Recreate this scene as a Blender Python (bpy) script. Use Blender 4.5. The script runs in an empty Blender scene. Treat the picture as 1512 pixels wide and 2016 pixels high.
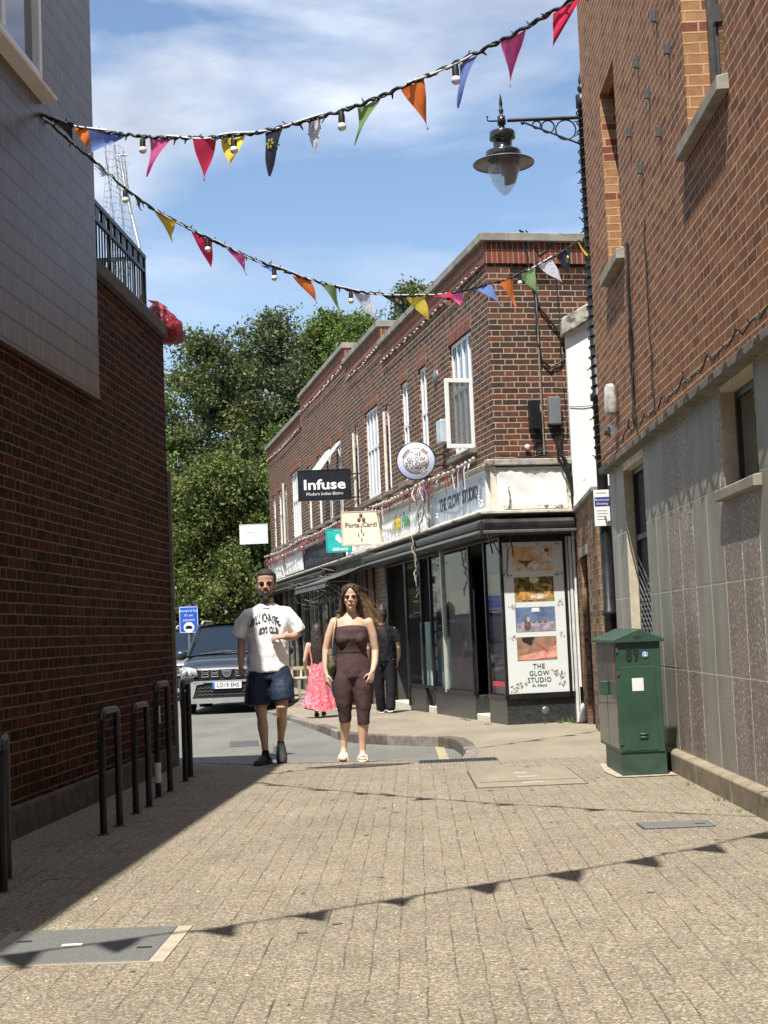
import bpy, bmesh, math, random
import numpy as np
from mathutils import Vector, Matrix
from mathutils.bvhtree import BVHTree
C = bpy.context.scene.collection
SC = bpy.context.scene
rnd = random.Random(7)
# ---------------------------------------------------------------- camera
F = 2900.0; CAMZ = 1.2; PITCH = math.radians(4.70); ROLL = math.radians(2.4)
cam = bpy.data.cameras.new('camera'); camo = bpy.data.objects.new('camera', cam); C.objects.link(camo)
cam.sensor_fit = 'VERTICAL'; cam.sensor_height = 24.0; cam.lens = F/2016*24.0; cam.clip_end = 2000; cam.clip_start = .05
fw = Vector((0, math.cos(PITCH), math.sin(PITCH))); r0 = Vector((1, 0, 0)); u0 = Vector((0, -math.sin(PITCH), math.cos(PITCH)))
rr = math.cos(ROLL)*r0 - math.sin(ROLL)*u0; uu = math.sin(ROLL)*r0 + math.cos(ROLL)*u0
camo.matrix_world = Matrix(((rr.x, uu.x, -fw.x, 0), (rr.y, uu.y, -fw.y, 0), (rr.z, uu.z, -fw.z, CAMZ), (0, 0, 0, 1)))
SC.camera = camo
# ---------------------------------------------------------------- light
SUNV = Vector((.185, .50, -1)).normalized()          # direction the light travels
el = math.asin(-SUNV.z); az = math.atan2(-SUNV.x, -SUNV.y)   # compass bearing of the sun from +Y
sd = bpy.data.lights.new('sun', 'SUN'); sd.energy = 5.0; sd.angle = math.radians(.53); sd.color = (1, .955, .88)
so = bpy.data.objects.new('sun', sd); C.objects.link(so); so.rotation_euler = SUNV.to_track_quat('-Z', 'Y').to_euler()
so.location = (-8, -20, 40)
w = bpy.data.worlds.new('World'); SC.world = w; w.use_nodes = True
nt = w.node_tree; nt.nodes.clear()
def wn(t, **k):
    n = nt.nodes.new(t)
    for a, b in k.items(): setattr(n, a, b)
    return n
sky = wn('ShaderNodeTexSky', sky_type='NISHITA', sun_disc=False, sun_elevation=el, sun_rotation=az, air_density=1.0, dust_density=.6, ozone_density=1.6, altitude=100)
tc = wn('ShaderNodeTexCoord'); mp = wn('ShaderNodeMapping'); mp.inputs['Scale'].default_value = (1.5, 1.5, 4.2); mp.inputs['Location'].default_value = (8.2, 3.3, .6)
mp.inputs['Rotation'].default_value = (0, .1, 0)
nz = wn('ShaderNodeTexNoise'); nz.inputs['Scale'].default_value = 1.9; nz.inputs['Detail'].default_value = 9; nz.inputs['Roughness'].default_value = .52; nz.inputs['Distortion'].default_value = .35
cr = wn('ShaderNodeValToRGB'); cr.color_ramp.elements[0].position = .43; cr.color_ramp.elements[1].position = .66
cr.color_ramp.elements[1].color = (1, 1, 1, 1); cr.color_ramp.elements[0].color = (0, 0, 0, 1)
nz2 = wn('ShaderNodeTexNoise'); nz2.inputs['Scale'].default_value = 4.2; nz2.inputs['Detail'].default_value = 6
cr2 = wn('ShaderNodeValToRGB'); cr2.color_ramp.elements[0].color = (5.6, 5.8, 6.3, 1); cr2.color_ramp.elements[1].color = (11, 11.2, 11.6, 1)
cr2.color_ramp.elements[0].position = .35; cr2.color_ramp.elements[1].position = .65
mx = wn('ShaderNodeMixRGB'); bg = wn('ShaderNodeBackground'); wo = wn('ShaderNodeOutputWorld')
sepw = wn('ShaderNodeSeparateXYZ'); mulw = wn('ShaderNodeMath', operation='MULTIPLY'); rmp = wn('ShaderNodeMapRange')
rmp.inputs[1].default_value = .16; rmp.inputs[2].default_value = .36; rmp.inputs[3].default_value = .12; rmp.inputs[4].default_value = .95
gam = wn('ShaderNodeHueSaturation'); gam.inputs['Saturation'].default_value = 1.0; gam.inputs['Value'].default_value = 1.32
L = nt.links.new
L(tc.outputs['Generated'], mp.inputs[0]); L(mp.outputs[0], nz.inputs['Vector']); L(mp.outputs[0], nz2.inputs['Vector'])
L(nz.outputs['Fac'], cr.inputs[0]); L(nz2.outputs['Fac'], cr2.inputs[0])
L(tc.outputs['Generated'], sepw.inputs[0]); L(sepw.outputs[2], rmp.inputs[0]); L(cr.outputs[0], mulw.inputs[0]); L(rmp.outputs[0], mulw.inputs[1])
L(sky.outputs[0], gam.inputs['Color']); L(gam.outputs[0], mx.inputs[1]); L(cr2.outputs[0], mx.inputs[2]); L(mulw.outputs[0], mx.inputs[0])
L(mx.outputs[0], bg.inputs[0]); bg.inputs[1].default_value = .084; L(bg.outputs[0], wo.inputs[0])
SC.view_settings.view_transform = 'Standard'; SC.view_settings.look = 'None'; SC.view_settings.gamma = 1; SC.view_settings.use_curve_mapping = False
SC.view_settings.exposure = 0.70
# ---------------------------------------------------------------- node DSL
class NT:
    def __init__(s, name):
        s.mat = bpy.data.materials.new(name); s.mat.use_nodes = True; s.t = s.mat.node_tree; s.t.nodes.clear()
        s.out = s.t.nodes.new('ShaderNodeOutputMaterial'); s.b = s.t.nodes.new('ShaderNodeBsdfPrincipled'); s.t.links.new(s.b.outputs[0], s.out.inputs[0])
    def n(s, t, **k):
        n = s.t.nodes.new(t)
        for a, b in k.items(): setattr(n, a, b)
        return n
    def l(s, a, b): s.t.links.new(a, b)
    def setin(s, sock, v):
        if hasattr(v, 'links') or isinstance(v, bpy.types.NodeSocket): s.l(v, sock)
        else: sock.default_value = v
    def m(s, op, a, b=None, c=None, clamp=False):
        n = s.n('ShaderNodeMath', operation=op, use_clamp=clamp); s.setin(n.inputs[0], a)
        if b is not None: s.setin(n.inputs[1], b)
        if c is not None: s.setin(n.inputs[2], c)
        return n.outputs[0]
    def ramp(s, fac, stops, interp='LINEAR'):
        n = s.n('ShaderNodeValToRGB'); r = n.color_ramp; r.interpolation = interp
        while len(r.elements) < len(stops): r.elements.new(.5)
        for e, (p, c) in zip(r.elements, stops): e.position = p; e.color = (*c, 1) if len(c) == 3 else c
        s.l(fac, n.inputs[0]); return n.outputs[0]
    def mix(s, f, a, b, mode='MIX'):
        n = s.n('ShaderNodeMixRGB', blend_type=mode); s.setin(n.inputs[0], f)
        s.setin(n.inputs[1], (*a, 1) if isinstance(a, tuple) and len(a) == 3 else a); s.setin(n.inputs[2], (*b, 1) if isinstance(b, tuple) and len(b) == 3 else b)
        return n.outputs[0]
    def noise(s, vec, scale, detail=4, rough=.55, dist=0):
        n = s.n('ShaderNodeTexNoise'); n.inputs['Scale'].default_value = scale; n.inputs['Detail'].default_value = detail
        n.inputs['Roughness'].default_value = rough; n.inputs['Distortion'].default_value = dist
        if vec is not None: s.l(vec, n.inputs['Vector'])
        return n.outputs['Fac']
    def obj(s): return s.n('ShaderNodeTexCoord').outputs['Object']
    def uv(s): return s.n('ShaderNodeTexCoord').outputs['UV']
    def geo(s): return s.n('ShaderNodeNewGeometry').outputs['Position']
    def scale(s, v, xyz):
        n = s.n('ShaderNodeMapping'); n.inputs['Scale'].default_value = xyz; s.l(v, n.inputs[0]); return n.outputs[0]
    def bump(s, h, strength=.5, dist=.01):
        n = s.n('ShaderNodeBump'); n.inputs['Strength'].default_value = strength; n.inputs['Distance'].default_value = dist
        s.l(h, n.inputs['Height']); s.l(n.outputs[0], s.b.inputs['Normal'])
    def set(s, **k):
        for a, v in k.items(): s.setin(s.b.inputs[{'col': 'Base Color', 'rough': 'Roughness', 'metal': 'Metallic', 'spec': 'Specular IOR Level', 'alpha': 'Alpha', 'trans': 'Transmission Weight', 'ior': 'IOR', 'sss': 'Subsurface Weight', 'coat': 'Coat Weight'}[a]], (*v, 1) if isinstance(v, tuple) and len(v) == 3 and a == 'col' else v)
        return s
MATS = {}
def mat(name, col, rough=.6, metal=0, var=.12, vs=6, bump=0, bs=40, spec=.5, coat=0, wear=None, space='obj'):
    """plain procedural material: mottled colour, roughness variation and fine bump"""
    if name in MATS: return MATS[name]
    t = NT(name); o = t.obj() if space == 'obj' else t.geo()
    n1 = t.noise(o, vs, 6, .6)
    lo = tuple(max(0, c*(1-var*1.6)) for c in col); hi = tuple(min(1, c*(1+var*1.6)) for c in col)
    c = t.ramp(n1, [(.3, lo), (.7, hi)])
    if wear:
        n2 = t.noise(o, wear[1], 8, .7); f = t.ramp(n2, [(wear[2], (0, 0, 0)), (wear[2]+.08, (1, 1, 1))]); c = t.mix(f, c, wear[0])
    t.set(col=c, metal=metal, spec=spec, coat=coat)
    t.l(t.m('ADD', rough-.06, t.m('MULTIPLY', n1, .12)), t.b.inputs['Roughness'])
    if bump: t.bump(t.noise(o, bs, 5, .6), bump, .004)
    MATS[name] = t.mat; return t.mat
def brick(name, cols, mortar, spec=.3, bw=.215, bh=.065, m=.010, header=True, rot=False, mb=.6, wob=.0035, rough=.85, mott=.5, stain=None, mvar=.25):
    """brickwork from the surface's metric UV: Flemish (header) or stretcher bond, each brick its own tone"""
    if name in MATS: return MATS[name]
    t = NT(name); uv = t.uv(); geo = t.geo()
    wobn = t.n('ShaderNodeTexNoise'); wobn.inputs['Scale'].default_value = 7; wobn.inputs['Detail'].default_value = 3; t.l(uv, wobn.inputs['Vector'])
    sw = t.n('ShaderNodeSeparateColor'); t.l(wobn.outputs['Color'], sw.inputs[0])
    sx = t.n('ShaderNodeSeparateXYZ'); t.l(uv, sx.inputs[0])
    U, V = (sx.outputs[1], sx.outputs[0]) if rot else (sx.outputs[0], sx.outputs[1])
    U = t.m('ADD', U, t.m('MULTIPLY', t.m('SUBTRACT', sw.outputs[0], .5), wob*3)); V = t.m('ADD', V, t.m('MULTIPLY', t.m('SUBTRACT', sw.outputs[1], .5), wob*3))
    rowH = bh+m; P = (bw+m)*1.5 if header else (bw+m)
    r = t.m('FLOOR', t.m('DIVIDE', V, rowH)); vl = t.m('SUBTRACT', V, t.m('MULTIPLY', r, rowH))
    jit = t.m('MULTIPLY', t.m('FRACT', t.m('MULTIPLY', t.m('SINE', t.m('MULTIPLY', r, 12.9898)), 437.5)), .03 if not rot else 0)
    X = t.m('ADD', t.m('ADD', U, jit), t.m('MULTIPLY', t.m('PINGPONG', r, 1), 0 if rot else P/2))
    k = t.m('FLOOR', t.m('DIVIDE', X, P)); xl = t.m('SUBTRACT', X, t.m('MULTIPLY', k, P))
    if header:
        S = t.m('GREATER_THAN', xl, bw+m); l = t.m('SUBTRACT', xl, t.m('MULTIPLY', S, bw+m)); W = t.m('SUBTRACT', bw+m, t.m('MULTIPLY', S, (bw+m)/2)); idn = t.m('ADD', t.m('MULTIPLY', k, 2), S)
    else: l = xl; W = bw+m; idn = k
    e = t.m('MINIMUM', t.m('MINIMUM', t.m('SUBTRACT', l, m*.5), t.m('SUBTRACT', t.m('SUBTRACT', W, m*.5), l)), t.m('MINIMUM', t.m('SUBTRACT', vl, m*.5), t.m('SUBTRACT', rowH-m*.5, vl)))
    mk = t.n('ShaderNodeMapRange', interpolation_type='SMOOTHSTEP'); mk.inputs[1].default_value = -.0015; mk.inputs[2].default_value = .003; t.l(e, mk.inputs[0]); mk = mk.outputs[0]
    cv = t.n('ShaderNodeCombineXYZ'); t.l(idn, cv.inputs[0]); t.l(r, cv.inputs[1])
    wn_ = t.n('ShaderNodeTexWhiteNoise', noise_dimensions='3D'); t.l(cv.outputs[0], wn_.inputs['Vector'])
    stops = [(i/len(cols), c) for i, c in enumerate(cols)]
    bc = t.ramp(wn_.outputs['Value'], stops, 'CONSTANT')
    big = t.noise(geo, 1.3, 5, .6); fine = t.noise(geo, 90, 4, .7)
    bc = t.mix(mott, bc, t.ramp(t.noise(geo, 14, 6, .65), [(.3, (.55, .55, .55)), (.7, (1.3, 1.3, 1.3))]), 'MULTIPLY')
    bc = t.mix(.35, bc, t.ramp(fine, [(.3, (.6, .6, .6)), (.7, (1.35, 1.35, 1.35))]), 'MULTIPLY')
    mc = t.mix(1, mortar, t.ramp(t.noise(geo, 5, 5, .6), [(.3, (1-mvar,)*3), (.7, (1+mvar,)*3)]), 'MULTIPLY')
    col = t.mix(mk, mc, bc)
    if stain:
        f = t.ramp(big, [(stain[1], (0, 0, 0)), (stain[1]+.2, (1, 1, 1))]); col = t.mix(t.m('MULTIPLY', f, stain[2]), col, stain[0])
    t.set(col=col, rough=rough, spec=spec)
    t.bump(t.m('ADD', mk, t.m('MULTIPLY', fine, .35)), mb, .006)
    MATS[name] = t.mat; return t.mat
# ---------------------------------------------------------------- mesh builder
class MB:
    def __init__(s, M=None): s.v = []; s.f = []; s.uv = []; s.mi = []; s.s = []; s.M = M or Matrix()
    def _uv(s, P):
        n = Vector((0, 0, 0))
        for i in range(len(P)):
            a, b = P[i], P[(i+1) % len(P)]; n += Vector(((a[1]-b[1])*(a[2]+b[2]), (a[2]-b[2])*(a[0]+b[0]), (a[0]-b[0])*(a[1]+b[1])))
        ax, ay, azz = abs(n.x), abs(n.y), abs(n.z)
        if azz >= ax and azz >= ay: return [(p[0], p[1]) for p in P]
        if ax > ay: return [(p[1], p[2]) for p in P]
        return [(p[0], p[2]) for p in P]
    def face(s, P, m=0, uv=None, sm=False):
        i = len(s.v); s.v += [s.M @ Vector(p) for p in P]; s.f.append(tuple(range(i, i+len(P)))); s.uv += (uv or s._uv(P)); s.mi.append(m); s.s.append(sm)
    def mesh(s, V, Fs, m=0, sm=True, uvf=None):
        i = len(s.v); s.v += [s.M @ Vector(p) for p in V]
        for f in Fs:
            s.f.append(tuple(i+j for j in f)); s.uv += (s._uv([V[j] for j in f]) if uvf is None else [uvf(V[j]) for j in f]); s.mi.append(m); s.s.append(sm)
    def box(s, x0, x1, y0, y1, z0, z1, m=0, skip=''):
        if x0 > x1: x0, x1 = x1, x0
        if y0 > y1: y0, y1 = y1, y0
        if z0 > z1: z0, z1 = z1, z0
        V = [(x0, y0, z0), (x1, y0, z0), (x1, y1, z0), (x0, y1, z0), (x0, y0, z1), (x1, y0, z1), (x1, y1, z1), (x0, y1, z1)]
        s.mesh(V, [f for k, f in dict(b=(3, 2, 1, 0), t=(4, 5, 6, 7), f=(0, 1, 5, 4), r=(1, 2, 6, 5), k=(2, 3, 7, 6), l=(3, 0, 4, 7)).items() if k not in skip], m, False)
    def prism(s, poly, a, b, axis='z', m=0):
        """extrude polygon (2D) between a and b along axis"""
        def P(p, h): return (p[0], p[1], h) if axis == 'z' else ((h, p[0], p[1]) if axis == 'x' else (p[0], h, p[1]))
        n = len(poly); V = [P(p, a) for p in poly]+[P(p, b) for p in poly]
        s.mesh(V, [tuple(range(n))[::-1], tuple(range(n, 2*n))]+[(i, (i+1) % n, n+(i+1) % n, n+i) for i in range(n)], m, False)
    def tube(s, pts, r, n=8, m=0, cap=True, sm=True, flat=1):
        pts = [Vector(p) for p in pts]; R = r if isinstance(r, (list, tuple)) else [r]*len(pts); V = []; Fs = []
        up = Vector((0, 0, 1))
        for i, p in enumerate(pts):
            t = (pts[min(i+1, len(pts)-1)]-pts[max(i-1, 0)]).normalized()
            a = t.cross(up)
            if a.length < .05: a = t.cross(Vector((0, 1, 0)))
            a.normalize(); b = t.cross(a)
            for k in range(n):
                q = 2*math.pi*k/n; V.append(p+(a*math.cos(q)+b*math.sin(q)*flat)*R[i])
            if i: Fs += [((i-1)*n+k, (i-1)*n+(k+1) % n, i*n+(k+1) % n, i*n+k) for k in range(n)]
        s.mesh(V, Fs, m, sm)
        if cap:
            s.mesh(V[:n], [tuple(range(n))], m, False); s.mesh(V[-n:], [tuple(range(n))[::-1]], m, False)
    def lathe(s, prof, o=(0, 0, 0), n=20, m=0, sm=True, axis='z', sx=1, sy=1):
        V = []; Fs = []; o = Vector(o)
        for r, z in prof:
            for k in range(n):
                q = 2*math.pi*k/n; d = (r*math.cos(q)*sx, r*math.sin(q)*sy, z) if axis == 'z' else ((r*math.cos(q), z, r*math.sin(q)) if axis == 'y' else (z, r*math.cos(q), r*math.sin(q)))
                V.append(o+Vector(d))
        for i in range(1, len(prof)): Fs += [((i-1)*n+k, (i-1)*n+(k+1) % n, i*n+(k+1) % n, i*n+k) for k in range(n)]
        s.mesh(V, Fs, m, sm)
    def ball(s, c, r, n=12, m=0, sc=(1, 1, 1)):
        V = []; Fs = []; k2 = n//2
        for i in range(k2+1):
            a = math.pi*i/k2
            for k in range(n):
                q = 2*math.pi*k/n; V.append((c[0]+r*sc[0]*math.sin(a)*math.cos(q), c[1]+r*sc[1]*math.sin(a)*math.sin(q), c[2]+r*sc[2]*math.cos(a)))
            if i: Fs += [((i-1)*n+k, (i-1)*n+(k+1) % n, i*n+(k+1) % n, i*n+k) for k in range(n)]
        s.mesh(V, Fs, m)
    def build(s, name, mats, parent=None, loc=None, bev=0, seg=1, weld=False, **props):
        me = bpy.data.meshes.new(name); me.from_pydata([tuple(v) for v in s.v], [], s.f)
        uvl = me.uv_layers.new(name='UVMap'); uvl.data.foreach_set('uv', np.array(s.uv, dtype=np.float32).ravel())
        me.polygons.foreach_set('material_index', s.mi); me.polygons.foreach_set('use_smooth', s.s)
        for m in (mats if isinstance(mats, (list, tuple)) else [mats]): me.materials.append(m)
        if weld:
            bm = bmesh.new(); bm.from_mesh(me); bmesh.ops.remove_doubles(bm, verts=bm.verts, dist=1e-5); bmesh.ops.recalc_face_normals(bm, faces=bm.faces); bm.to_mesh(me); bm.free()
        me.update(); o = bpy.data.objects.new(name, me); C.objects.link(o)
        if parent is not None: o.parent = parent
        if loc: o.location = loc
        if bev:
            md = o.modifiers.new('bevel', 'BEVEL'); md.width = bev; md.segments = seg; md.limit_method = 'ANGLE'; md.angle_limit = .7
        for k, v in props.items(): o[k] = v
        return o
def thing(name, label, cat, loc=(0, 0, 0), rotz=0, group=None):
    o = bpy.data.objects.new(name, None); C.objects.link(o); o.location = loc; o.rotation_euler = (0, 0, rotz); o.empty_display_size = .2
    o['label'] = label; o['category'] = cat
    if group: o['group'] = group
    return o
def tag(o, label, cat, group=None):
    o['label'] = label; o['category'] = cat
    if group: o['group'] = group
    return o
def struct(o, kind='structure'): o['kind'] = kind; return o
def copy_tree(o, parent=None):
    c = o.copy(); C.objects.link(c); c.parent = parent
    for ch in list(o.children): copy_tree(ch, c)
    return c
def text_me(s, size, ext=.002, off=0, sx=1, align='CENTER', shear=0, sp=1):
    cu = bpy.data.curves.new('lettering', 'FONT'); cu.body = s; cu.size = size; cu.extrude = ext; cu.offset = off; cu.align_x = align; cu.align_y = 'CENTER'; cu.resolution_u = 2; cu.shear = shear; cu.space_character = sp
    o = bpy.data.objects.new('t', cu); C.objects.link(o); bpy.context.view_layer.update()
    me = bpy.data.meshes.new_from_object(o.evaluated_get(bpy.context.evaluated_depsgraph_get())); bpy.data.objects.remove(o); bpy.data.curves.remove(cu)
    if sx != 1: me.transform(Matrix.Diagonal((sx, 1, 1, 1)))
    return me
def text(mb, s, size, M, m=0, **k):
    """add lettering (lying in local XY, facing local +Z) transformed by M into builder mb"""
    me = text_me(s, size, **k); me.transform(M)
    mb.mesh([tuple(v.co) for v in me.vertices], [tuple(p.vertices) for p in me.polygons], m, False); bpy.data.meshes.remove(me)
def frame(o, x, y):   # matrix whose local X, Y are the given axes, Z their cross
    x = Vector(x).normalized(); y = Vector(y).normalized(); z = x.cross(y); return Matrix(((x.x, y.x, z.x, o[0]), (x.y, y.y, z.y, o[1]), (x.z, y.z, z.z, o[2]), (0, 0, 0, 1)))
def wall_grid(mb, u0, u1, z0, z1, holes, w=0, depth=.12, m=0, rm=None, zf=None, uf=None):
    """wall in local (u, z) at y=w with rectangular holes (ua,ub,za,zb[,depth]) and reveals going back (-y)"""
    us = sorted({u0, u1, *[h[0] for h in holes], *[h[1] for h in holes], *(uf or [])}); zs = sorted({z0, z1, *[h[2] for h in holes], *[h[3] for h in holes], *(zf or [])})
    us = [u for u in us if u0 <= u <= u1]; zs = [z for z in zs if z0 <= z <= z1]
    for a, b in zip(us, us[1:]):
        for c, d in zip(zs, zs[1:]):
            cu, cz = (a+b)/2, (c+d)/2
            if any(h[0] < cu < h[1] and h[2] < cz < h[3] for h in holes): continue
            mb.face([(a, w, c), (b, w, c), (b, w, d), (a, w, d)], m)
    for h in holes:
        a, b, c, d = h[:4]; D = h[4] if len(h) > 4 else depth; q = rm if rm is not None else m
        for P in ([(a, w, c), (a, w-D, c), (a, w-D, d), (a, w, d)], [(b, w-D, c), (b, w, c), (b, w, d), (b, w-D, d)], [(a, w, d), (a, w-D, d), (b, w-D, d), (b, w, d)], [(a, w, c), (b, w, c), (b, w-D, c), (a, w-D, c)]): mb.face(P, q)
# ---------------------------------------------------------------- shared materials
M_black = mat('black_paint', (.012, .012, .013), .35, 0, .3, 20, .15, 120)
M_blackmetal = mat('weathered_black_iron', (.016, .017, .018), .42, .2, .35, 9, .25, 90, wear=((.10, .085, .07), 22, .66))
M_white = mat('white_upvc', (.80, .80, .78), .35, 0, .04, 3)
M_wpaint = mat('white_paint_dirty', (.76, .74, .69), .55, 0, .07, 4, .2, 30, wear=((.28, .22, .14), 9, .69))
M_stone = mat('concrete_stone', (.27, .245, .20), .85, 0, .22, 5, .6, 70, wear=((.10, .10, .085), 6, .6))
M_coping = mat('coping_stone', (.25, .235, .20), .9, 0, .2, 4, .6, 60, wear=((.09, .09, .075), 5, .56))
M_lead = mat('dark_lead', (.07, .07, .072), .6, .2, .2, 7, .2, 30)
M_dark = mat('dark_interior', (.012, .012, .013), .8, 0, .3, 3)
M_grey = mat('grey_metal', (.22, .23, .24), .4, .6, .1, 6, .1, 60)
M_cable = mat('black_cable', (.014, .014, .014), .5)
def glassmat(name, col=(.02, .025, .03), rough=.04, alpha=1.0):
    t = NT(name); t.set(col=col, rough=rough, spec=1.0, ior=1.5, alpha=alpha, coat=.4); t.bump(t.noise(t.obj(), 1.3, 2), .03, .02); return t.mat
M_glass = glassmat('window_glass', (.045, .05, .055))
M_glass_t = glassmat('clear_shop_glass', (.015, .02, .022), .03, .28)
M_glass_s = glassmat('car_glass', (.012, .016, .022), .03)
# ================================================================ GROUND
def pavers(name, la, lb, moss=.0):
    t = NT(name); o = t.geo(); sx = t.n('ShaderNodeSeparateXYZ'); t.l(o, sx.inputs[0])
    wob = t.n('ShaderNodeTexNoise'); wob.inputs['Scale'].default_value = 1.6; t.l(o, wob.inputs['Vector']); sw = t.n('ShaderNodeSeparateColor'); t.l(wob.outputs['Color'], sw.inputs[0])
    X = t.m('ADD', t.m('SUBTRACT', sx.outputs[0], t.m('MULTIPLY', sx.outputs[1], .018)), t.m('MULTIPLY', sw.outputs[0], .02)); Y = sx.outputs[1]
    a, b = .103, .205
    c = t.m('FLOOR', t.m('DIVIDE', X, a)); xl = t.m('SUBTRACT', X, t.m('MULTIPLY', c, a))
    Y2 = t.m('ADD', Y, t.m('ADD', t.m('MULTIPLY', t.m('PINGPONG', c, 1), b/2), t.m('MULTIPLY', t.m('FRACT', t.m('MULTIPLY', t.m('SINE', t.m('MULTIPLY', c, 78.2)), 91.7)), .02)))
    r = t.m('FLOOR', t.m('DIVIDE', Y2, b)); yl = t.m('SUBTRACT', Y2, t.m('MULTIPLY', r, b))
    ex = t.m('MINIMUM', xl, t.m('SUBTRACT', a, xl)); ey = t.m('MINIMUM', yl, t.m('SUBTRACT', b, yl))
    e = t.m('MINIMUM', ex, t.m('ADD', ey, .0028))
    mk = t.n('ShaderNodeMapRange', interpolation_type='SMOOTHSTEP'); mk.inputs[1].default_value = .0010; mk.inputs[2].default_value = .0060; t.l(e, mk.inputs[0]); mk = mk.outputs[0]
    cv = t.n('ShaderNodeCombineXYZ'); t.l(c, cv.inputs[0]); t.l(r, cv.inputs[1]); wn_ = t.n('ShaderNodeTexWhiteNoise', noise_dimensions='3D'); t.l(cv.outputs[0], wn_.inputs['Vector'])
    cv2 = t.n('ShaderNodeCombineXYZ'); t.l(t.m('FLOOR', t.m('DIVIDE', t.m('ADD', X, a/2), a)), cv2.inputs[0]); t.l(t.m('FLOOR', t.m('DIVIDE', Y2, b/2)), cv2.inputs[1]); w2n = t.n('ShaderNodeTexWhiteNoise', noise_dimensions='3D'); t.l(cv2.outputs[0], w2n.inputs['Vector']); wn2 = w2n.outputs['Value']
    vo = t.n('ShaderNodeTexVoronoi'); vo.inputs['Scale'].default_value = 125; t.l(o, vo.inputs['Vector']); vs_ = t.n('ShaderNodeSeparateColor'); t.l(vo.outputs['Color'], vs_.inputs[0]); sp = vs_.outputs[0]; sp2 = t.noise(o, 75, 4, .7); big = t.noise(o, .9, 6, .65); mid = t.noise(o, 3.5, 5, .6)
    v = t.ramp(wn_.outputs['Value'], [(0, la), (.5, tuple((x+y)/2 for x, y in zip(la, lb))), (1, lb)])
    v = t.mix(.95, v, t.ramp(sp, [(0, (.48, .46, .42)), (.35, (.82, .81, .79)), (.72, (1.08, 1.08, 1.06)), (.9, (1.45, 1.42, 1.34)), (1, (1.95, 1.9, 1.78))]), 'MULTIPLY')
    v = t.mix(.6, v, t.ramp(sp2, [(.35, (.66, .65, .62)), (.65, (1.3, 1.3, 1.28))]), 'MULTIPLY')
    v = t.mix(.8, v, t.ramp(big, [(.35, (.88, .87, .85)), (.65, (1.08, 1.08, 1.06))]), 'MULTIPLY')
    v = t.mix(.5, v, t.ramp(mid, [(.3, (.8, .8, .78)), (.6, (1.1, 1.1, 1.1))]), 'MULTIPLY')
    grime = t.ramp(t.noise(o, 26, 4, .7), [(.60, (0, 0, 0)), (.68, (1, 1, 1))]); v = t.mix(t.m('MULTIPLY', grime, .25), v, (.07, .06, .045))
    jn = t.m('MULTIPLY', t.ramp(t.noise(o, 5, 4, .6), [(.3, (.35,)*3), (.6, (1,)*3)]), t.ramp(t.n('ShaderNodeTexWhiteNoise', noise_dimensions='3D').outputs['Value'], [(0, (.1,)*3), (1, (1,)*3)]) if False else t.ramp(wn2, [(.25, (.12,)*3), (.75, (1,)*3)]))
    jf = t.m('SUBTRACT', 1, t.m('MULTIPLY', t.m('SUBTRACT', 1, mk), t.m('MULTIPLY', jn, .88)))
    # the long joints read stronger than the butt joints
    col = t.mix(jf, (.06, .048, .032), v)
    t.set(col=col, rough=.88, spec=.25); t.bump(t.m('ADD', t.m('MULTIPLY', jf, 1.2), t.m('MULTIPLY', sp2, .5)), .55, .004)
    return t.mat
M_pave = pavers('buff_block_paving', (.228, .197, .156), (.246, .214, .170))
def asphalt(name, c, k=1):
    t = NT(name); o = t.geo(); f = t.noise(o, 160, 3, .8); g = t.noise(o, .7, 6, .6); h = t.noise(t.scale(o, (1, .25, 1)), 2.2, 5, .6)
    v = t.mix(1, c, t.ramp(f, [(.35, (.6,)*3), (.65, (1.55,)*3)]), 'MULTIPLY'); v = t.mix(.8, v, t.ramp(g, [(.3, (.8,)*3), (.7, (1.2, 1.18, 1.12))]), 'MULTIPLY'); v = t.mix(.5, v, t.ramp(h, [(.35, (.75,)*3), (.65, (1.15,)*3)]), 'MULTIPLY')
    t.set(col=v, rough=.85, spec=.3); t.bump(f, .5, .004); return t.mat
M_road = asphalt('worn_grey_asphalt', (.145, .142, .128)); M_foot = asphalt('buff_footway', (.235, .205, .155)); M_kerb = mat('granite_kerb', (.20, .175, .145), .8, 0, .25, 9, .5, 80)
M_kerbd = mat('stained_kerb', (.11, .085, .068), .85, 0, .35, 12, .5, 80)
RZ = -.12
b = MB(); b.face([(-600, -600, RZ-.02), (600, -600, RZ-.02), (600, 900, RZ-.02), (-600, 900, RZ-.02)]); struct(b.build('ground', asphalt('far_asphalt', (.10, .10, .092))))
b = MB(); b.face([(-14, 13, RZ), (2.5, 13, RZ), (2.5, 60, RZ), (-14, 60, RZ)]); struct(b.build('road', M_road))
EDGE = [(-2.9, 14.98), (-2.01, 14.80), (-1.36, 14.40), (-.76, 14.27), (-.08, 14.15), (.25, 13.98), (.62, 13.90)]
# alley paving slab (solid step 0.18 m above the road)
ALLEY = [(-4.0, -6), (3.2, -6), (3.2, 13.6), (.62, 13.6)]+EDGE[::-1]+[(-4.0, 14.98)]
b = MB(); b.prism(ALLEY[::1], -.5, 0); struct(b.build('alley_paving', [M_pave], weld=True))
KERB = [(.62, 13.9), (.71, 14.7), (.71, 15.9), (.66, 16.6), (.50, 16.98), (.27, 17.25), (-.09, 17.6), (-.46, 18.1), (-.72, 18.9), (-.93, 20.1), (-1.32, 22.0), (-1.80, 24.3), (-2.6, 28.2), (-5.6, 42.5), (-7.5, 52)]
def pz(y): return -max(0, min(.1, .01*(y-17)))
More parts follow.
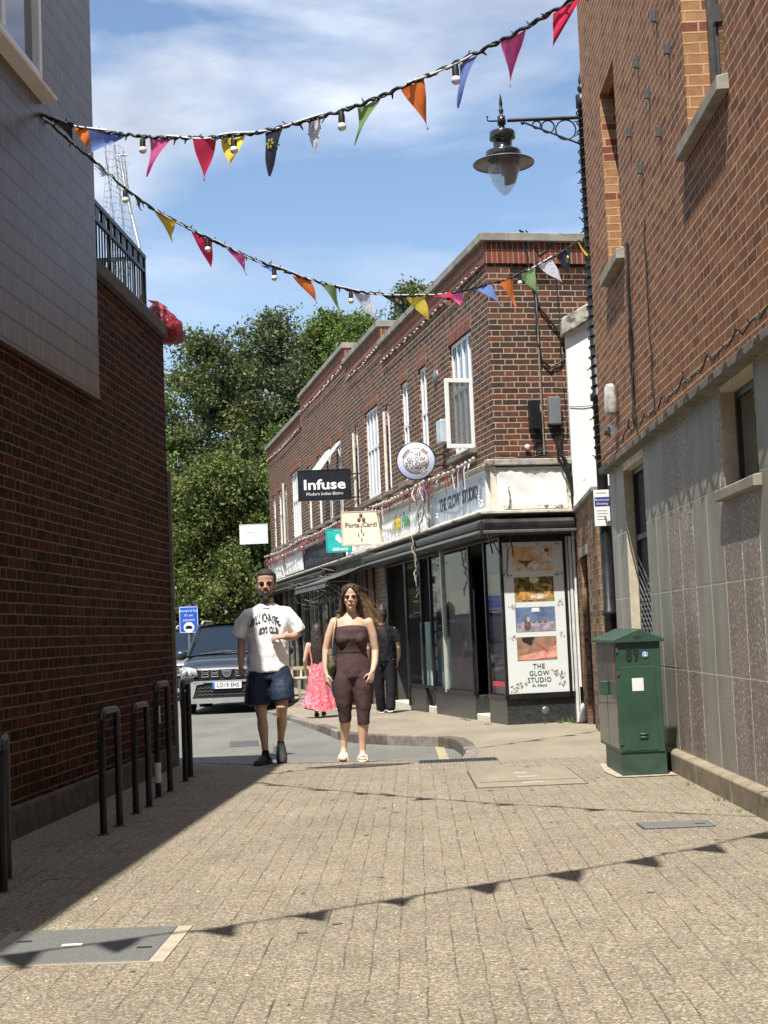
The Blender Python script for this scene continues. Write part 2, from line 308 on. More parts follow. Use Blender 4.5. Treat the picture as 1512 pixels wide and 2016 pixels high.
# footway beyond, following the kerb, as strips
b = MB(); shop = lambda y: 4.2 if y < 20 else 1.6-.205*(y-18.7)+.6
ks = [(.62, 13.6)]+KERB
for (xa, ya), (xb, yb) in zip(ks, ks[1:]):
    b.face([(xa+.13, ya, pz(ya)), (shop(ya), ya+.0, pz(ya)), (shop(yb), yb, pz(yb)), (xb+.13, yb, pz(yb))], 0)
b.face([(.75, 13.6, -.0), (.75, 13.6, -.4), (4.2, 13.6, -.4), (4.2, 13.6, 0)], 0)
struct(b.build('footway', [M_foot]))
b = MB()
for i, ((xa, ya), (xb, yb)) in enumerate(zip(KERB, KERB[1:])):
    n = max(1, int(math.hypot(xb-xa, yb-ya)/.6))
    for j in range(n):
        t0, t1 = j/n, (j+1)/n-.012; x0, y0 = xa+(xb-xa)*t0, ya+(yb-ya)*t0; x1, y1 = xa+(xb-xa)*t1, ya+(yb-ya)*t1
        z = pz((y0+y1)/2)+.006+rnd.uniform(-.003, .003); d = .135
        b.mesh([(x0, y0, -.4), (x0+d, y0, -.4), (x1+d, y1, -.4), (x1, y1, -.4), (x0, y0, z), (x0+d, y0, z), (x1+d, y1, z), (x1, y1, z)], [(4, 5, 6, 7), (0, 1, 5, 4), (2, 3, 7, 6), (3, 0, 4, 7), (1, 2, 6, 5)], rnd.choice((0, 0, 1)), False)
struct(b.build('kerb', [M_kerb, M_kerbd], bev=.012, seg=2))
# dark stained channel slabs along the alley's end
M_chan = mat('stained_channel', (.075, .058, .048), .8, 0, .45, 14, .6, 60)
b = MB()
for (xa, ya), (xb, yb) in zip(EDGE[1:], EDGE[2:]):
    b.mesh([(xa, ya-.02, .004), (xb-.01, yb-.02, .004), (xb-.01, yb-.13, .004), (xa, ya-.13, .004)], [(3, 2, 1, 0)], 0 if xa > -1 else 1, False)
struct(b.build('channel_blocks', [M_kerb, mat('buff_edging', (.2, .165, .12), .85, 0, .3, 12, .5, 80)]))
def patch(name, pts, m, z=.004, thick=0, **k):
    b = MB(); b.face([(x, y, z) for x, y in pts], 0); return b.build(name, [m], **k)
struct(patch('worn_road_line', [(.10, 19.0), (.41, 18.5), (.53, 17.7), (.57, 16.9), (.56, 14.5), (.46, 14.5), (.47, 16.96), (.42, 17.9), (.33, 18.4), (.05, 18.85)], mat('worn_yellow_line', (.34, .29, .17), .8, 0, .3, 14, .2, 60), RZ+.004))
b = MB()
M_dmark = mat('stained_paving', (.055, .043, .036), .75, 0, .5, 18, .5, 60)
for pts in ([(-.85, 13.62), (-.36, 13.78), (.2, 13.66), (.05, 13.55), (-.35, 13.42), (-.6, 13.5)],): b.face([(x, y, .005) for x, y in pts], 0)
r5 = random.Random(21)
for i in range(46):
    x, y, s_ = r5.uniform(-2.1, 2.0), r5.uniform(5, 14), r5.uniform(.010, .024); b.face([(x+s_*r5.uniform(.8, 1.2)*math.cos(q), y+s_*r5.uniform(.8, 1.2)*math.sin(q), .003) for q in np.linspace(0, 2*math.pi, 9, endpoint=False)], 1)
struct(b.build('paving_stain', [M_dmark, mat('gum_spot', (.12, .105, .08), .8)]))
# drain channel grate
g = thing('drain_grate', 'long dark iron drain grate at the far edge of the sunny paving', 'drain grate', (0, 0, 0))
b = MB(); b.box(.22, .95, 13.60, 13.86, -.02, .006); b.build('grate_frame', M_lead, g)
b = MB()
for i in range(24): b.box(.24+i*.0292, .256+i*.0292, 13.625, 13.835, .006, .012)
b.build('grate_bars', M_blackmetal, g)
# inspection covers
M_gran = NT('speckled_cover_infill'); _o = M_gran.geo(); _v = M_gran.mix(1, (.125, .125, .115), M_gran.ramp(M_gran.noise(_o, 190, 4, .8), [(.33, (.35,)*3), (.67, (1.8,)*3)]), 'MULTIPLY'); M_gran.set(col=_v, rough=.7); M_gran.bump(M_gran.noise(_o, 190, 3), .4, .003); M_gran = M_gran.mat
M_conc = mat('pale_concrete_frame', (.38, .33, .25), .85, 0, .12, 9, .5, 80)
def cover(name, label, x0, x1, y0, y1, mc, mf, fr=.05, skew=0, slots=2, z=0, cat='manhole cover'):
    t = thing(name, label, cat, ((x0+x1)/2, (y0+y1)/2, z)); hx, hy = (x1-x0)/2, (y1-y0)/2
    b = MB(); b.box(-hx-fr, hx+fr, -hy-.012, hy+.012, -.03, .005); b.build('cover_frame', mf, t)
    b = MB(); b.box(-hx, hx, -hy, hy, -.02, .009); b.build('cover_plate', mc, t, bev=.003)
    b = MB()
    for k in range(slots):
        sx = (-hx+.06) if k else hx-.06; b.box(sx-.03, sx+.03, hy*.3*(1 if k else -1)-.012, hy*.3*(1 if k else -1)+.012, .0095, .011)
    b.build('lifting_slot', M_dark, t); t.rotation_euler.z = skew; return t
cover('inspection_cover', 'grey speckled inspection cover with pale concrete sides, nearest the camera', -1.60, -.95, 5.69, 6.34, M_gran, M_conc, .06, -.03)
b = MB(); b.box(-1.36, -1.28, 5.995, 6.03, .0095, .0115); tag(b.build('paper_scrap', mat('white_paper', (.75, .75, .72), .7)), 'small white scrap lying on the speckled inspection cover', 'paper scrap')
cover('inspection_cover', 'wide buff paver-filled cover beside the green cabinet, lined with pale marks', .62, 1.45, 11.3, 12.66, M_foot, M_lead, .012, .0, 0)
b = MB(); b.box(.66, 1.42, 11.62, 11.635, .0095, .0105); b.box(.98, 1.08, 12.28, 12.30, .0095, .0105, 1); b.box(.98, 1.14, 11.95, 11.965, .0095, .0105, 1); b.box(.98, 1.14, 11.50, 11.515, .0095, .0105, 1)
struct(b.build('cover_markings', [M_dark, M_white]))
cover('inspection_cover', 'narrow grey metal cover sunk in pavers near the right plinth', 1.44, 1.84, 8.70, 8.94, M_gran, M_lead, .012, 0, 1)
cover('inspection_cover', 'small grey cover in the road behind the walking man', -2.05, -1.72, 18.35, 19.2, mat('cover_iron', (.10, .10, .10), .55, .3, .2, 30, .4, 90), M_lead, .012, .1, 0, RZ+.001)
# litter and grit
b = MB(); r2 = random.Random(3)
for i in range(150):
    x = r2.uniform(-1.9, 2.0); y = r2.uniform(4.8, 13.5); s = r2.uniform(.003, .009); a = r2.uniform(0, 3); z = .002
    b.mesh([(x-s*math.cos(a), y-s*math.sin(a), z), (x+s*math.sin(a), y-s*math.cos(a), z), (x+s*math.cos(a), y+s*math.sin(a), z), (x, y, z+s*.8)], [(0, 1, 3), (1, 2, 3), (2, 0, 3)], r2.choice((0, 0, 1)), False)
struct(b.build('paving_grit', [mat('pale_grit', (.6, .56, .46), .8), mat('dark_grit', (.08, .06, .04), .8)]), 'stuff')
b = MB(); r2 = random.Random(9)
def tuft(x, y, z, n, h):
    for i in range(n):
        a = r2.uniform(0, 6.28); d = r2.uniform(0, .05); hh = h*r2.uniform(.4, 1); x0, y0 = x+d*math.cos(a), y+d*math.sin(a)
        tx, ty = x0+.35*hh*math.cos(a), y0+.35*hh*math.sin(a); w_ = .004
        b.face([(x0-w_, y0, z), (x0+w_, y0, z), (tx, ty, z+hh)], 0)
for x, y, n, h in [(1.9, 18.55, 14, .05), (2.1, 18.6, 20, .08), (2.25, 18.6, 26, .1), (2.38, 18.4, 20, .07), (1.2, 18.9, 12, .05), (1.02, 20.1, 14, .06), (.98, 20.4, 14, .07), (2.14, 9.9, 9, .04), (2.12, 9.3, 8, .04), (2.15, 10.9, 9, .04), (2.05, 12.0, 8, .03)]: tuft(x, y, pz(y), n, h)
struct(b.build('weeds', mat('weed_green', (.12, .17, .03), .6)), 'stuff')
# ================================================================ LEFT BUILDING
# local frame: x along the wall (= away from camera), y out of the wall toward the alley, z up
LANG = math.atan(.062)
def left_frame(Y0):   # origin on the wall plane at world Y0
    e = Vector((.062, 1, 0)).normalized(); n = Vector((1, -.062, 0)).normalized()
    X0 = -2.13-.062*(14.85-Y0); return Matrix(((e.x, n.x, 0, X0), (e.y, n.y, 0, Y0), (0, 0, 1, 0), (0, 0, 0, 1)))
LM = left_frame(14.6)
def ly(Y): return (Y-14.6)/.99808
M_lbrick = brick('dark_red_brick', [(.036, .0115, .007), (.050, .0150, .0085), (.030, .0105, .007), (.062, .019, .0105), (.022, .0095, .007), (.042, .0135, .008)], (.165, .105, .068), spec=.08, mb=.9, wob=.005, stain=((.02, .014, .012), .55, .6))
def tilemat():
    t = NT('mathematical_wall_tiles'); uv = t.uv(); sx = t.n('ShaderNodeSeparateXYZ'); t.l(uv, sx.inputs[0]); geo = t.geo()
    wob = t.m('MULTIPLY', t.noise(uv, 5, 2), .006)
    H, W = .160, .105
    V = t.m('ADD', sx.outputs[1], wob); r = t.m('FLOOR', t.m('DIVIDE', V, H)); vl = t.m('SUBTRACT', V, t.m('MULTIPLY', r, H))
    X = t.m('ADD', t.m('ADD', sx.outputs[0], wob), t.m('MULTIPLY', t.m('FRACT', t.m('MULTIPLY', t.m('SINE', t.m('MULTIPLY', r, 12.98)), 43.75)), W)); k = t.m('FLOOR', t.m('DIVIDE', X, W)); xl = t.m('SUBTRACT', X, t.m('MULTIPLY', k, W))
    cv = t.n('ShaderNodeCombineXYZ'); t.l(k, cv.inputs[0]); t.l(r, cv.inputs[1]); wn_ = t.n('ShaderNodeTexWhiteNoise', noise_dimensions='3D'); t.l(cv.outputs[0], wn_.inputs['Vector'])
    jx = t.m('LESS_THAN', xl, t.m('ADD', .008, t.m('MULTIPLY', wn_.outputs['Value'], .010))); jz = t.m('LESS_THAN', vl, .020)
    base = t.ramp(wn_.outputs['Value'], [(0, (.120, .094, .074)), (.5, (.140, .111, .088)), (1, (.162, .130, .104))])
    base = t.mix(.6, base, t.ramp(t.noise(geo, 2.2, 6, .6), [(.3, (.75,)*3), (.7, (1.15,)*3)]), 'MULTIPLY')
    c = t.mix(t.m('MULTIPLY', jx, .72), base, (.045, .032, .028)); c = t.mix(t.m('MULTIPLY', jz, .9), c, (.028, .018, .016))
    t.set(col=c, rough=.40, spec=.32)
    hgt = t.m('ADD', t.m('MULTIPLY', t.m('SUBTRACT', H, vl), 2.2), t.m('MULTIPLY', t.m('SUBTRACT', 1, jx), .3)); t.bump(hgt, .5, .02); return t.mat
M_tile = tilemat()
LB = thing('brick_building', 'dark red brick building in shade on the left with grey tile-hung upper wall', 'building')
b = MB(LM)
x0 = ly(-34);  # wall run far back behind the camera to cut sky light
b.face([(x0, 0, -.3), (0, 0, -.3), (0, 0, 4.24), (x0, 0, 4.24)])              # alley face
b.face([(0, 0, -.3), (0, -7, -.3), (0, -7, 4.24), (0, 0, 4.24)])
b.face([(x0, -.01, 4.24), (ly(11.8), -.01, 4.24), (ly(11.8), -.01, 6.75), (x0, -.01, 6.75)])
b.face([(ly(11.8), -.01, 4.24), (ly(11.8), -7, 4.24), (ly(11.8), -7, 6.75), (ly(11.8), -.01, 6.75)])
b.face([(x0, 0, 6.75), (ly(11.8), 0, 6.75), (ly(11.8), -7, 6.75), (x0, -7, 6.75)]); b.box(x0, ly(-9), -7, .0, 6.7, 13); b.face([(ly(11.8), 0, 4.2), (0, 0, 4.2), (0, -7, 4.2), (ly(11.8), -7, 4.2)])  # tall box: unseen block behind the camera, added to cut sky light
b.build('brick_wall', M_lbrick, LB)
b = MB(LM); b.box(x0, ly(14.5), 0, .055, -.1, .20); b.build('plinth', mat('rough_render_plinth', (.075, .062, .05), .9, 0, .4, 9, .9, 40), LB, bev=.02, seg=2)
b = MB(LM); hx0, hx1 = ly(8.6), ly(10.32)
wall_grid(b, x0, ly(11.8), 3.18, 6.8, [(hx0, hx1, 5.24, 6.72, .09)], .06, .06)
b.face([(x0, .06, 3.18), (ly(11.8), .06, 3.18), (ly(11.8), .0, 3.18), (x0, 0, 3.18)]); b.face([(ly(11.8), .06, 3.18), (ly(11.8), .06, 6.8), (ly(11.8), 0, 6.8), (ly(11.8), 0, 3.18)])
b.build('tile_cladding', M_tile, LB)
b = MB(LM)
for a, c, d, e in ((hx0, hx1, 5.24, 5.31), (hx0, hx1, 6.65, 6.72), (hx0, hx0+.06, 5.31, 6.65), (hx1-.06, hx1, 5.31, 6.65), ((hx0+hx1)/2-.04, (hx0+hx1)/2+.04, 5.31, 6.65)): b.box(a, c, .0, .085, d, e)
wf = b.build('window_frame', M_white, LB, bev=.006)
b = MB(LM); b.box(hx0+.06, hx1-.06, .015, .03, 5.31, 6.65); b.build('pane', M_glass, wf)
b = MB(LM); b.prism([(.075, 5.12), (.17, 5.13), (.17, 5.16), (.0, 5.24), (.0, 5.12)], hx0-.06, hx1+.07, 'x'); b.build('window_sill', M_wpaint, LB, bev=.004)
b = MB(LM); b.box(ly(11.8), .05, -.36, .06, 4.24, 4.36); b.box(-.3, .05, -7, -.36, 4.24, 4.36); b.build('parapet_coping', mat('dark_coping', (.085, .078, .068), .9, 0, .25, 5, .6, 60), LB, bev=.01, seg=2)
b = MB(LM)
for Y in (11.95, 12.9, 14.28): b.box(ly(Y), ly(Y)+.03, -.12, -.09, 4.36, 5.02)
b.box(ly(11.8), ly(14.31), -.125, -.085, 4.98, 5.02); b.box(ly(11.8), ly(14.31), -.12, -.09, 4.44, 4.47); b.box(ly(11.8), ly(14.31), -.12, -.09, 4.84, 4.87)
Y = 11.9
while Y < 14.27: b.box(ly(Y), ly(Y)+.012, -.112, -.1, 4.46, 4.86); Y += .095
Y = 11.95
while Y < 14.1: b.box(ly(Y), ly(Y)+.13, -.118, -.095, 4.87, 4.98); Y += .235
b.box(ly(14.3), ly(14.33), -6, -.09, 4.98, 5.02); b.box(ly(14.3), ly(14.33), -6, -.09, 4.44, 4.47)
x = -.2
while x > -3: b.box(ly(14.3)+.004, ly(14.3)+.016, x, x-.012, 4.46, 4.98); x -= .1
b.build('terrace_railing', M_blackmetal, LB)
b = MB(LM); b.box(.004, .05, -.02, .03, -.15, 2.9); b.build('corner_post', mat('grey_corner_trim', (.16, .15, .135), .7, 0, .15, 8), LB)
# plastic netting and its pole on the terrace
NT_ = thing('terrace_net', 'sagging translucent garden net behind the black terrace railing', 'net')
b = MB()
for i in range(17):
    t = i/16; x = -2.56+.24*t; pts = [(x+.02*math.sin(9*z+i), 13.9+.03*math.sin(5*z+i*2), 4.5+z*(1.58-.25*t**2)) for z in np.linspace(0, 1, 15)]
    b.tube(pts, .0022, 3, cap=False)
for j in range(26):
    z = j/25; pts = [(-2.56+.24*t+.02*math.sin(9*z+t*16), 13.9+.03*math.sin(5*z+t*32), 4.5+z*(1.58-.25*t**2)+.02*math.sin(t*12+j)) for t in np.linspace(0, 1, 14)]
    b.tube(pts, .0032, 3, cap=False)
b.build('netting', mat('grey_net', (.35, .38, .38), .6), NT_)
b = MB(); b.tube([(-2.60, 15.0, 6.27), (-2.54, 14.95, 5.9), (-2.36, 14.6, 5.2), (-2.34, 14.5, 4.4)], .018, 8); b.tube([(-2.62, 15.0, 6.28), (-2.52, 15.0, 6.275)], .01, 6)
tag(b.build('bent_pole', mat('galvanised', (.35, .36, .36), .45, .5, .1)), 'slim grey metal pole leaning above the terrace railing', 'pole')
# red rubbish bag on the parapet corner
b = MB(); n1, n2 = 22, 16; V = []; Fs = []
rg = random.Random(5); rid = [[rg.uniform(-1, 1) for _ in range(n1)] for _ in range(n2+1)]
for i in range(n2+1):
    t = i/n2
    for k in range(n1):
        q = 2*math.pi*k/n1; R = .20*math.sin(math.pi*min(1, .08+t*.97))**.55*(1-.35*t)+.012
        R *= 1+.10*math.sin(5*q+t*3)+.06*math.sin(11*q-t*7)+.05*rid[i][k]
        V.append((-2.09+R*math.cos(q)*.95-.13*t, 14.72+R*math.sin(q)*.8-.12*t, 4.21+.40*t+.012*rid[i][k]))
    if i: Fs += [((i-1)*n1+k, (i-1)*n1+(k+1) % n1, i*n1+(k+1) % n1, i*n1+k) for k in range(n1)]
V.append((-2.09, 14.72, 4.20)); Fs += [(len(V)-1, (k+1) % n1, k) for k in range(n1)]
V.append((-2.22, 14.60, 4.63)); Fs += [(len(V)-1, n2*n1+k, n2*n1+(k+1) % n1) for k in range(n1)]
b.mesh(V, Fs, 0, True)
bagm = NT('red_plastic'); bagm.set(col=bagm.ramp(bagm.noise(bagm.obj(), 9, 5), [(.3, (.16, .006, .012)), (.7, (.34, .015, .030))]), rough=.3, spec=.6, sss=.0); bagm.bump(bagm.noise(bagm.obj(), 22, 4, .6, 1.2), .9, .02)
bg_ = b.build('bin_bag', bagm.mat); tag(bg_, 'crumpled red plastic sack hanging on the corner of the brick parapet', 'bag')
b = MB(); b.mesh([(-2.28, 14.50, 4.62), (-2.18, 14.54, 4.61), (-2.08, 14.58, 4.55), (-2.12, 14.56, 4.52), (-2.22, 14.50, 4.57)], [(0, 1, 2, 3, 4)]); b.build('bag_tie', mat('pale_pink_plastic', (.45, .10, .13), .4), bg_)
# cycle stands
def stand(label, name='cycle_stand', h=.76, w=.42):
    t = thing(name, label, 'cycle stand', group='black cycle stands along the shaded wall'); R = .07; r = .024
    pts = [(0, 0, -.02), (0, 0, h-R)]+[(0, R-R*math.cos(a), h-R+R*math.sin(a)) for a in np.linspace(.2, math.pi/2, 6)]+[(0, w-R+R*math.sin(a), h-R+R*math.cos(a)) for a in np.linspace(0, math.pi/2, 6)]+[(0, w, -.02)]
    b = MB(); b.tube(pts, r, 12); b.build('hoop', M_blackmetal, t)
    for yy in (0, w): b = MB(); b.lathe([(.0, .006), (.04, .006), (.042, 0)], (0, yy, .0), 14); b.build('base_plate', M_lead, t)
    return t
proto = stand('black hooped cycle stand nearest the camera, cut by the left edge')
for i, (x, y, h, a, lab) in enumerate([(-1.965, 7.42, .745, .2, None), (-1.86, 9.47, .775, -.06, 'black cycle stand second from the camera, by itself in the shade'), (-1.84, 10.55, .755, -.06, 'shorter black cycle stand just before the stickered one'), (-1.845, 11.60, .87, -.07, 'tall black cycle stand with a torn white sticker on its leg'), (-1.80, 12.8, .85, .03, 'farthest black cycle stand, nearly edge-on beside the wall end')]):
    o = proto if i == 0 else copy_tree(proto)
    o.location = (x, y, 0); o.rotation_euler.z = a; o.scale = (1, 1, h/.76)
    if lab: o['label'] = lab
    if i == 3:
        b = MB(); b.lathe([(.0255, .10), (.0262, .11), (.0262, .22), (.0258, .235)], (0, 0, 0), 14); b.tube([(.026, .0, .5), (.026, .0, .62)], .006, 5); b.build('sticker', mat('torn_sticker', (.62, .6, .55), .7, 0, .2, 40, wear=((.1, .09, .08), 60, .6)), o)
# ================================================================ RIGHT BUILDING
def rframe():
    e = Vector((.012, 1, 0)).normalized(); n = Vector((-1, .012, 0)).normalized()
    return Matrix(((e.x, n.x, 0, 2.080), (e.y, n.y, 0, 0), (0, 0, 1, 0), (0, 0, 0, 1)))
RM = rframe()
M_rbrick = brick('warm_brown_brick', [(.262, .108, .054), (.232, .092, .046), (.20, .078, .040), (.28, .122, .060), (.245, .098, .048), (.155, .062, .035)], (.46, .33, .19), mb=.45, mvar=.3)
M_reveal = brick('orange_reveal_brick', [(.36, .185, .085), (.31, .14, .065), (.20, .06, .034), (.38, .21, .105), (.34, .17, .075)], (.42, .30, .17), header=False, bw=.21, bh=.066, mb=.4)
def granite(name, a, b_, c, sc=150):
    t = NT(name); o = t.geo(); f = t.noise(o, sc, 3, .75); g = t.noise(t.scale(o, (1, 1, .3)), 3.0, 6, .65); h = t.noise(o, 1.4, 5, .6)
    v = t.ramp(f, [(.30, a), (.44, b_), (.54, b_), (.66, c)]); v = t.mix(.75, v, t.ramp(g, [(.3, (.6,)*3), (.62, (1.12,)*3)]), 'MULTIPLY'); v = t.mix(.5, v, t.ramp(h, [(.3, (.75,)*3), (.7, (1.2,)*3)]), 'MULTIPLY')
    t.set(col=v, rough=.55, spec=.45); t.bump(f, .25, .002); return t.mat
M_gp = granite('pink_mosaic_granite', (.08, .06, .05), (.23, .19, .165), (.74, .66, .56), 42)
M_gg = granite('grey_granite', (.15, .14, .118), (.27, .255, .215), (.42, .40, .345), 95)
M_joint = mat('pale_mortar_joint', (.78, .72, .60), .9, 0, .2, 20)
RB = thing('brick_building', 'warm brown brick building on the right with granite-faced ground floor', 'building')
W1 = (8.70, 9.88, 4.50, 7.9, .20); W2 = (12.95, 13.85, 4.56, 6.28, .17)
b = MB(RM); CY = 15.1
wall_grid(b, -34, CY, 2.80, 9.5, [W1, W2], 0, .2, 0, 1); b.box(-34, -9, -6, 0, 9.4, 13)  # upper box: unseen block behind the camera, added to lower ambient light
b.face([(CY, 0, 2.78), (CY, -6, 2.78), (CY, -6, 9.5), (CY, 0, 9.5)]); b.face([(CY-.01, -.08, -.3), (CY-.01, -6, -.3), (CY-.01, -6, 2.78), (CY-.01, -.08, 2.78)]); b.face([(9, 0, 2.785), (CY, 0, 2.785), (CY, -.1, 2.785), (9, -.1, 2.785)]); b.face([(-34, 0, 9.5), (CY, 0, 9.5), (CY, -6, 9.5), (-34, -6, 9.5)]); b.face([(-34, -.08, -.3), (-5, -.08, -.3), (-5, -.08, 2.8), (-34, -.08, 2.8)]); b.box(-34, -33.9, 0, 7, 0, 12)  # last box: unseen end wall across the alley, added to lower ambient light
b.build('brick_wall', [M_rbrick, M_reveal], RB)
b = MB(RM); x = -5.0
while x < CY:
    e = min(x+1.02, CY+.02); b.box(x, e-.008, -.10, .032, 2.735, 2.80); x += 1.02
b.build('string_course', mat('stained_ledge_stone', (.17, .155, .125), .9, 0, .3, 5, .6, 60, wear=((.06, .055, .045), 5, .58)), RB, bev=.008)
# granite slabs
GW = (8.78, 9.72, 2.07, 2.70); DW = (12.95, 14.12, .17, 2.66)
cols = [(15.1, 14.68, 1), (14.68, 14.12, 1), (12.95, 12.45, 1), (12.45, 11.92, 1), (11.92, 11.40, 0), (11.40, 10.88, 0), (10.88, 10.35, 1), (10.35, 9.86, 1), (9.86, 9.34, 0), (9.34, 8.86, 0), (8.86, 8.40, 1), (8.40, 7.9, 1), (7.9, 7.4, 0), (7.4, 6.9, 0), (6.9, 5.9, 1), (5.9, 4.9, 0), (4.9, 2.9, 1), (2.9, -5, 0), (14.12, 12.95, 1)]
rows = [.17, .82, 1.445, 2.075, 2.735]
b = MB(RM); b.face([(-5, -.012, .1), (CY, -.012, .1), (CY, -.012, 2.8), (-5, -.012, 2.8)][::1], 2) if False else None
for y1, y0, k in cols:
    for z0, z1 in zip(rows, rows[1:]):
        a, c = y0, y1
        if y0 >= DW[0]-.01 and y1 <= DW[1]+.01:
            continue
        if a < GW[1] and c > GW[0] and z1 > GW[2]+.01:
            segs = []
            if a < GW[0]: segs.append((a, GW[0]))
            if c > GW[1]: segs.append((GW[1], c))
        else: segs = [(a, c)]
        for s0, s1 in segs:
            g = .009 if (k != 1 or True) else .004; mm = 1 if k else 0
            b.box(s0+g, s1-g, -.10, -.068, z0+.007, z1-.007, mm)
b.build('granite_cladding', [M_gp, M_gg], RB, bev=.001)
b = MB(RM); wall_grid(b, -5, CY, .1, 2.74, [(*GW, .13), (*DW, .12)], -.0705, .12, 0, 1)
b.build('cladding_backing', [M_joint, mat('cream_render_reveal', (.50, .44, .33), .85, 0, .12, 12, .5, 90)], RB)
b = MB(RM); b.box(GW[0]+.005, GW[1]-.005, -.215, -.19, GW[2], GW[3]); ff = b.build('window', M_dark, RB)
b = MB(RM)
for a, c, d, e in ((GW[0], GW[0]+.05, GW[2], GW[3]), (GW[1]-.05, GW[1], GW[2], GW[3]), (GW[0]+.05, GW[1]-.05, GW[2], GW[2]+.04), (GW[0]+.05, GW[1]-.05, GW[3]-.05, GW[3])): b.box(a, c, -.20, -.165, d, e)
b.box(GW[0]+.28, GW[0]+.31, -.20, -.165, GW[2]+.04, GW[3]-.05); b.build('window_frame', mat('dark_bronze_frame', (.05, .052, .05), .4, .4, .1), ff)
b = MB(RM); b.box(GW[0]+.05, GW[1]-.05, -.188, -.18, GW[2]+.04, GW[3]-.05); b.build('pane', M_glass, ff)
b = MB(RM); b.prism([(-.17, GW[2]-.09), (-.015, GW[2]-.09), (-.015, GW[2]-.02), (-.17, GW[2]+.005)], GW[0]-.06, GW[1]+.1, 'x'); b.build('window_sill', M_stone, RB, bev=.006)
# tall recessed window behind the cabinet
b = MB(RM); b.box(DW[0], DW[1], -.21, -.19, DW[2], DW[3]); ff = b.build('window', M_dark, RB)
b = MB(RM)
for a, c, d, e in ((DW[0], DW[0]+.05, DW[2], DW[3]), (DW[1]-.05, DW[1], DW[2], DW[3]), (DW[0]+.05, DW[1]-.05, 1.98, 2.03), (DW[0]+.05, DW[1]-.05, DW[3]-.05, DW[3])): b.box(a, c, -.195, -.155, d, e)
b.build('window_frame', mat('dark_bronze_frame', (.05, .052, .05), .4, .4, .1), ff)
b = MB(RM)
for i in range(9):
    z0 = .6+i*.09
    for s in (-1, 1): b.tube([(13.0+.5*(s < 0)*2, -.15, z0), (13.0+.5*(s > 0)*2, -.15, z0+.5)], .006, 5)
b.build('window_grille', M_grey, ff)
# upper windows
M_mframe = mat('old_metal_frame', (.075, .07, .068), .5, .4, .2, 12)
for W in (W1, W2):
    b = MB(RM); b.box(W[0], W[1], -W[4]-.02, -W[4]+.0, W[2], W[3]); ff = b.build('window', M_glass, RB)
    b = MB(RM); D = -W[4]
    for a, c, d, e in ((W[0], W[0]+.035, W[2], W[3]), (W[1]-.035, W[1], W[2], W[3]), (W[0], W[1], W[2], W[2]+.035), (W[0], W[1], W[3]-.035, W[3]), ((W[0]+W[1])/2, (W[0]+W[1])/2+.03, W[2], W[3])): b.box(a, c, D, D+.03, d, e)
    b.tube([(W[1]-.42, D+.06, W[2]+.05), (W[1]-.42, D+.06, W[3]-.05)], .010, 8); b.tube([(W[1]-.60, D+.045, W[2]+.05), (W[1]-.60, D+.045, W[3]-.05)], .008, 8)
    b.box(W[1]-.47, W[1]-.38, D+.02, D+.08, W[2]+.62, W[2]+.74)
    b.build('window_frame', M_mframe, ff)
    b = MB(RM); b.prism([(-.1, W[2]-.12), (.075, W[2]-.125), (.075, W[2]-.035), (-.1, W[2]+.004)], W[0]-.06, W[1]+.14, 'x'); b.build('window_sill', M_stone, RB, bev=.006)
# plinth kerb blocks
b = MB(RM); y = 12.05; k = 0
for a, c in ((-5, 5.8), (5.81, 6.75), (6.76, 7.72), (7.73, 8.72), (8.735, 9.74), (9.75, 10.9), (10.905, 12.07), (12.08, 13.2), (13.21, 14.3), (14.31, 15.1)):
    b.prism([(-.10, -.1), (.0, -.1), (.012, .150), (-.01, .165), (-.10, .172)], a, c, 'x')
b.build('plinth', mat('buff_stone_plinth', (.24, .20, .14), .85, 0, .18, 6, .5, 70, wear=((.09, .075, .05), 5, .60)), RB, bev=.006)
# small iron wall anchors
b0 = None
for (Y, z) in ((10.75, 5.74), (11.63, 5.73), (10.33, 5.32), (11.22, 5.32), (12.14, 5.33), (10.83, 4.88), (11.72, 4.88), (10.0, 5.78)):
    if b0 is None:
        b = MB(RM); b.box(-.016, .016, 0, .012, -.055, .055); b.box(-.014, .014, .012, .045, -.045, .03); b0 = b.build('wall_anchor', M_lead, RB, bev=.003); base = b0
        o = b0
    else: o = base.copy(); C.objects.link(o)
    o.location = RM @ Vector((Y, 0, z)) - RM @ Vector((0, 0, 0))
# cables on the wall
def jit(pts, a, n=6):
    out = []
    for p, q in zip(pts, pts[1:]):
        for i in range(n): t = i/n; out.append(tuple(p[j]+(q[j]-p[j])*t+rnd.uniform(-a, a) for j in range(3)))
    return out+[pts[-1]]
b = MB(RM)
b.tube(jit([(12.62, .02, 4.5), (12.60, .03, 3.9), (12.66, .03, 3.3), (12.62, .04, 2.9)], .008), .014, 6); b.tube(jit([(12.55, .02, 4.2), (12.66, .03, 3.6), (12.58, .04, 2.95)], .01), .008, 6)
b.tube(jit([(11.72, .015, 4.45), (11.74, .015, 3.6), (11.70, .02, 2.85)], .006), .006, 5)
b.tube(jit([(12.62, .07, 2.95), (12.9, .08, 2.86), (13.4, .06, 2.84), (14.1, .05, 2.83), (15.1, .05, 2.85)], .012), .009, 5)
tag(b.build('wall_cable', M_cable), 'thin black cables running down the brown brick wall to the ledge', 'cable')
b = MB(RM); pts = []; Y = 12.8; k = 0
while Y > 4.5:
    pts.append((Y, .05+.02*(k % 2), 2.835 if k % 2 else 2.835+.055*(1+.5*math.sin(k*1.7)))); Y -= .21; k += 1
sm_ = []
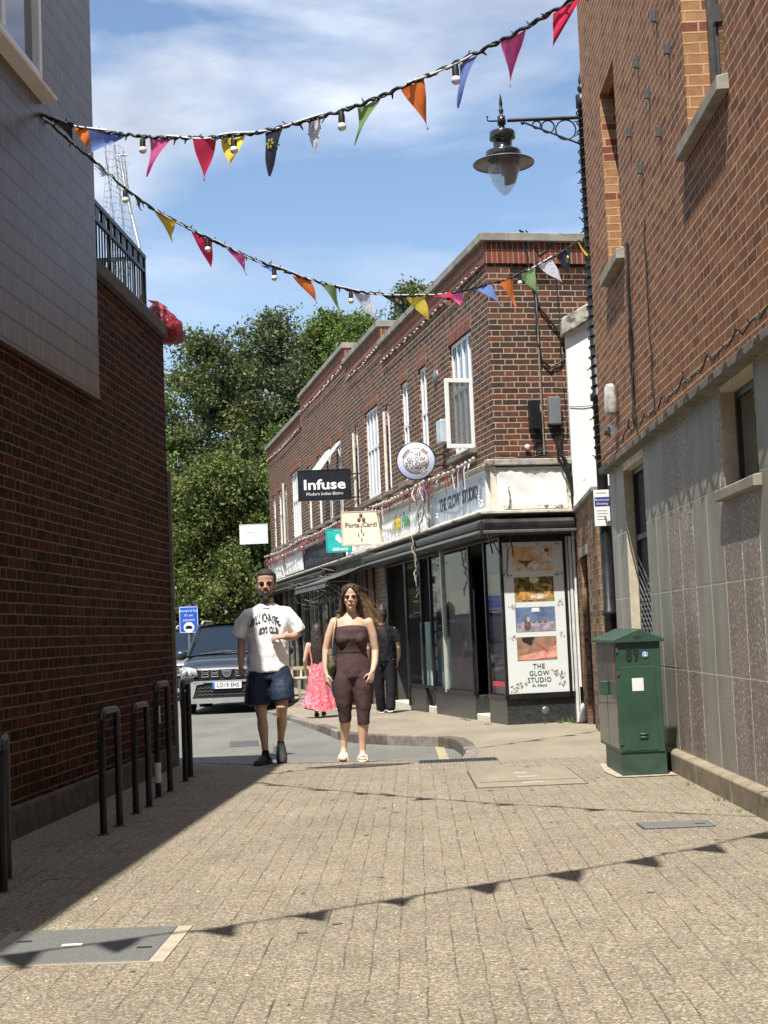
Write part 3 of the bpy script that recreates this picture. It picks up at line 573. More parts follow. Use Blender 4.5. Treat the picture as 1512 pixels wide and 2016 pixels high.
for p, q in zip(pts, pts[1:]):
    for i in range(5): t = i/5; s = t*t*(3-2*t); sm_.append((p[0]+(q[0]-p[0])*t, p[1]+(q[1]-p[1])*t, p[2]+(q[2]-p[2])*s+rnd.uniform(-.006, .006)))
b.tube(sm_, .007, 5)
for p in sm_[::4]: b.tube([p, (p[0]+rnd.uniform(-.02, .02), p[1]+.02, p[2]+rnd.uniform(-.02, .035))], .005, 4)
tag(b.build('fairy_light_cable', M_cable), 'looping black fairy light cable lying along the stone ledge', 'cable')
# bulkhead light and camera
t = thing('wall_light', 'silver capsule wall light on the brown brick wall beside the lamp column', 'light', RM @ Vector((13.75, 0, 3.3)))
b = MB(); b.box(-.03, .0, -.045, .045, -.13, .10); b.build('back_plate', M_lead, t, bev=.01)
b = MB(); b.lathe([(.0, -.15), (.045, -.15), (.06, -.12), (.062, 0), (.05, .12), (.035, .15), (0, .155)], (-.07, 0, 0), 18); b.build('diffuser', mat('ribbed_clear_plastic', (.42, .41, .39), .15, 0, .3, 14, .1, 60, spec=1, coat=.6), t)
t = thing('security_camera', 'small white dome camera just below the silver wall light', 'camera', RM @ Vector((13.85, 0, 3.02)))
b = MB(); b.lathe([(0, 0), (.06, 0), (.055, -.08), (0, -.08)], (0, 0, 0), 16, axis='x'); b.build('housing', M_white, t)
b = MB(); b.ball((-.09, 0, -.01), .05, 14); b.build('dome', mat('smoked_dome', (.05, .05, .055), .12, 0, spec=1), t)
# ---------------------------------------------------------------- low brick link wall with doorway
def frame2(P, Q):
    P = Vector((*P, 0)); Q = Vector((*Q, 0)); e = (Q-P).normalized(); n = Vector((-e.y, e.x, 0)); return Matrix(((e.x, n.x, 0, P.x), (e.y, n.y, 0, P.y), (0, 0, 1, 0), (0, 0, 0, 1)))
KM = frame2((2.27, 15.78), (2.43, 18.8)); KL = 3.02
M_kbrick = brick('yellow_brown_brick', [(.22, .12, .058), (.15, .075, .045), (.28, .165, .08), (.09, .05, .036), (.19, .10, .05)], (.20, .16, .11), mb=.7)
K = thing('brick_wall', 'low tan brick wall with dark doorway between the poster window and the lamp column', 'wall')
b = MB(KM); wall_grid(b, 0, KL, -.2, 2.62, [(1.42, 2.38, -.2, 2.02, .25)], 0, .25); b.face([(0, 0, 2.62), (KL, 0, 2.62), (KL, -.25, 2.62), (0, -.25, 2.62)]); b.face([(0, 0, -.2), (0, 0, 2.62), (0, -1.2, 2.62), (0, -1.2, -.2)])
b.build('brickwork', M_kbrick, K)
b = MB(KM); b.box(-.02, KL, -.28, .04, 2.62, 2.68); b.build('coping', M_coping, K, bev=.01)
b = MB(KM); b.box(1.34, 2.46, -.05, .012, 2.02, 2.14); b.build('lintel', M_stone, K, bev=.005)
b = MB(KM); b.box(1.42, 2.38, -.3, -.22, -.2, 2.02); d_ = b.build('door', M_black, K)
b = MB(KM); b.box(1.42, 1.49, -.22, -.05, -.2, 2.02); b.box(2.31, 2.38, -.22, -.05, -.2, 2.02); b.build('door_frame', M_black, d_, bev=.005)
# white rendered gable
G = thing('rendered_wall', 'bright white rendered wall with sloping stone coping beside the lamp column', 'wall')
b = MB(); b.prism([(2.43, 2.3), (4.2, 2.3), (4.2, 5.85), (2.43, 4.93)], 18.72, 18.84, 'y'); b.build('render', mat('white_render', (.80, .79, .75), .8, 0, .05, 3, .3, 30, wear=((.55, .53, .47), 5, .62)), G)
b = MB(); b.prism([(2.38, 4.90), (4.2, 5.85), (4.2, 6.08), (2.38, 5.13)], 18.62, 18.9, 'y'); b.build('coping', mat('weathered_render_coping', (.36, .34, .29), .9, 0, .25, 8, .8, 30, wear=((.10, .10, .085), 5, .5)), G, bev=.02)
b = MB(); b.tube([(2.43, 18.71, 3.99), (2.6, 18.705, 3.985), (2.9, 18.71, 4.01)], .005, 5); b.build('wire', M_cable, G)
# ================================================================ LAMP COLUMN
LX, LY = 2.315, 15.46
t = thing('street_lamp', 'black lamp column at the building corner carrying a glass lantern on a scrolled bracket', 'street lamp', (LX, LY, 0))
b = MB(); b.lathe([(.085, 0), (.085, .7), (.10, .72), (.10, .78), (.066, .82), (.062, 1.0), (.062, 1.28), (.08, 1.29), (.08, 1.33), (.060, 1.35), (.058, 3.55), (.082, 3.56), (.085, 3.62), (.056, 3.65), (.05, 6.74), (.068, 6.75), (.068, 6.88), (.045, 6.89), (.018, 6.90), (.032, 6.92), (.046, 6.95), (.04, 6.98), (.020, 7.0), (.032, 7.03), (.022, 7.09), (.0, 7.17)], (0, 0, 0), 20)
b.build('column', M_blackmetal, t)
b = MB(); pts = []; a = 0; z = 2.9
while z < 6.75: pts.append((.066*math.cos(a), .066*math.sin(a), z)); a += .5; z += .0085
b.tube(pts, .008, 4)
for k in range(0, len(pts), 7):
    p = pts[k]; b.tube([p, (p[0]*1.55, p[1]*1.55, p[2]+rnd.uniform(-.03, .03))], .006, 4)
b.build('fairy_light_wrap', M_cable, t)
hx = 1.44-LX; HY = 0; BZ = 6.64
b = MB(); b.tube([(0, 0, BZ), (hx+.06, 0, BZ)], .020, 10); b.tube([(hx, 0, BZ), (hx-.13, 0, BZ), (hx-.15, 0, BZ+.01), (hx-.155, 0, BZ+.04), (hx-.145, 0, BZ+.055)], .010, 8)
def ring(cx, cz, R, r=.009): b.tube([(cx+R*math.cos(q), 0, cz+R*math.sin(q)) for q in np.linspace(0, 2*math.pi, 29)], r, 6, cap=False)
ring(-.19, BZ-.130, .108); ring(-.38, BZ-.087, .067); ring(-.50, BZ-.062, .042)
b.tube([(-.03, 0, BZ-.30), (-.06, 0, BZ-.285), (-.64, 0, BZ-.03)], .010, 6); b.ball((-.65, 0, BZ-.035), .022, 8); b.tube([(-.035, 0, BZ), (-.035, 0, BZ-.31)], .009, 6)
b.build('bracket', M_blackmetal, t)
b = MB(); b.lathe([(.0, BZ+.31), (.012, BZ+.25), (.022, BZ+.18), (.012, BZ+.15), (.022, BZ+.13), (.028, BZ+.10), (.016, BZ+.07), (.02, BZ+.05), (.045, BZ+.045), (.048, BZ-.045), (.032, BZ-.05), (.034, BZ-.11), (.10, BZ-.115), (.135, BZ-.125), (.142, BZ-.14), (.142, BZ-.20), (.135, BZ-.21), (.105, BZ-.225), (.102, BZ-.30), (.12, BZ-.325), (.19, BZ-.345), (.195, BZ-.36), (.195, BZ-.41), (.19, BZ-.42)], (hx, 0, 0), 28)
lan = b.build('lantern', mat('gloss_black_enamel', (.012, .014, .014), .22, 0, .2, 8, .05, 50, spec=.6, coat=.5), t)
b = MB(); b.lathe([(.17, BZ-.415), (.30, BZ-.455), (.325, BZ-.472), (.322, BZ-.48), (.295, BZ-.468), (.165, BZ-.43)], (hx, 0, 0), 36); b.build('reflector_skirt', mat('grey_enamel', (.20, .195, .18), .35, .1, .1, 8), lan)
b = MB(); b.lathe([(.326, BZ-.468), (.332, BZ-.474), (.326, BZ-.484)], (hx, 0, 0), 36); b.build('skirt_rim', M_blackmetal, lan)
gt = NT('lantern_glass'); gt.set(col=(.75, .80, .85), rough=.05, spec=.9, alpha=.33); 
b = MB(); b.lathe([(.175, BZ-.43), (.178, BZ-.50), (.165, BZ-.58), (.13, BZ-.68), (.075, BZ-.77), (.03, BZ-.815), (0, BZ-.825)], (hx, 0, 0), 28); b.build('glass_bowl', gt.mat, lan)
b = MB(); V = []; 
prof = [(.165, BZ-.43), (.166, BZ-.50), (.152, BZ-.58), (.118, BZ-.68)]
for r_, z_ in prof:
    for k in range(11):
        q = math.radians(-55+k*14); V.append((hx+r_*math.cos(q), r_*math.sin(q), z_))
b.mesh(V, [(i*11+k, i*11+k+1, (i+1)*11+k+1, (i+1)*11+k) for i in range(3) for k in range(10)]); b.lathe([(.03, BZ-.43), (.03, BZ-.60), (.0, BZ-.62)], (hx, 0, 0), 12)
b.build('inner_shield', mat('brown_shield', (.14, .11, .085), .6, 0, .2, 9), lan)
# notice plate on the column
t = thing('notice_sign', 'white notice plate with a blue heading fixed to the lamp column', 'sign', (LX-.03, LY-.08, 2.40))
b = MB(); b.box(-.085, .085, -.01, 0, -.18, .20); b.build('panel', mat('white_sign', (.78, .78, .76), .4, 0, .03), t, bev=.003)
b = MB(); b.box(-.078, .078, -.0125, -.0105, .03, .125); b.build('heading_band', mat('sign_navy', (.03, .05, .22), .4), t)
b = MB(); 
for z_ in (.095, .055): text(b, 'Restricted' if z_ > .09 else 'Drinking', .034, frame((0, -.014, z_), (1, 0, 0), (0, 0, 1)), ext=.0005)
b.build('lettering', M_white, t)
b = MB()
for z_ in (.165, -.02, -.05, -.08, -.11): b.box(-.06, .04+rnd.uniform(-.02, .02), -.012, -.0105, z_, z_+.006)
b.build('small_print', mat('grey_print', (.25, .28, .38), .6), t)
b = MB(); b.lathe([(.09, 1.02), (.092, 1.04), (.09, 1.06)], (LX, LY, 0), 16); tag(b.build('cable_tie', M_white), 'white plastic tie round the foot of the black lamp column', 'cable tie')
# ================================================================ GREEN CABINET
M_green = mat('cabinet_green', (.022, .060, .038), .5, 0, .18, 3, .1, 60, coat=.08, wear=((.10, .13, .10), 24, .70))
M_greend = mat('cabinet_green_sheen', (.055, .075, .062), .35, .1, .3, 6, .1, 60, coat=.3, wear=((.22, .22, .20), 5, .60))  # door green greyed for painted sheen, plus worn patches
CA = thing('utility_cabinet', 'green steel street cabinet numbered 89 beside the granite wall', 'cabinet', (1.955, 11.68, 0))
hw = .175
b = MB(); b.box(-hw+.005, hw+.01, .01, .86, -.02, .19); b.build('base', mat('cabinet_base_green', (.030, .062, .042), .55, 0, .25, 6, .1, 60, wear=((.10, .09, .07), 8, .64)), CA, bev=.004)
b = MB(); b.box(-hw, hw, 0, 1.12, .185, 1.055); b.build('cabinet_body', [M_green], CA, bev=.006, seg=2)
b = MB(); b.box(-hw-.003, -hw+.001, .05, .56, .21, 1.03); dr = b.build('door', M_greend, CA, bev=.003)
b = MB(); b.box(-hw-.003, -hw+.001, .575, 1.09, .21, 1.03); dr2 = b.build('door', M_greend, CA, bev=.003)
b = MB(); b.box(-hw-.055, -hw-.003, .46, .62, .62, .735); b.build('lock_box', M_green, CA, bev=.006)
b = MB(); b.prism([(-hw-.035, 1.045), (hw+.03, 1.045), (hw+.03, 1.07), (.01, 1.155), (-hw-.035, 1.07)], -.03, 1.16, 'y'); b.build('roof', M_green, CA, bev=.006, seg=2)
b = MB(); b.box(-hw+.03, hw-.05, -.004, .001, .20, .855); b.build('front_panel', M_green, CA, bev=.002)
b = MB()
for z in (.30, .325): b.lathe([(0, -.035), (.010, -.035), (.012, 0), (.010, .035), (0, .035)], (-.01+.02, -.004, z), 10, axis='x')
b.build('vent_louvre', M_green, CA)
for z in (.25, .79, .97): b = MB(); b.box(-hw+.0, -hw+.018, -.01, 0, z, z+.035); b.build('hinge', M_lead, CA)
for x, z in ((-.09, 1.0), (.06, 1.0), (-.06, .20), (.05, .20)): b = MB(); b.ball((x, -.002, z), .006, 8); b.build('rivet', M_lead, CA)
b = MB(); text(b, '89', .145, frame((-.045, -.0045, .945), (1, 0, 0), (0, 0, 1)), ext=.0008, off=.0035, sx=.70, sp=1.12); b.build('number', mat('stencil_black', (.004, .006, .005), .7), CA)
b = MB(); b.lathe([(.0, -.0015), (.027, -.0015), (.027, 0)], (.055, -.003, .945), 20, axis='y'); st = b.build('round_sticker', mat('sticker_blue', (.04, .10, .45), .4), CA)
b = MB(); b.lathe([(.019, -.003), (.022, -.003), (.022, -.002), (.019, -.002)], (.055, -.003, .945), 20, axis='y'); b.box(.04, .07, -.0065, -.005, .935, .941); b.box(.048, .062, -.0065, -.005, .941, .953); b.build('emblem', M_white, st)
b = MB(); b.box(-.06, .03, -.0065, -.004, .665, .765); b.build('paper_sticker', mat('paper_label', (.72, .68, .64), .6, 0, .05, 20), CA)
b = MB(); text(b, 'BCM', .03, frame((-.0, -.0315, 1.083), (1, 0, 0), (0, 0, 1)), ext=.0005); b.build('maker_lettering', mat('stencil_black', (.012, .02, .014), .7), CA)
b = MB(); b.box(-hw-.0045, -hw-.002, .10, .16, .73, .96); b.build('red_door_strip', mat('dull_red_strip', (.35, .06, .05), .4, 0, .3, 10), CA)  # plain upright red strip on the near side door
struct(patch('cabinet_footing', [(1.73, 11.64), (1.85, 11.60), (2.2, 11.61), (2.2, 12.7), (1.76, 12.8), (1.70, 12.1)], mat('pale_mortar_bed', (.36, .31, .22), .9, 0, .25, 14, .7, 60), .007))
# ================================================================ BUNTING
def proj(p):
    d = Vector(p)-Vector((0, 0, CAMZ)); z = d.dot(fw); return (756+F*d.dot(rr)/z, 1008-F*d.dot(uu)/z, z)
FC = {k: mat('flag_'+k, c, .75, 0, .06, 20) for k, c in dict(orange=(.90, .24, .06), blue=(.22, .34, .80), pink=(.92, .18, .48), red=(.72, .05, .12), yellow=(.90, .70, .10), navy=(.035, .045, .075), white=(.74, .75, .80), green=(.33, .52, .22), dark=(.05, .06, .05)).items()}
for m in FC.values():   # thin cloth lets some sun through
    nt_ = m.node_tree; bs = [n for n in nt_.nodes if n.type == 'BSDF_PRINCIPLED'][0]; out = [n for n in nt_.nodes if n.type == 'OUTPUT_MATERIAL'][0]
    tr = nt_.nodes.new('ShaderNodeBsdfTranslucent'); ms = nt_.nodes.new('ShaderNodeMixShader'); ms.inputs[0].default_value = .6
    nt_.links.new(bs.inputs['Base Color'].links[0].from_socket, tr.inputs[0]); nt_.links.new(bs.outputs[0], ms.inputs[1]); nt_.links.new(tr.outputs[0], ms.inputs[2]); nt_.links.new(ms.outputs[0], out.inputs[0])
M_rope = mat('twisted_black_rope', (.02, .022, .021), .6, 0, .3, 50, .5, 150)
M_bulb = mat('opal_bulb', (.80, .77, .74), .2, 0, .03, 9, spec=.8, coat=.4)
M_tape = mat('white_tape', (.72, .73, .76), .6)
def interp(P, n):
    P = np.array(P, float); d = np.r_[0, np.cumsum(np.linalg.norm(np.diff(P, axis=0), axis=1))]; s = np.linspace(0, d[-1], n)
    Q = np.stack([np.interp(s, d, P[:, i]) for i in range(3)], 1)
    for _ in range(6): Q[1:-1] = (Q[:-2]+2*Q[1:-1]+Q[2:])/4
    return Q
def bunting(label, P, flags, bulbs, seed=1, px=True):
    rg = np.random.RandomState(seed); n = 420; Q = interp(P, n); T = thing('bunting_string', label, 'bunting', tuple(Q[0]), 0, 'strings of bunting across the alley'); o0 = Vector(Q[0])
    W = Q.copy(); W[:, 2] += .006*np.sin(np.arange(n)*.9); W[:, 1] += .008*np.cos(np.arange(n)*.9)
    b = MB(Matrix.Translation(-o0)); b.tube([tuple(p) for p in W], [.0072+.004*abs(math.sin(i*.9+math.sin(i*.13)*2)) for i in range(n)], 6)
    W2 = Q.copy(); W2[:, 2] += .010*np.cos(np.arange(n)*.55+1); W2[:, 1] -= .008*np.cos(np.arange(n)*.55); b.tube([tuple(p) for p in W2], .0045, 5)
    for i in range(6, n-4, 7):
        p = Vector(W[i]); d = Vector((rg.uniform(-.6, .6), rg.uniform(-.6, .6), rg.uniform(-1, 1))).normalized()*rg.uniform(.03, .055); b.tube([p, p+d*.5, p+d], [.007, .006, .003], 4)
    b.build('cord', M_rope, T)
    X = np.array([proj(q)[0] for q in Q]) if px else np.linspace(0, 1, n)
    ok = rg.rand(12) > .25
    for a in range(12):
        if not ok[a]: continue
        i0, i1 = a*n//12, (a+1)*n//12-rg.randint(2, 8); R = [tuple(Q[i]+np.array([0, -.010, .002+.010*math.sin(i*.11+a)])) for i in range(i0, i1, 3)]
        b = MB(Matrix.Translation(-o0)); b.tube(R, .0062, 5); b.build('white_tape', M_tape, T)
    for (xl, xr, tx, ty, colr, emb) in flags:
        xl, xr = (xl-1, xr+1) if px else (xl, xr); i0, i1 = sorted((int(np.abs(X-xl).argmin()), int(np.abs(X-xr).argmin())))
        if i1 == i0: i1 = min(n-1, i0+1)
        A, B = Vector(Q[i0]), Vector(Q[i1])
        if px:
            c = (A+B)/2; cx, cy, cz = proj(c); tip = c+(rr*(tx-cx)-uu*(ty-cy))*cz/F; wl = .165/max(.04, (B-A).length)
            L_ = (tip-c).length; want = .27
            if L_ < want: tip += Vector((0, (want**2-L_**2)**.5*rg.uniform(.5, 1), 0))
        else: tip = (A+B)/2+Vector((tx, rg.uniform(-.2, -.06), ty))
        b = MB(Matrix.Translation(-o0)); nu, nv = 7, 9; V = []; nrm = (B-A).cross(tip-A).normalized(); ph = rg.uniform(0, 6)
        A2, B2 = A-Vector((0, 0, .01)), B-Vector((0, 0, .01))
        for j in range(nv):
            v = j/(nv-1)
            for i in range(nu):
                u = i/(nu-1); base = A2+(B2-A2)*u; p = base+(tip-base)*(v**.97); p = p+nrm*(.034*math.sin(3.4*v+ph+u*2.4)*(.3+v)*(1.2-v)+.008*math.sin(6*u+ph*2)*(1-v)); V.append(p)
        uvx = lambda p: (0, 0)
        b.mesh(V, [(j*nu+i, j*nu+i+1, (j+1)*nu+i+1, (j+1)*nu+i) for j in range(nv-1) for i in range(nu-1)], 0, True, uvx)
        fo = b.build('flag', FC[colr], T)
        if emb:
            b = MB(Matrix.Translation(-o0)); c = (A+B)/2+(tip-(A+B)/2)*.33; ax = (B-A).normalized(); dn = (tip-c).normalized()
            for sgn in (1, -1):
                for k in range(6 if emb == 'flower' else 9):
                    q = k*2*math.pi/(6 if emb == 'flower' else 9); dv = ax*math.cos(q)+dn*math.sin(q); pv = nrm.cross(dv); o_ = nrm*(.026*sgn)
                    r1, r2_ = (.010, .036) if emb == 'flower' else (.022, .034)
                    b.face([tuple(c+o_+dv*r1), tuple(c+o_+dv*(r1+r2_)/2+pv*.009), tuple(c+o_+dv*r2_), tuple(c+o_+dv*(r1+r2_)/2-pv*.009)])
            b.build('printed_flower' if emb == 'flower' else 'printed_rosette', FC['yellow'] if emb == 'flower' else FC['blue'], fo)
    for bx in bulbs:
        i0 = int(np.abs(X-bx).argmin()); p = Vector(Q[i0]); b = MB(Matrix.Translation(-o0)); b.tube([p, p-Vector((0, 0, .03)), p-Vector((0, 0, .07))], [.012, .019, .019], 10); h_ = b.build('bulb_holder', M_cable, T)
        b = MB(Matrix.Translation(-o0)); b.ball(tuple(p-Vector((0, 0, .092))), .026, 14); b.build('bulb', M_bulb, h_)
    return T
SA = [(-2.405, 10.38, 5.06), (-2.26, 10.24, 4.96), (-2.12, 10.11, 4.87), (-1.82, 9.83, 4.70), (-1.42, 9.45, 4.51), (-1.04, 9.1, 4.37), (-.70, 8.77, 4.27), (-.37, 8.46, 4.22), (-.07, 8.17, 4.19), (.22, 7.90, 4.20), (.49, 7.65, 4.22), (.75, 7.41, 4.25), (.99, 7.19, 4.30), (1.25, 6.95, 4.37), (1.6, 6.6, 4.5), (2.13, 6.1, 4.75)]
bunting('upper bunting string with white-tipped flags crossing the sky to the top right', SA,
  [(105, 138, 140, 274, 'dark', 0), (148, 184, 160, 284, 'orange', 0), (178, 246, 168, 292, 'blue', 0), (292, 332, 285, 340, 'pink', 0), (383, 423, 401, 356, 'red', 0), (437, 482, 443, 305, 'yellow', 0), (523, 562, 530, 347, 'navy', 'flower'), (609, 630, 616, 288, 'white', 'rosette'), (703, 746, 699, 278, 'green', 0), (791, 833, 844, 241, 'orange', 0), (903, 940, 902, 211, 'blue', 0), (988, 1035, 1008, 157, 'pink', 0), (1091, 1141, 1094, 69, 'red', 0)], [281, 459, 673, 897], 3)
SB = [(-2.405, 10.38, 5.06), (-2.31, 10.48, 5.0), (-2.16, 10.64, 4.88), (-2.01, 10.8, 4.77), (-1.85, 10.97, 4.64), (-1.69, 11.14, 4.54), (-1.35, 11.5, 4.41), (-.98, 11.89, 4.30), (-.59, 12.3, 4.23), (-.17, 12.75, 4.20), (.29, 13.23, 4.25), (.78, 13.75, 4.39), (1.32, 14.32, 4.63), (1.91, 14.95, 5.02), (2.20, 15.40, 5.28)]
bunting('lower bunting string sagging from the grey tiled wall to the black lamp column', SB,
  [(172, 215, 190, 330, 'white', 'rosette'), (250, 276, 268, 394, 'dark', 'flower'), (303, 342, 336, 472, 'yellow', 0), (377, 416, 411, 518, 'red', 0), (445, 478, 484, 536, 'pink', 0), (510, 534, 548, 537, 'blue', 0), (580, 612, 623, 594, 'orange', 0), (630, 662, 672, 613, 'green', 0), (692, 726, 738, 626, 'white', 'rosette'), (752, 788, 802, 616, 'navy', 'flower'), (800, 834, 845, 628, 'yellow', 0), (845, 884, 912, 592, 'red', 0), (886, 909, 907, 596, 'pink', 0), (938, 962, 988, 601, 'blue', 0), (983, 1010, 1017, 606, 'orange', 0), (1025, 1049, 1059, 578, 'green', 0), (1062, 1086, 1106, 556, 'white', 'rosette'), (1098, 1118, 1120, 549, 'navy', 'flower'), (1136, 1156, 1168, 514, 'yellow', 0)], [247, 408, 540, 690, 882, 1022, 1115], 5)
# overhead strings just above the frame, whose shadows cross the paving
def skystring(label, G, z0, seed, cols):
    k = SUNV/(-SUNV.z); P = []
    n = len(G)
    for i, (x, y) in enumerate(G):
        t = i/(n-1); z = z0+1.3*(2*t-1)**2*.5; P.append((x-k.x*z, y-k.y*z, z))
    s = .0
    fl = [(a, a+.040, rnd.uniform(.06, .14), -.30, c, 0) for a, c in zip(np.linspace(.06, .95, len(cols)), cols)]
    return bunting(label, P, fl, [], seed, False)
skystring('bunting string above the camera whose flag shadows cross the foreground paving', [(-2.2, 5.55), (-1.58, 5.86), (-1.12, 6.08), (-.63, 6.38), (-.06, 6.76), (.48, 7.13), (1.0, 7.45), (1.63, 7.95), (2.02, 8.35), (2.55, 8.8)], 4.6, 11, ['blue', 'pink', 'red', 'yellow', 'navy', 'white', 'green', 'orange', 'blue', 'pink', 'red', 'yellow'])
# ================================================================ PARADE OF SHOPS
PMt = Matrix(((-.2008, -.9796, 0, 1.45), (.9796, -.2008, 0, 18.7), (0, 0, 1, 0), (0, 0, 0, 1)))
M_pbrick = brick('parade_red_brown_brick', [(.125, .048, .031), (.085, .040, .028), (.150, .054, .034), (.065, .036, .028), (.105, .043, .029), (.052, .033, .026)], (.40, .32, .22), mb=.6)
M_psold = brick('parade_soldier_brick', [(.22, .055, .032), (.17, .045, .028), (.19, .060, .036), (.13, .045, .032)], (.36, .25, .17), header=False, rot=True, bw=.215, bh=.062, mb=.5)
U1 = 23.3
PB = thing('parade_building', 'two-storey red-brown brick parade with white windows and stone-capped parapet', 'building')
WN = [(.92, 2.13, 3.66, 5.24, 'big'), (3.60, 4.12, 3.66, 5.27, 'n'), (4.93, 5.45, 3.66, 5.27, 'n'), (6.43, 6.75, 3.66, 5.12, 's'), (7.42, 8.66, 3.66, 5.28, 'big'), (9.42, 9.74, 3.66, 5.18, 's'), (11.3, 11.85, 3.68, 5.2, 'n'), (12.6, 13.15, 3.68, 5.2, 'n'), (14.0, 14.5, 3.68, 5.2, 'n'), (15.5, 16.0, 3.68, 5.15, 'n'), (17.2, 18.75, 3.66, 5.3, 'big'), (19.6, 20.1, 3.66, 5.12, 's'), (20.75, 21.3, 3.66, 5.12, 'n'), (22.0, 22.5, 3.66, 5.12, 'n')]
SEC = [(0, 6.8, 6.20), (6.8, 10.35, 6.55), (10.35, 16.6, 6.88), (16.6, U1+.0, 6.50)]
b = MB(PMt)
for u0_, u1_, zt in SEC:
    wall_grid(b, u0_, u1_, 3.2, zt-.52, [(*w_[:4], .11) for w_ in WN if u0_ <= w_[0] < u1_], 0, .11, 0, 0)
    b.face([(u0_, -.0, zt-.52), (u1_, 0, zt-.52), (u1_, -.0, zt-.02), (u0_, -.0, zt-.02)], 0)
b.face([(0, 0, 2.4), (0, -4, 2.4), (0, -4, 5.95), (0, 0, 5.95)], 0)
b.face([(0, 0, 5.70), (0, 0, 5.95), (0, -4, 5.95), (0, -4, 5.70)], 0) if False else None
b.face([(U1, 0, -.3), (U1, -6, -.3), (U1, -6, 6.4), (U1, 0, 6.4)], 0)
b.face([(0, -.3, 5.9), (U1, -.3, 5.9), (U1, -6, 5.9), (0, -6, 5.9)], 0)
b.build('brick_wall', M_pbrick, PB)
b = MB(PMt)
for u0_, u1_, zt in SEC: b.box(u0_+.0, u1_-.0, -.24, .028, zt-.30, zt-.02)
b.box(-.028, .0, -4, .028, 5.90, 6.18)
b.build('soldier_course', M_psold, PB)
for w_ in WN:
    if w_[4] != 's': b = MB(PMt); b.box(w_[0]-.04, w_[1]+.04, -.02, .006, w_[3], w_[3]+.225); b.build('window_lintel', M_psold, PB)
b = MB(PMt)
for k, (u0_, u1_, zt) in enumerate(SEC):
    b.box(u0_-.02-(.07 if k == 0 else 0), u1_+.02, -.30, .085, zt-.02, zt+.09)
    b.box(u0_-.0, u0_+.22, -2.0, -.30, zt-.6, zt-.02, 1); b.box(u0_-.03, u0_+.26, -2.05, -.30, zt-.02, zt+.09)
b.box(-.09, .24, -4, -.30, 6.18, 6.29)
b.build('parapet_coping', [M_coping, M_pbrick], PB, bev=.008)
M_curtain = mat('net_curtain', (.55, .54, .50), .8, 0, .15, 3)
M_wglass = glassmat('upper_window_glass', (.16, .20, .25), .06)
M_sill = mat('dark_stone_sill', (.17, .155, .125), .85, 0, .25, 6, .5, 60)
for (u0_, u1_, z0, z1, kd) in WN:
    b = MB(PMt); D = -.085; t = .05
    def fr(a, c, d, e, p=0): b.box(a, c, D, D+.05+p, d, e)
    fr(u0_, u1_, z0, z0+t); fr(u0_, u1_, z1-t, z1); fr(u0_, u0_+t, z0+t, z1-t); fr(u1_-t, u1_, z0+t, z1-t)
    zt = z0+(z1-z0)*.56
    if kd == 's': fr((u0_+u1_)/2-.02, (u0_+u1_)/2+.02, z0+t, z1-t)
    else:
        fr(u0_+t, u1_-t, zt-.03, zt+.03); nb = 4 if kd == 'big' else 2
        for i in range(1, nb):
            x = u0_+(u1_-u0_)*i/nb; fr(x-.028, x+.028, z0+t, zt-.03); fr(x-.022, x+.022, zt+.03, z1-t)
    f_ = b.build('window_frame', M_white, PB, bev=.004)
    b = MB(PMt); b.box(u0_+t, u1_-t, D+.015, D+.025, z0+t, z1-t); b.build('pane', M_wglass, f_)
    b = MB(PMt); b.prism([(-.1, z0-.11), (.09, z0-.11), (.09, z0-.05), (-.1, z0)], u0_-.07, u1_+.07, 'x'); b.build('window_sill', M_sill, PB, bev=.004)
# casement of the first window standing open (hinged at the far jamb side, swung toward the street)
def casement(hu, z0, z1, wd, ang, nm='open_casement', top=False):
    M2 = PMt @ Matrix.Translation((hu, .0, 0)) @ Matrix.Rotation(ang, 4, 'Z'); b = MB(M2)
    for a, c, d, e in ((0, wd, z0, z0+.055), (0, wd, z1-.055, z1), (0, .05, z0+.055, z1-.055), (wd-.05, wd, z0+.055, z1-.055)): b.box(a, c, -.02, .025, d, e)
    o = b.build(nm, M_white, PB, bev=.004); b = MB(M2); b.box(.05, wd-.05, 0, .006, z0+.055, z1-.055); b.build('pane', glassmat('casement_glass', (.10, .11, .11), .03, .55) if 'cg' not in MATS else MATS['cg'], o); return o
MATS['cg'] = glassmat('casement_glass', (.12, .13, .13), .03, .6)
casement(.96, 3.62, 4.56, .40, math.radians(98))
b = MB(PMt); 
for i in range(7): b.tube([(1.05+i*.13, -.13+.02*(i % 2), 3.72), (1.04+i*.13+.03*math.sin(i), -.12, 4.5)], .05, 7)
b.build('curtain', M_curtain, PB)
# top-hung sashes propped open over the bistro sign
for u_ in (11.3, 12.6):
    M2 = PMt @ Matrix.Translation((u_, .02, 5.12)) @ Matrix.Rotation(math.radians(38), 4, 'X'); b = MB(M2)
    for a, c, d, e in ((0, .5, -.72, -.67), (0, .5, -.05, 0), (0, .05, -.67, -.05), (.45, .5, -.67, -.05)): b.box(a, c, -.02, .02, d, e)
    o = b.build('open_casement', M_white, PB, bev=.004); b = MB(M2); b.box(.05, .45, 0, .005, -.67, -.05); b.build('pane', MATS['cg'], o)
for u_, z0, z1 in ((6.62, 3.55, 5.0), (9.6, 3.5, 5.05), (19.9, 3.4, 5.2)): b = MB(PMt); b.tube([(u_, .05, z0), (u_, .05, z1)], .028, 8); b.build('downpipe', mat('cream_pipe', (.66, .58, .46), .6, 0, .12, 9), PB)
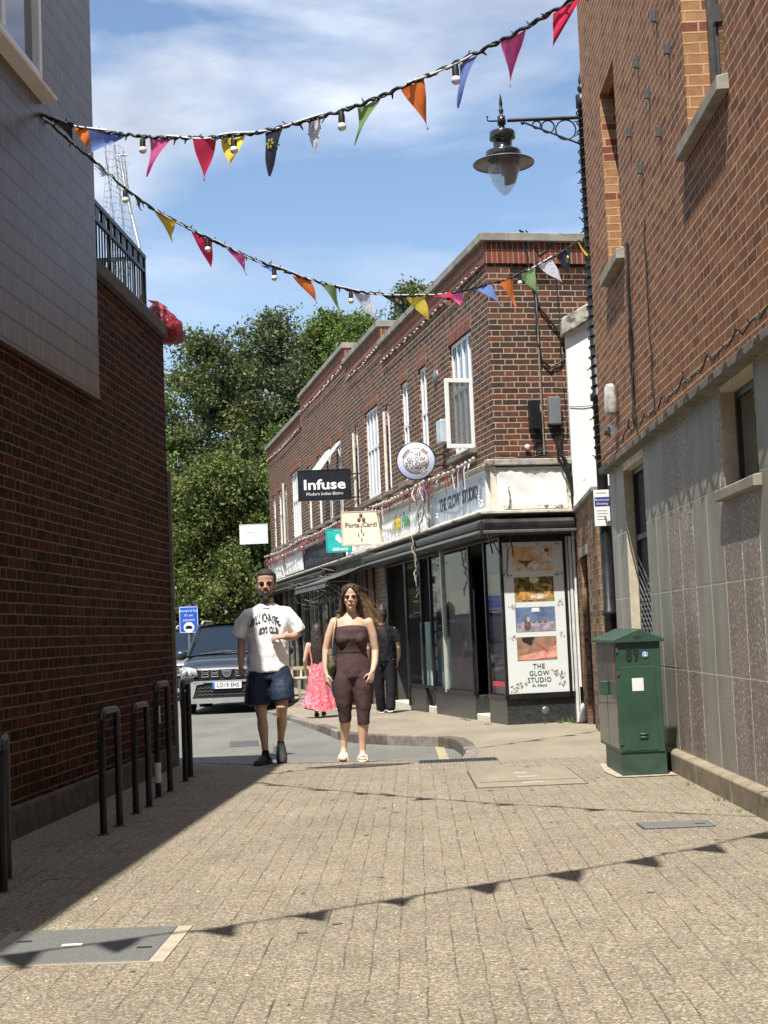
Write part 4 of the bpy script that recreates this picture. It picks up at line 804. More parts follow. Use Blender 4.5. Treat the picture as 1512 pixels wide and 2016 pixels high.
# wall fittings: two satellite-like discs, vent
b = MB(PMt); b.lathe([(0, .03), (.10, .03), (.11, .0)], (2.95, 0, 4.95), 18, axis='y'); b.v = [v for v in b.v]; b.build('round_wall_plate', M_grey, PB)
b = MB(PMt); b.box(2.28, 2.55, 0, .14, 3.88, 4.22); b.build('alarm_box', mat('pale_alarm_box', (.45, .50, .52), .4), PB, bev=.02, seg=2)
# --- shop fascias, each a sign of its own
M_sgrey = mat('grey_sign_face', (.42, .45, .50), .35, 0, .05, 3, spec=.5)
M_swhite = mat('cream_white_sign_face', (.66, .65, .62), .5, 0, .08, 5, wear=((.38, .36, .32), 12, .70))
M_sdark = mat('dark_sign_face', (.018, .020, .024), .4)
M_txt = mat('dark_sign_lettering', (.04, .04, .045), .5)
def fascia(name, label, u0_, u1_, z0, z1, m, w=.10, th=.05, trim=M_wpaint):
    T = thing(name, label, 'shop sign', PMt @ Vector(((u0_+u1_)/2, w, z0)))
    inv = Matrix.Translation(-T.location)
    b = MB(inv @ PMt); b.box(u0_, u1_, w-th, w, z0, z1); b.build('panel', m, T, bev=.004)
    b = MB(inv @ PMt)
    b.box(u0_-.03, u0_, w-th, w+.02, z0-.03, z1+.03); b.box(u1_, u1_+.03, w-th, w+.02, z0-.03, z1+.03); b.box(u0_, u1_, w-th, w+.02, z0-.03, z0); b.box(u0_, u1_, w-th, w+.02, z1, z1+.03); b.build('trim', trim, T)
    return T, inv
def fm(inv, u, w, z): return inv @ PMt @ frame((u, w, z), (-1, 0, 0), (0, 0, 1))   # text frame reading toward the street
FB = thing('shopfront_fascia', 'peeling dark timber cornice running above all the shop windows', 'shopfront')
b = MB(PMt); b.box(0.0, U1, 0, .05, 2.40, 3.28); b.build('fascia_board', mat('aged_fascia_board', (.12, .115, .105), .8, 0, .3, 5, .4, 30), FB)
b = MB(PMt); b.prism([(.0, 2.63), (.30, 2.635), (.32, 2.655), (.31, 2.675), (.2, 2.69), (.0, 2.70)], -.28, U1, 'x')
b.box(-.30, .0, -.98, .30, 2.632, 2.675)
b.build('cornice', mat('peeling_white_cornice', (.56, .52, .44), .8, 0, .2, 7, .6, 40, wear=((.07, .065, .06), 5, .57)), FB, bev=.008)
b = MB(PMt); b.prism([(.02, 3.22), (.16, 3.24), (.17, 3.29), (.02, 3.34)], 0, U1, 'x'); b.prism([(-.16, 3.24), (-.02, 3.22), (-.02, 3.34), (-.17, 3.29)], -.98, .02, 'y') if False else None
b.box(-.14, .0, -.98, .16, 3.26, 3.34); b.build('top_moulding', mat('chipped_paint_moulding', (.34, .31, .26), .85, 0, .25, 9, .5, 40, wear=((.07, .06, .05), 8, .56)), FB, bev=.01)
T, inv = fascia('shop_sign', 'grey fascia sign reading THE GLOW STUDIO with dark capitals', .12, 3.18, 2.75, 3.20, M_sgrey)
b = MB(); text(b, 'THE GLOW', .25, fm(inv, 2.10, .104, 2.99), off=.004, sx=.9); text(b, 'STUDIO', .25, fm(inv, .96, .104, 2.99), off=.004, sx=.9); b.build('lettering', M_txt, T)
b = MB(); 
for u_, z_, r_ in ((.42, 3.12, .045), (.40, 3.03, .03), (.46, 2.93, .05), (.40, 2.83, .05), (2.95, 3.1, .04), (2.9, 2.88, .05)):
    for k in range(5): q = k*1.2566; b.ball(tuple(inv @ PMt @ Vector((u_+r_*math.cos(q), .104, z_+r_*.8*math.sin(q)))), r_*.42, 8, sc=(1, .15, 1))
b.build('floral_print', mat('pale_print', (.62, .63, .64), .5), T)
T, inv = fascia('shop_sign', 'white vertically ribbed fascia with yellow and green plant-like lettering', 3.42, 7.45, 2.77, 3.24, M_swhite)
b = MB(inv @ PMt); x = 3.5
while x < 7.4: b.box(x, x+.045, .10, .112, 2.79, 3.22); x += .105
b.build('ribs', mat('sign_rib', (.70, .70, .68), .5), T)
b = MB()
text(b, 'thai', .36, fm(inv, 5.62, .118, 3.0), off=.012); b.build('lettering', mat('sign_yellow', (.70, .50, .04), .5), T)
b = MB(); text(b, 'rice', .36, fm(inv, 4.98, .118, 3.0), off=.012); b.build('lettering', mat('sign_leaf_green', (.07, .30, .12), .5), T)
T, inv = fascia('shop_sign', 'white ribbed fascia sign partly hidden behind the hanging coffee sign', 7.8, 10.5, 2.78, 3.26, M_swhite)
b = MB(inv @ PMt); x = 7.85
while x < 10.45: b.box(x, x+.045, .10, .112, 2.80, 3.24); x += .105
b.build('ribs', mat('sign_rib', (.70, .70, .68), .5), T); b = MB(); text(b, 'Porta Cardi', .26, fm(inv, 9.2, .118, 3.0), off=.006); b.build('lettering', M_txt, T)
T, inv = fascia('shop_sign', 'dark charcoal ribbed fascia sign beneath the black bistro sign', 10.85, 16.3, 2.80, 3.30, M_sdark, trim=M_black)
b = MB(inv @ PMt); x = 10.9
while x < 16.2: b.box(x, x+.05, .10, .115, 2.82, 3.28); x += .13
b.build('ribs', mat('charcoal_rib', (.05, .055, .065), .45), T); b = MB(); text(b, 'infuse', .22, fm(inv, 12.4, .12, 2.98)); b.build('lettering', M_grey, T)
T, inv = fascia('shop_sign', 'farther white ribbed fascia under red ribbons, next to the dark one', 16.7, 19.5, 2.82, 3.32, M_swhite)
b = MB(inv @ PMt); x = 16.75
while x < 19.4: b.box(x, x+.05, .10, .115, 2.84, 3.30); x += .13
b.build('ribs', mat('sign_rib', (.70, .70, .68), .5), T)
T, inv = fascia('shop_sign', 'farthest white ribbed fascia at the end of the parade', 20.2, 23.1, 2.80, 3.34, M_swhite)
b = MB(inv @ PMt); x = 20.25
while x < 23.0: b.box(x, x+.05, .10, .115, 2.82, 3.32); x += .13
b.build('ribs', mat('sign_rib', (.70, .70, .68), .5), T)
# white sheeted return fascia facing the camera
T = thing('shop_sign', 'blank white sheeted fascia with peeling corners facing the camera', 'shop sign', PMt @ Vector((0, -.5, 2.7)))
inv = Matrix.Translation(-T.location)
b = MB(inv @ PMt); V = []; nu, nv = 26, 12
for j in range(nv):
    for i in range(nu):
        u = i/(nu-1); v = j/(nv-1); V.append((-.085-.012*math.sin(9*u+3*v)*math.sin(5*v+2*u)-.010*abs(math.sin(22*u))*(v > .85), .03-.93*u, 2.74+.45*v+.012*math.sin(40*u)*(j == nv-1)))
b.mesh(V, [(j*nu+i, j*nu+i+1, (j+1)*nu+i+1, (j+1)*nu+i) for j in range(nv-1) for i in range(nu-1)]); b.box(-.075, 0, -.93, .08, 2.70, 3.24); b.build('sheet', mat('white_sheet', (.80, .80, .77), .55, 0, .05, 3, .25, 14), T)
b = MB(inv @ PMt); b.box(-.11, .0, -.95, .12, 2.70, 2.745); b.box(-.10, -.06, .03, .10, 2.745, 3.25); b.box(-.10, -.06, -.95, -.91, 2.745, 3.25); b.build('trim', mat('peeling_trim', (.66, .62, .50), .8, 0, .15, 9, .6, 30, wear=((.10, .08, .05), 10, .52)), T)
# --- roller blind boxes / folded awning
M_blind = mat('dark_grey_blind_box', (.060, .060, .062), .30, .45, .3, 4, .15, 40, wear=((.30, .29, .27), 9, .68))
def blindbox(label, u0_, u1_, side=False):
    T = thing('awning_box', label, 'awning', (PMt @ Vector((-.2, -.45, 2.45))) if side else (PMt @ Vector(((u0_+u1_)/2, .2, 2.45)))); inv = Matrix.Translation(-T.location); b = MB(inv @ PMt)
    pr = [(.30, 2.42), (.36, 2.46), (.37, 2.52), (.32, 2.56), (.08, 2.57), (.08, 2.36), (.16, 2.37)]
    if side: b.prism([(-x, z) for x, z in pr][::-1], u0_, u1_, 'y')
    else: b.prism(pr, u0_, u1_, 'x')
    b.build('housing', M_blind, T, bev=.012, seg=2); b = MB(inv @ PMt)
    if side: b.box(-.37, -.33, u0_, u1_, 2.385, 2.42)
    else: b.box(u0_, u1_, .33, .37, 2.385, 2.42)
    b.build('front_rail', M_grey, T, bev=.005); return T
blindbox('grey retracted blind box above the poster window, facing the camera', -.92, .30, True)
blindbox('grey retracted blind box above the glow studio side windows', -.30, 3.2)
blindbox('worn grey blind box above the open black doorway', 3.3, 7.6)
blindbox('farther grey blind box above the cluttered shop windows', 12.2, 17.4)
blindbox('last grey blind box near the end of the parade', 17.6, 23.0)
AW = thing('folding_awning', 'half-open grey canvas awning on thin metal arms above the woman', 'awning', PMt @ Vector((9.6, .2, 2.5))); inv = Matrix.Translation(-AW.location)
b = MB(inv @ PMt)
V = []; nu = 14
for j in range(6):
    for i in range(nu):
        u = 7.9+3.9*i/(nu-1); v = j/5; V.append((u, .12+.85*v, 2.50-.32*v-.03*math.sin(v*3.1)+.015*math.sin(i*1.7)*v))
b.mesh(V, [(j*nu+i, j*nu+i+1, (j+1)*nu+i+1, (j+1)*nu+i) for j in range(5) for i in range(nu-1)])
b.face([(7.9, .97, 2.18), (11.8, .97, 2.18), (11.8, .985, 2.06), (7.9, .985, 2.06)]); b.build('canvas', mat('grey_canvas', (.105, .10, .095), .8, 0, .25, 4, .3, 60), AW)
b = MB(inv @ PMt)
for u_ in (8.2, 9.8, 11.5): b.tube([(u_, .05, 1.95), (u_+.15, .5, 2.18), (u_, .95, 2.17)], .014, 6); b.tube([(u_, .95, 2.17), (u_+.1, .35, 1.7)], .010, 6)
b.tube([(7.9, .97, 2.17), (11.8, .97, 2.17)], .02, 8); b.build('arm', M_grey, AW)
# --- Glow Studio shopfront
M_frame = mat('black_shop_frame', (.018, .018, .020), .35, .2, .25, 6)
M_riser = mat('black_granite_riser', (.035, .037, .038), .3, 0, .35, 30, spec=.6)
M_silver = mat('white_alloy_frame', (.55, .54, .50), .35, .3, .1)
SF = thing('shopfront', 'black-framed glow studio shopfront with recessed glass doors', 'shopfront', PMt @ Vector((1.5, 0, 0))); inv = Matrix.Translation(-SF.location); Q = inv @ PMt
for q_ in ((-.0, .84, -.9, .0, -.1, .30), (1.62, 3.2, -.25, -.02, -.15, .30), (3.202, 4.0, -.25, -.03, -.2, .32), (4.65, 5.75, -.25, -.02, -.2, .32)): b = MB(Q); b.box(*q_); b.build('stallriser', M_riser, SF, bev=.006)
for q_ in ((.84, 1.62, -1.0, -.03, -.1, .055), (4.0, 4.65, -1, -.06, -.2, .04), (5.75, 7.35, -1, -.04, -.2, .03)): b = MB(Q); b.box(*q_); b.build('doorstep', mat('pale_stone_step', (.60, .55, .44), .7, 0, .1, 8, .2, 60), SF, bev=.01)
b = MB(Q)
def bar(u_, z0=.30, z1=2.42, w0=-.05, w1=.0, d=.045): b.box(u_-d/2, u_+d/2, w0, w1, z0, z1)
b.box(-.012, .86, -.05, .012, .30, .345); bar(.82); bar(.01, d=.05)
b.box(1.6, 3.2, -.06, .0, .30, .345); b.box(3.2, 5.8, -.06, -.01, .32, .365)
for u_ in (1.63, 4.02, 4.66, 5.74): bar(u_)
b.box(0, 7.35, -.10, -.0, 2.34, 2.45); b.box(.84, 1.62, -.62, -.56, 2.1, 2.2)
bar(.86, .05, 2.35, -.6, -.55); bar(1.58, .05, 2.35, -.6, -.55); bar(5.8, 0, 2.4, -.06, -.0, .08); bar(7.3, 0, 2.4, -.08, -.0, .14)
b.build('window_frame', M_frame, SF, bev=.003)
b = MB(Q); bar(3.20, .3, 2.42, -.05, .012, .045); b.build('pale_mullion', M_silver, SF, bev=.003)
for a, c, w_ in ((.05, .80, -.02), (1.66, 3.15, -.02), (3.30, 4.0, -.025), (4.68, 5.70, -.02)):
    b = MB(Q); b.box(a, c, w_-.006, w_, .345, 2.36); b.build('shop_window', M_glass_t, SF)
b = MB(Q); b.box(.9, 1.56, -.58, -.572, .08, 2.1); b.build('glass_door', M_glass_t, SF)
b = MB(Q)
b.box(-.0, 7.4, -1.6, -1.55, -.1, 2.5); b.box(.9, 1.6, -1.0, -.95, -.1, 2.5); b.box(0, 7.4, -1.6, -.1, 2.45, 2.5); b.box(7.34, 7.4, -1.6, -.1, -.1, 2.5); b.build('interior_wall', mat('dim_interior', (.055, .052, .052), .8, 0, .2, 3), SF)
for q_ in ((.05, .78, -.10, -.08, .35, 1.9), (1.68, 3.12, -.09, -.075, .35, 1.75)): b = MB(Q); b.box(*q_); b.build('window_backing', mat('taupe_window_film', (.19, .16, .155), .5, 0, .08, 3), SF)
b = MB(Q); b.box(4.7, 5.4, -.16, -.14, .35, 1.35); b.box(3.34, 4.0, -.16, -.14, .35, 1.1); b.box(4.05, 4.1, -.12, -.10, .35, 1.9, 1); b.build('mint_display_board', [mat('mint_board', (.42, .56, .50), .6, 0, .06, 3), mat('deep_teal_board', (.04, .07, .07), .6)], SF)
b = MB(Q); b.box(4.75, 5.6, -.5, -.48, .35, 1.2); b.box(4.8, 5.5, -.45, -.44, 1.5, 2.2, 1); b.build('window_display', [mat('teal_display', (.05, .17, .16), .4), mat('olive_display', (.20, .19, .06), .6, 0, .4, 5)], SF)
b = MB(Q); b.box(.93, 1.56, -.66, -.64, .9, 2.1); b.box(.93, 1.56, -.66, -.64, .1, .895, 1); b.build('door_blind', [mat('taupe_window_film', (.19, .16, .155), .5), mat('grey_teal_board', (.12, .15, .15), .6)], SF)
b = MB(Q); b.box(.95, 1.42, -.56, -.555, .62, 1.68); b.build('price_list', mat('paper_list', (.66, .65, .62), .7), SF)
b = MB(Q)
for i in range(16): b.box(1.12, 1.12+.2+.1*rnd.random(), -.554, -.552, .85+i*.045, .858+i*.045)
b.build('price_list_print', mat('grey_print', (.25, .28, .38), .6), SF)
b = MB(Q); b.box(7.05-.6, 7.05, -.62, -.6, -.1, 2.3); b.box(5.9, 7.2, -1.2, -1.19, .0, 2.3); b.build('open_door', M_black, SF)
b = MB(Q)
for i in range(6):
    for j in range(2): b.box(6.0+j*.24, 6.2+j*.24, -.60, -.59, .55+i*.22, .72+i*.22)
b.build('framed_cards', mat('pale_blue_cards', (.30, .34, .37), .6, 0, .3, 20), SF)
b = MB(Q); b.box(.1, .65, -.012, -.008, .46, .52); b.build('red_lettering', mat('red_neon', (.55, .03, .06), .5), SF)
# --- poster window facing the camera
PO = thing('poster', 'tall white salon poster with four photographs and THE GLOW STUDIO lettering', 'poster', PMt @ Vector((-.02, -.45, .3))); inv = Matrix.Translation(-PO.location)
def S(w, z, d=0): return inv @ PMt @ Vector((-.022-d, w, z))
PF = inv @ PMt @ Matrix(((0, 0, -1, -.03), (-1, 0, 0, 0), (0, 1, 0, 0), (0, 0, 0, 1)))   # local (x right = -w, y up, z out)
b = MB(PF); b.box(.02, .82, .37, 2.28, -.012, 0); b.build('paper', mat('white_poster_paper', (.70, .73, .72), .35, 0, .02, 3), PO)
b = MB(PF)
for a, c, d, e in ((-.02, .02, .30, 2.36), (.82, .86, .30, 2.36), (.02, .82, 2.28, 2.36), (-.03, .9, .30, .37)): b.box(a, c, d, e, -.04, .012)
b.build('poster_frame', M_frame, PO, bev=.004)
b = MB(PF)
b.box(.865, .885, .3, 2.36, -.04, .0); b.box(.90, .935, -.1, 2.36, -.06, .01); b.box(.95, .96, .0, 2.5, -.1, .0); b.box(.895, .94, -.1, 2.5, -.20, -.06); b.build('side_jamb', mat('white_jamb', (.62, .61, .57), .5, 0, .1, 6, wear=((.12, .11, .10), 12, .66)), PO)
pics = [(.155, .68, 1.91, 2.219), (.155, .68, 1.522, 1.835), (.155, .68, 1.143, 1.453), (.155, .68, .779, 1.077)]
def blob(name, pts, m, d): b = MB(PF); b.face([(x, y, d) for x, y in pts]); return b.build(name, m, PO)
def ell(cx, cy, rx, ry, a=0, n=18): return [(cx+rx*math.cos(q)*math.cos(a)-ry*math.sin(q)*math.sin(a), cy+rx*math.cos(q)*math.sin(a)+ry*math.sin(q)*math.cos(a)) for q in np.linspace(0, 2*math.pi, n, endpoint=False)]
def picmat(name, stops, sc, dist=1.5):
    t = NT(name); n = t.noise(t.obj(), sc, 3, .5, dist); t.set(col=t.ramp(n, stops), rough=.4); return t.mat
skinp = mat('print_skin', (.62, .34, .17), .45, 0, .15, 9)
for k, (x0_, x1_, y0_, y1_) in enumerate(pics):
    bmt = [picmat('print_facial', [(.3, (.60, .30, .13)), (.6, (.80, .55, .32))], 6), picmat('print_garden', [(.3, (.03, .028, .012)), (.5, (.16, .13, .05)), (.66, (.55, .38, .12))], 9), picmat('print_massage_room', [(.3, (.08, .12, .20)), (.7, (.20, .27, .42))], 5), picmat('print_waxing', [(.3, (.22, .12, .08)), (.7, (.40, .25, .17))], 5)][k]
    b = MB(PF); b.box(x0_, x1_, y0_, y1_, -.002, .002); b.build('photograph', bmt, PO)
_m0 = mat
def mat(name, col, rough=.6, metal=0, var=.12, vs=6, *a, **k):
    return _m0(name, col, rough, metal, .32, 16, *a, **k) if name.startswith('print_') else _m0(name, col, rough, metal, var, vs, *a, **k)
def A(k, pts): x0_, x1_, y0_, y1_ = pics[k]; return [(x0_+(x1_-x0_)*min(1, max(0, u)), y0_+(y1_-y0_)*min(1, max(0, v))) for u, v in pts]
cream = mat('print_cream', (.66, .60, .48), .45, 0, .1, 20); brown = mat('print_brown', (.20, .10, .04), .5); 
blob('printed_towel', A(0, ell(.62, .22, .24, .22)), cream, .0035); blob('printed_robe', A(0, [(.45, 1), (.72, 1), (1, .45), (1, .2), (.8, .42), (.62, .68)]), mat('print_white', (.74, .70, .62), .5), .003); blob('printed_towel', A(0, [(0, 0), (.5, 0), (.36, .14), (.22, .2), (.12, .34), (0, .22)]), cream, .004)
blob('printed_hair', A(0, ell(.86, .84, .06, .08)), brown, .004); blob('printed_jaw', A(0, [(.1, .45), (.3, .25), (.32, .12), (.38, .3), (.55, .5), (.42, .42)]), brown, .0045)
blob('printed_flare', A(1, ell(.5, .88, .12, .14)), mat('print_sun', (.80, .66, .34), .5), .003); blob('printed_mat', A(1, [(.08, .1), (.18, .75), (.3, .35), (.95, .30), (.97, .12), (.5, .06)]), mat('print_amber', (.52, .27, .08), .5, 0, .3, 30), .0035); blob('printed_towel_roll', A(1, ell(.62, .2, .22, .09)), cream, .004)
blob('printed_bed', A(2, [(.02, 0), (.02, .32), (.2, .40), (.97, .38), (1, 0)]), mat('print_mauve', (.36, .30, .36), .5, 0, .1, 9), .003); blob('printed_lamp', A(2, [(.40, .80), (.62, .80), (.60, .96), (.42, .96)]), mat('print_lamp', (.8, .8, .78), .5), .003); blob('printed_vase', A(2, ell(.29, .26, .085, .24)), mat('print_plum', (.12, .08, .09), .5), .0035); blob('printed_vase_top', A(2, ell(.31, .5, .04, .1)), cream, .004)
for u_ in (.45, .6, .74): blob('printed_stone', A(2, ell(u_, .37, .05, .03)), brown, .0042)
blob('printed_arm', A(3, [(.02, .05), (.05, .2), (.35, .30), (.62, .38), (1, .62), (1, .1), (.6, .08), (.3, .0)]), mat('print_pinkskin', (.66, .30, .23), .45, 0, .12, 12), .003); blob('printed_glove', A(3, [(.12, .98), (.45, 1), (.36, .62), (.15, .8)]), mat('print_black', (.02, .02, .022), .5), .0035); blob('printed_spatula', A(3, [(.36, .86), (.40, .82), (.78, .4), (.72, .38)]), mat('print_red', (.45, .08, .08), .5), .004)
b = MB()
for s_, y_, sz in (('THE', .700, .088), ('GLOW', .612, .088), ('STUDIO', .528, .088), ('St. Albans', .462, .046)): text(b, s_, sz, PF @ Matrix.Translation((.43, y_, .003)), ext=.0006, off=.002 if sz > .1 else .0006, sx=.95, sp=1.08)
for wx, y_, ws in ((.43-.155, .655, 1),): pass
b.build('lettering', mat('poster_dark_green_ink', (.03, .045, .035), .5), PO)
b = MB(PF); fl = random.Random(4); gm = mat('poster_floral_ink', (.20, .17, .16), .6, 0, .3, 40); 
def flower(x, y, s):
    for k in range(9):
        a = fl.uniform(0, 6.28); d = fl.uniform(.2, 1)*s; q = fl.uniform(0, 6.28); cx, cy = x+d*math.cos(a), y+d*.7*math.sin(a)
        b.face([(px_, py_, .0028+k*.0001) for px_, py_ in ell(cx, cy, s*fl.uniform(.14, .34), s*fl.uniform(.07, .16), q, 8)], fl.choice((0, 0, 1, 2)))
for x, y, s in ((.09, 2.22, .05), (.74, 2.24, .045), (.10, 1.86, .055), (.75, 1.87, .055), (.11, 1.47, .06), (.76, 1.50, .055), (.11, 1.08, .055), (.76, 1.09, .055), (.70, .60, .09), (.74, .50, .08), (.63, .63, .05), (.14, .46, .09), (.10, .40, .06), (.24, .48, .05)): flower(x, y, s)
b.build('floral_print', [gm, mat('poster_floral_pale', (.50, .46, .44), .6), mat('poster_floral_rose', (.45, .32, .30), .6)], PO)
b = MB(PF); b.tube([(.45, 2.345, .03), (.45, 2.30, .05), (.46, 2.25, .05), (.485, 2.24, .05), (.49, 2.27, .05)], .005, 6); b.tube([(.46, 2.6, .15), (.46, 2.56, .16), (.48, 2.53, .16), (.50, 2.55, .16)], .005, 6); b.build('hook', M_grey, PO)
b = MB(PMt); b.box(-.06, .0, -.95, .0, 2.34, 2.45); b.box(-.02, 0, -1.0, -.9, -.1, 2.6); struct_ = tag(b.build('window_head', M_black), 'black window head panel directly above the salon poster', 'panel')
b = MB(PMt); b.lathe([(0, -.012), (.035, -.012), (.04, -.008), (.05, -.006), (.052, 0)], (0, -.5, .14), 20, axis='x'); tag(b.build('wall_vent', M_grey), 'small round grey vent in the black riser under the poster', 'vent')
b = MB(PMt); b.tube([(.0-.09, -.955, .42), (-.09, -.955, 2.5)], .016, 8); b.lathe([(.075, -.12), (.06, .0), (.02, .20), (.0, .22)], (-.12, -.955, 0), 12); tag(b.build('drain_pipe', mat('white_pipe', (.68, .67, .62), .5)), 'white pipe with flared mortar foot at the right of the poster', 'pipe')
# --- other shopfronts further along
M_timber = mat('weathered_grey_timber', (.17, .15, .125), .8, 0, .35, 6, .5, 50, wear=((.42, .40, .36), 14, .70))
PI = thing('brick_pier', 'pale brick pier with dark strip between the black doorway and the next shop', 'pier', PMt @ Vector((8.3, 0, 0))); inv = Matrix.Translation(-PI.location)
b = MB(inv @ PMt); b.box(7.42, 9.6, -.3, -.01, -.2, 2.4); b.build('brickwork', brick('pier_brick', [(.17, .11, .085), (.13, .085, .07), (.20, .13, .10)], (.27, .23, .19), mb=.5), PI)
b = MB(inv @ PMt); b.box(8.35, 8.45, -.01, .02, -.1, 2.4); b.box(9.05, 9.12, -.01, .015, -.1, 2.4); b.build('dark_strip', M_black, PI)
SG = thing('shopfront', 'cluttered timber and glass cafe shopfront beyond the walking woman', 'shopfront', PMt @ Vector((13, 0, 0))); inv = Matrix.Translation(-SG.location); Q = inv @ PMt
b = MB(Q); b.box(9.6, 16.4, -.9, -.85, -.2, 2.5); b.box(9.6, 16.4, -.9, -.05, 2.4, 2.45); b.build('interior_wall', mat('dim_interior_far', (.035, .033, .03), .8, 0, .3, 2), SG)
b = MB(Q); x = 9.62; r4 = random.Random(8)
while x < 16.4: b.box(x, x+r4.uniform(.05, .09), -.06, r4.uniform(0, .03), -.2, 2.42); x += r4.choice((.32, .45, .55, .7))
b.box(9.6, 16.4, -.05, .0, .32, .40); b.box(9.6, 16.4, -.05, .0, 1.95, 2.02); b.build('timber_mullions', M_timber, SG)
b = MB(Q); b.box(9.6, 12.0, -.10, -.01, -.2, .36); b.box(12.9, 16.4, -.10, -.01, -.2, .36); b.build('stallriser', M_frame, SG)
b = MB(Q); b.box(9.6, 16.4, -.035, -.03, .4, 2.4); b.build('shop_window', M_glass_t, SG)
b = MB(Q)
for i in range(60):
    u_ = r4.uniform(9.7, 16.3); z_ = r4.uniform(.5, 2.2); b.box(u_, u_+r4.uniform(.03, .25), -.5, -.1-r4.uniform(0, .3), z_, z_+r4.uniform(.05, .4), r4.choice((0, 1, 2, 2)))
b.build('display_goods', [mat('goods_cream', (.42, .38, .30), .7), mat('goods_brown', (.14, .09, .06), .7), mat('goods_dark', (.04, .045, .04), .7)], SG)
SH = thing('shopfront', 'dark far shopfront with slim white posts at the end of the parade', 'shopfront', PMt @ Vector((20, 0, 0))); inv = Matrix.Translation(-SH.location); Q = inv @ PMt
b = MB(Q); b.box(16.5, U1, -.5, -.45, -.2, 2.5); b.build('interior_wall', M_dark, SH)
b = MB(Q); x = 16.5
while x < U1: b.box(x, x+.08, -.06, .02, -.2, 2.42, r4.choice((0, 1))); x += r4.choice((.5, .8, 1.0))
b.box(16.5, U1, -.05, .0, .35, .42); b.build('window_frame', [M_timber, M_frame], SH); b = MB(Q); b.box(16.5, U1, -.12, -.02, -.2, .38); b.build('stallriser', M_frame, SH); b = MB(Q); b.box(16.5, U1, -.035, -.03, .4, 2.4); b.build('shop_window', M_glass_t, SH)
# dead climber / cable tangle over the cafe front
b = MB(PMt)
for i in range(26):
    u_ = r4.uniform(9.4, 16.5); z_ = r4.uniform(2.1, 2.5); P_ = [(u_, .2, z_)]
    for k in range(7): P_.append((P_[-1][0]+r4.uniform(-.05, .35), .15+r4.uniform(0, .35), P_[-1][2]+r4.uniform(-.16, .13)))
    b.tube(P_, r4.uniform(.005, .014), 5)
for i in range(12):
    u_ = r4.uniform(9.6, 14.5); b.tube([(u_, .2, 2.4), (u_+.05, .22, 1.6), (u_+r4.uniform(-.1, .1), .2, r4.uniform(.2, 1.2))], .010, 5)
tag(b.build('bare_climber', mat('grey_stems', (.10, .09, .078), .8, 0, .3, 9)), 'tangle of bare grey stems hanging over the cafe windows', 'climbing plant')
# --- cables, boxes and conduits on the end wall of the parade
def W_(w, z, d=.03): return (-d, -w, z)
b = MB(PMt)
def cab(pts, r, n=6): b.tube(jit([W_(*p) for p in pts], .006, 5), r, n)
cab([(.46, 6.34), (.52, 6.3), (.56, 5.9), (.62, 5.5), (.63, 4.9), (.68, 4.62), (.78, 4.52), (.93, 4.6), (1.03, 4.75), (1.0, 4.9), (.8, 5.15), (.66, 5.35), (.62, 5.8)], .014)
cab([(1.05, 4.75), (1.07, 4.2), (1.09, 3.5), (1.08, 3.36)], .012); cab([(.55, 6.34), (.62, 6.2), (.72, 6.0), (.9, 6.15)], .010)
cab([(.92, 5.9), (.94, 5.2), (.93, 4.7)], .006); cab([(.95, 4.3), (.97, 3.9), (.96, 3.6)], .005)
cab([(.78, 3.78), (.80, 3.6), (.84, 3.40), (.9, 3.36)], .010); cab([(.84, 3.78), (.86, 3.5), (.92, 3.1), (1.0, 2.75), (1.05, 2.60)], .013); cab([(.88, 3.78), (.88, 3.5), (.95, 3.1), (1.03, 2.75), (1.06, 2.60)], .013); cab([(.80, 3.75), (.84, 3.45), (.93, 3.05), (1.02, 2.70)], .010)
cab([(.06, 3.40), (.4, 3.37), (.8, 3.36), (1.0, 3.40), (1.1, 3.3), (1.12, 2.7)], .010); cab([(.05, 3.36), (.3, 3.32), (.6, 3.40), (.8, 3.35)], .009)
for P_, r_ in (([(.78, 3.36), (.86, 3.2), (.93, 3.0), (1.0, 2.75), (1.03, 2.62)], .016), ([(.84, 3.36), (.90, 3.2), (.96, 3.0), (1.02, 2.72), (1.04, 2.60)], .016), ([(.88, 3.34), (.95, 3.1), (1.04, 2.75)], .011), ([(.9, 3.25), (.97, 3.05), (1.15, 2.92), (1.4, 2.85)], .007)): b.tube(jit([W_(p[0], p[1], .155) for p in P_], .006, 5), r_, 6)
for i in range(7): cab([(.52+.02*i, 3.85), (.55+.01*i, 3.65), (.50+.03*i, 3.5), (.56, 3.4)], .006, 5)
tag(b.build('wall_cables', M_cable), 'looping black cables on the end wall of the red-brown parade', 'cable')
b = MB(PMt); b.tube([W_(.64, 6.28), W_(.645, 3.4)], .011, 8); b.tube([W_(.78, 6.3), W_(.66, 6.15)], .010, 6); tag(b.build('grey_conduit', mat('old_grey_conduit', (.22, .19, .165), .7, .1, .25, 14)), 'straight grey conduit running up the end wall of the parade', 'conduit')
b = MB(PMt); b.box(-.10, 0, -.60, -.46, 3.72, 4.10); tag(b.build('junction_box', M_black, bev=.012, seg=2), 'black ribbed junction box, left of two on the parade end wall', 'junction box')
b = MB(PMt); b.box(-.10, 0, -.88, -.72, 3.78, 4.14); tag(b.build('junction_box', mat('grey_box', (.16, .17, .18), .45, 0, .1, 6), bev=.015, seg=2), 'smooth grey junction box, right of two on the parade end wall', 'junction box')
b = MB(PMt); b.ball(W_(.42, 3.50, .04), .036, 12); tag(b.build('globe_bulb', M_bulb), 'single white globe bulb on the end wall above the white fascia', 'bulb')
b = MB(PMt); pts = [W_(.12, 2.98, .13)]; 
for i in range(16): pts.append(W_(.12+.012*math.sin(i), 2.98-.055*(i+1), .13+.008*(i % 2)))
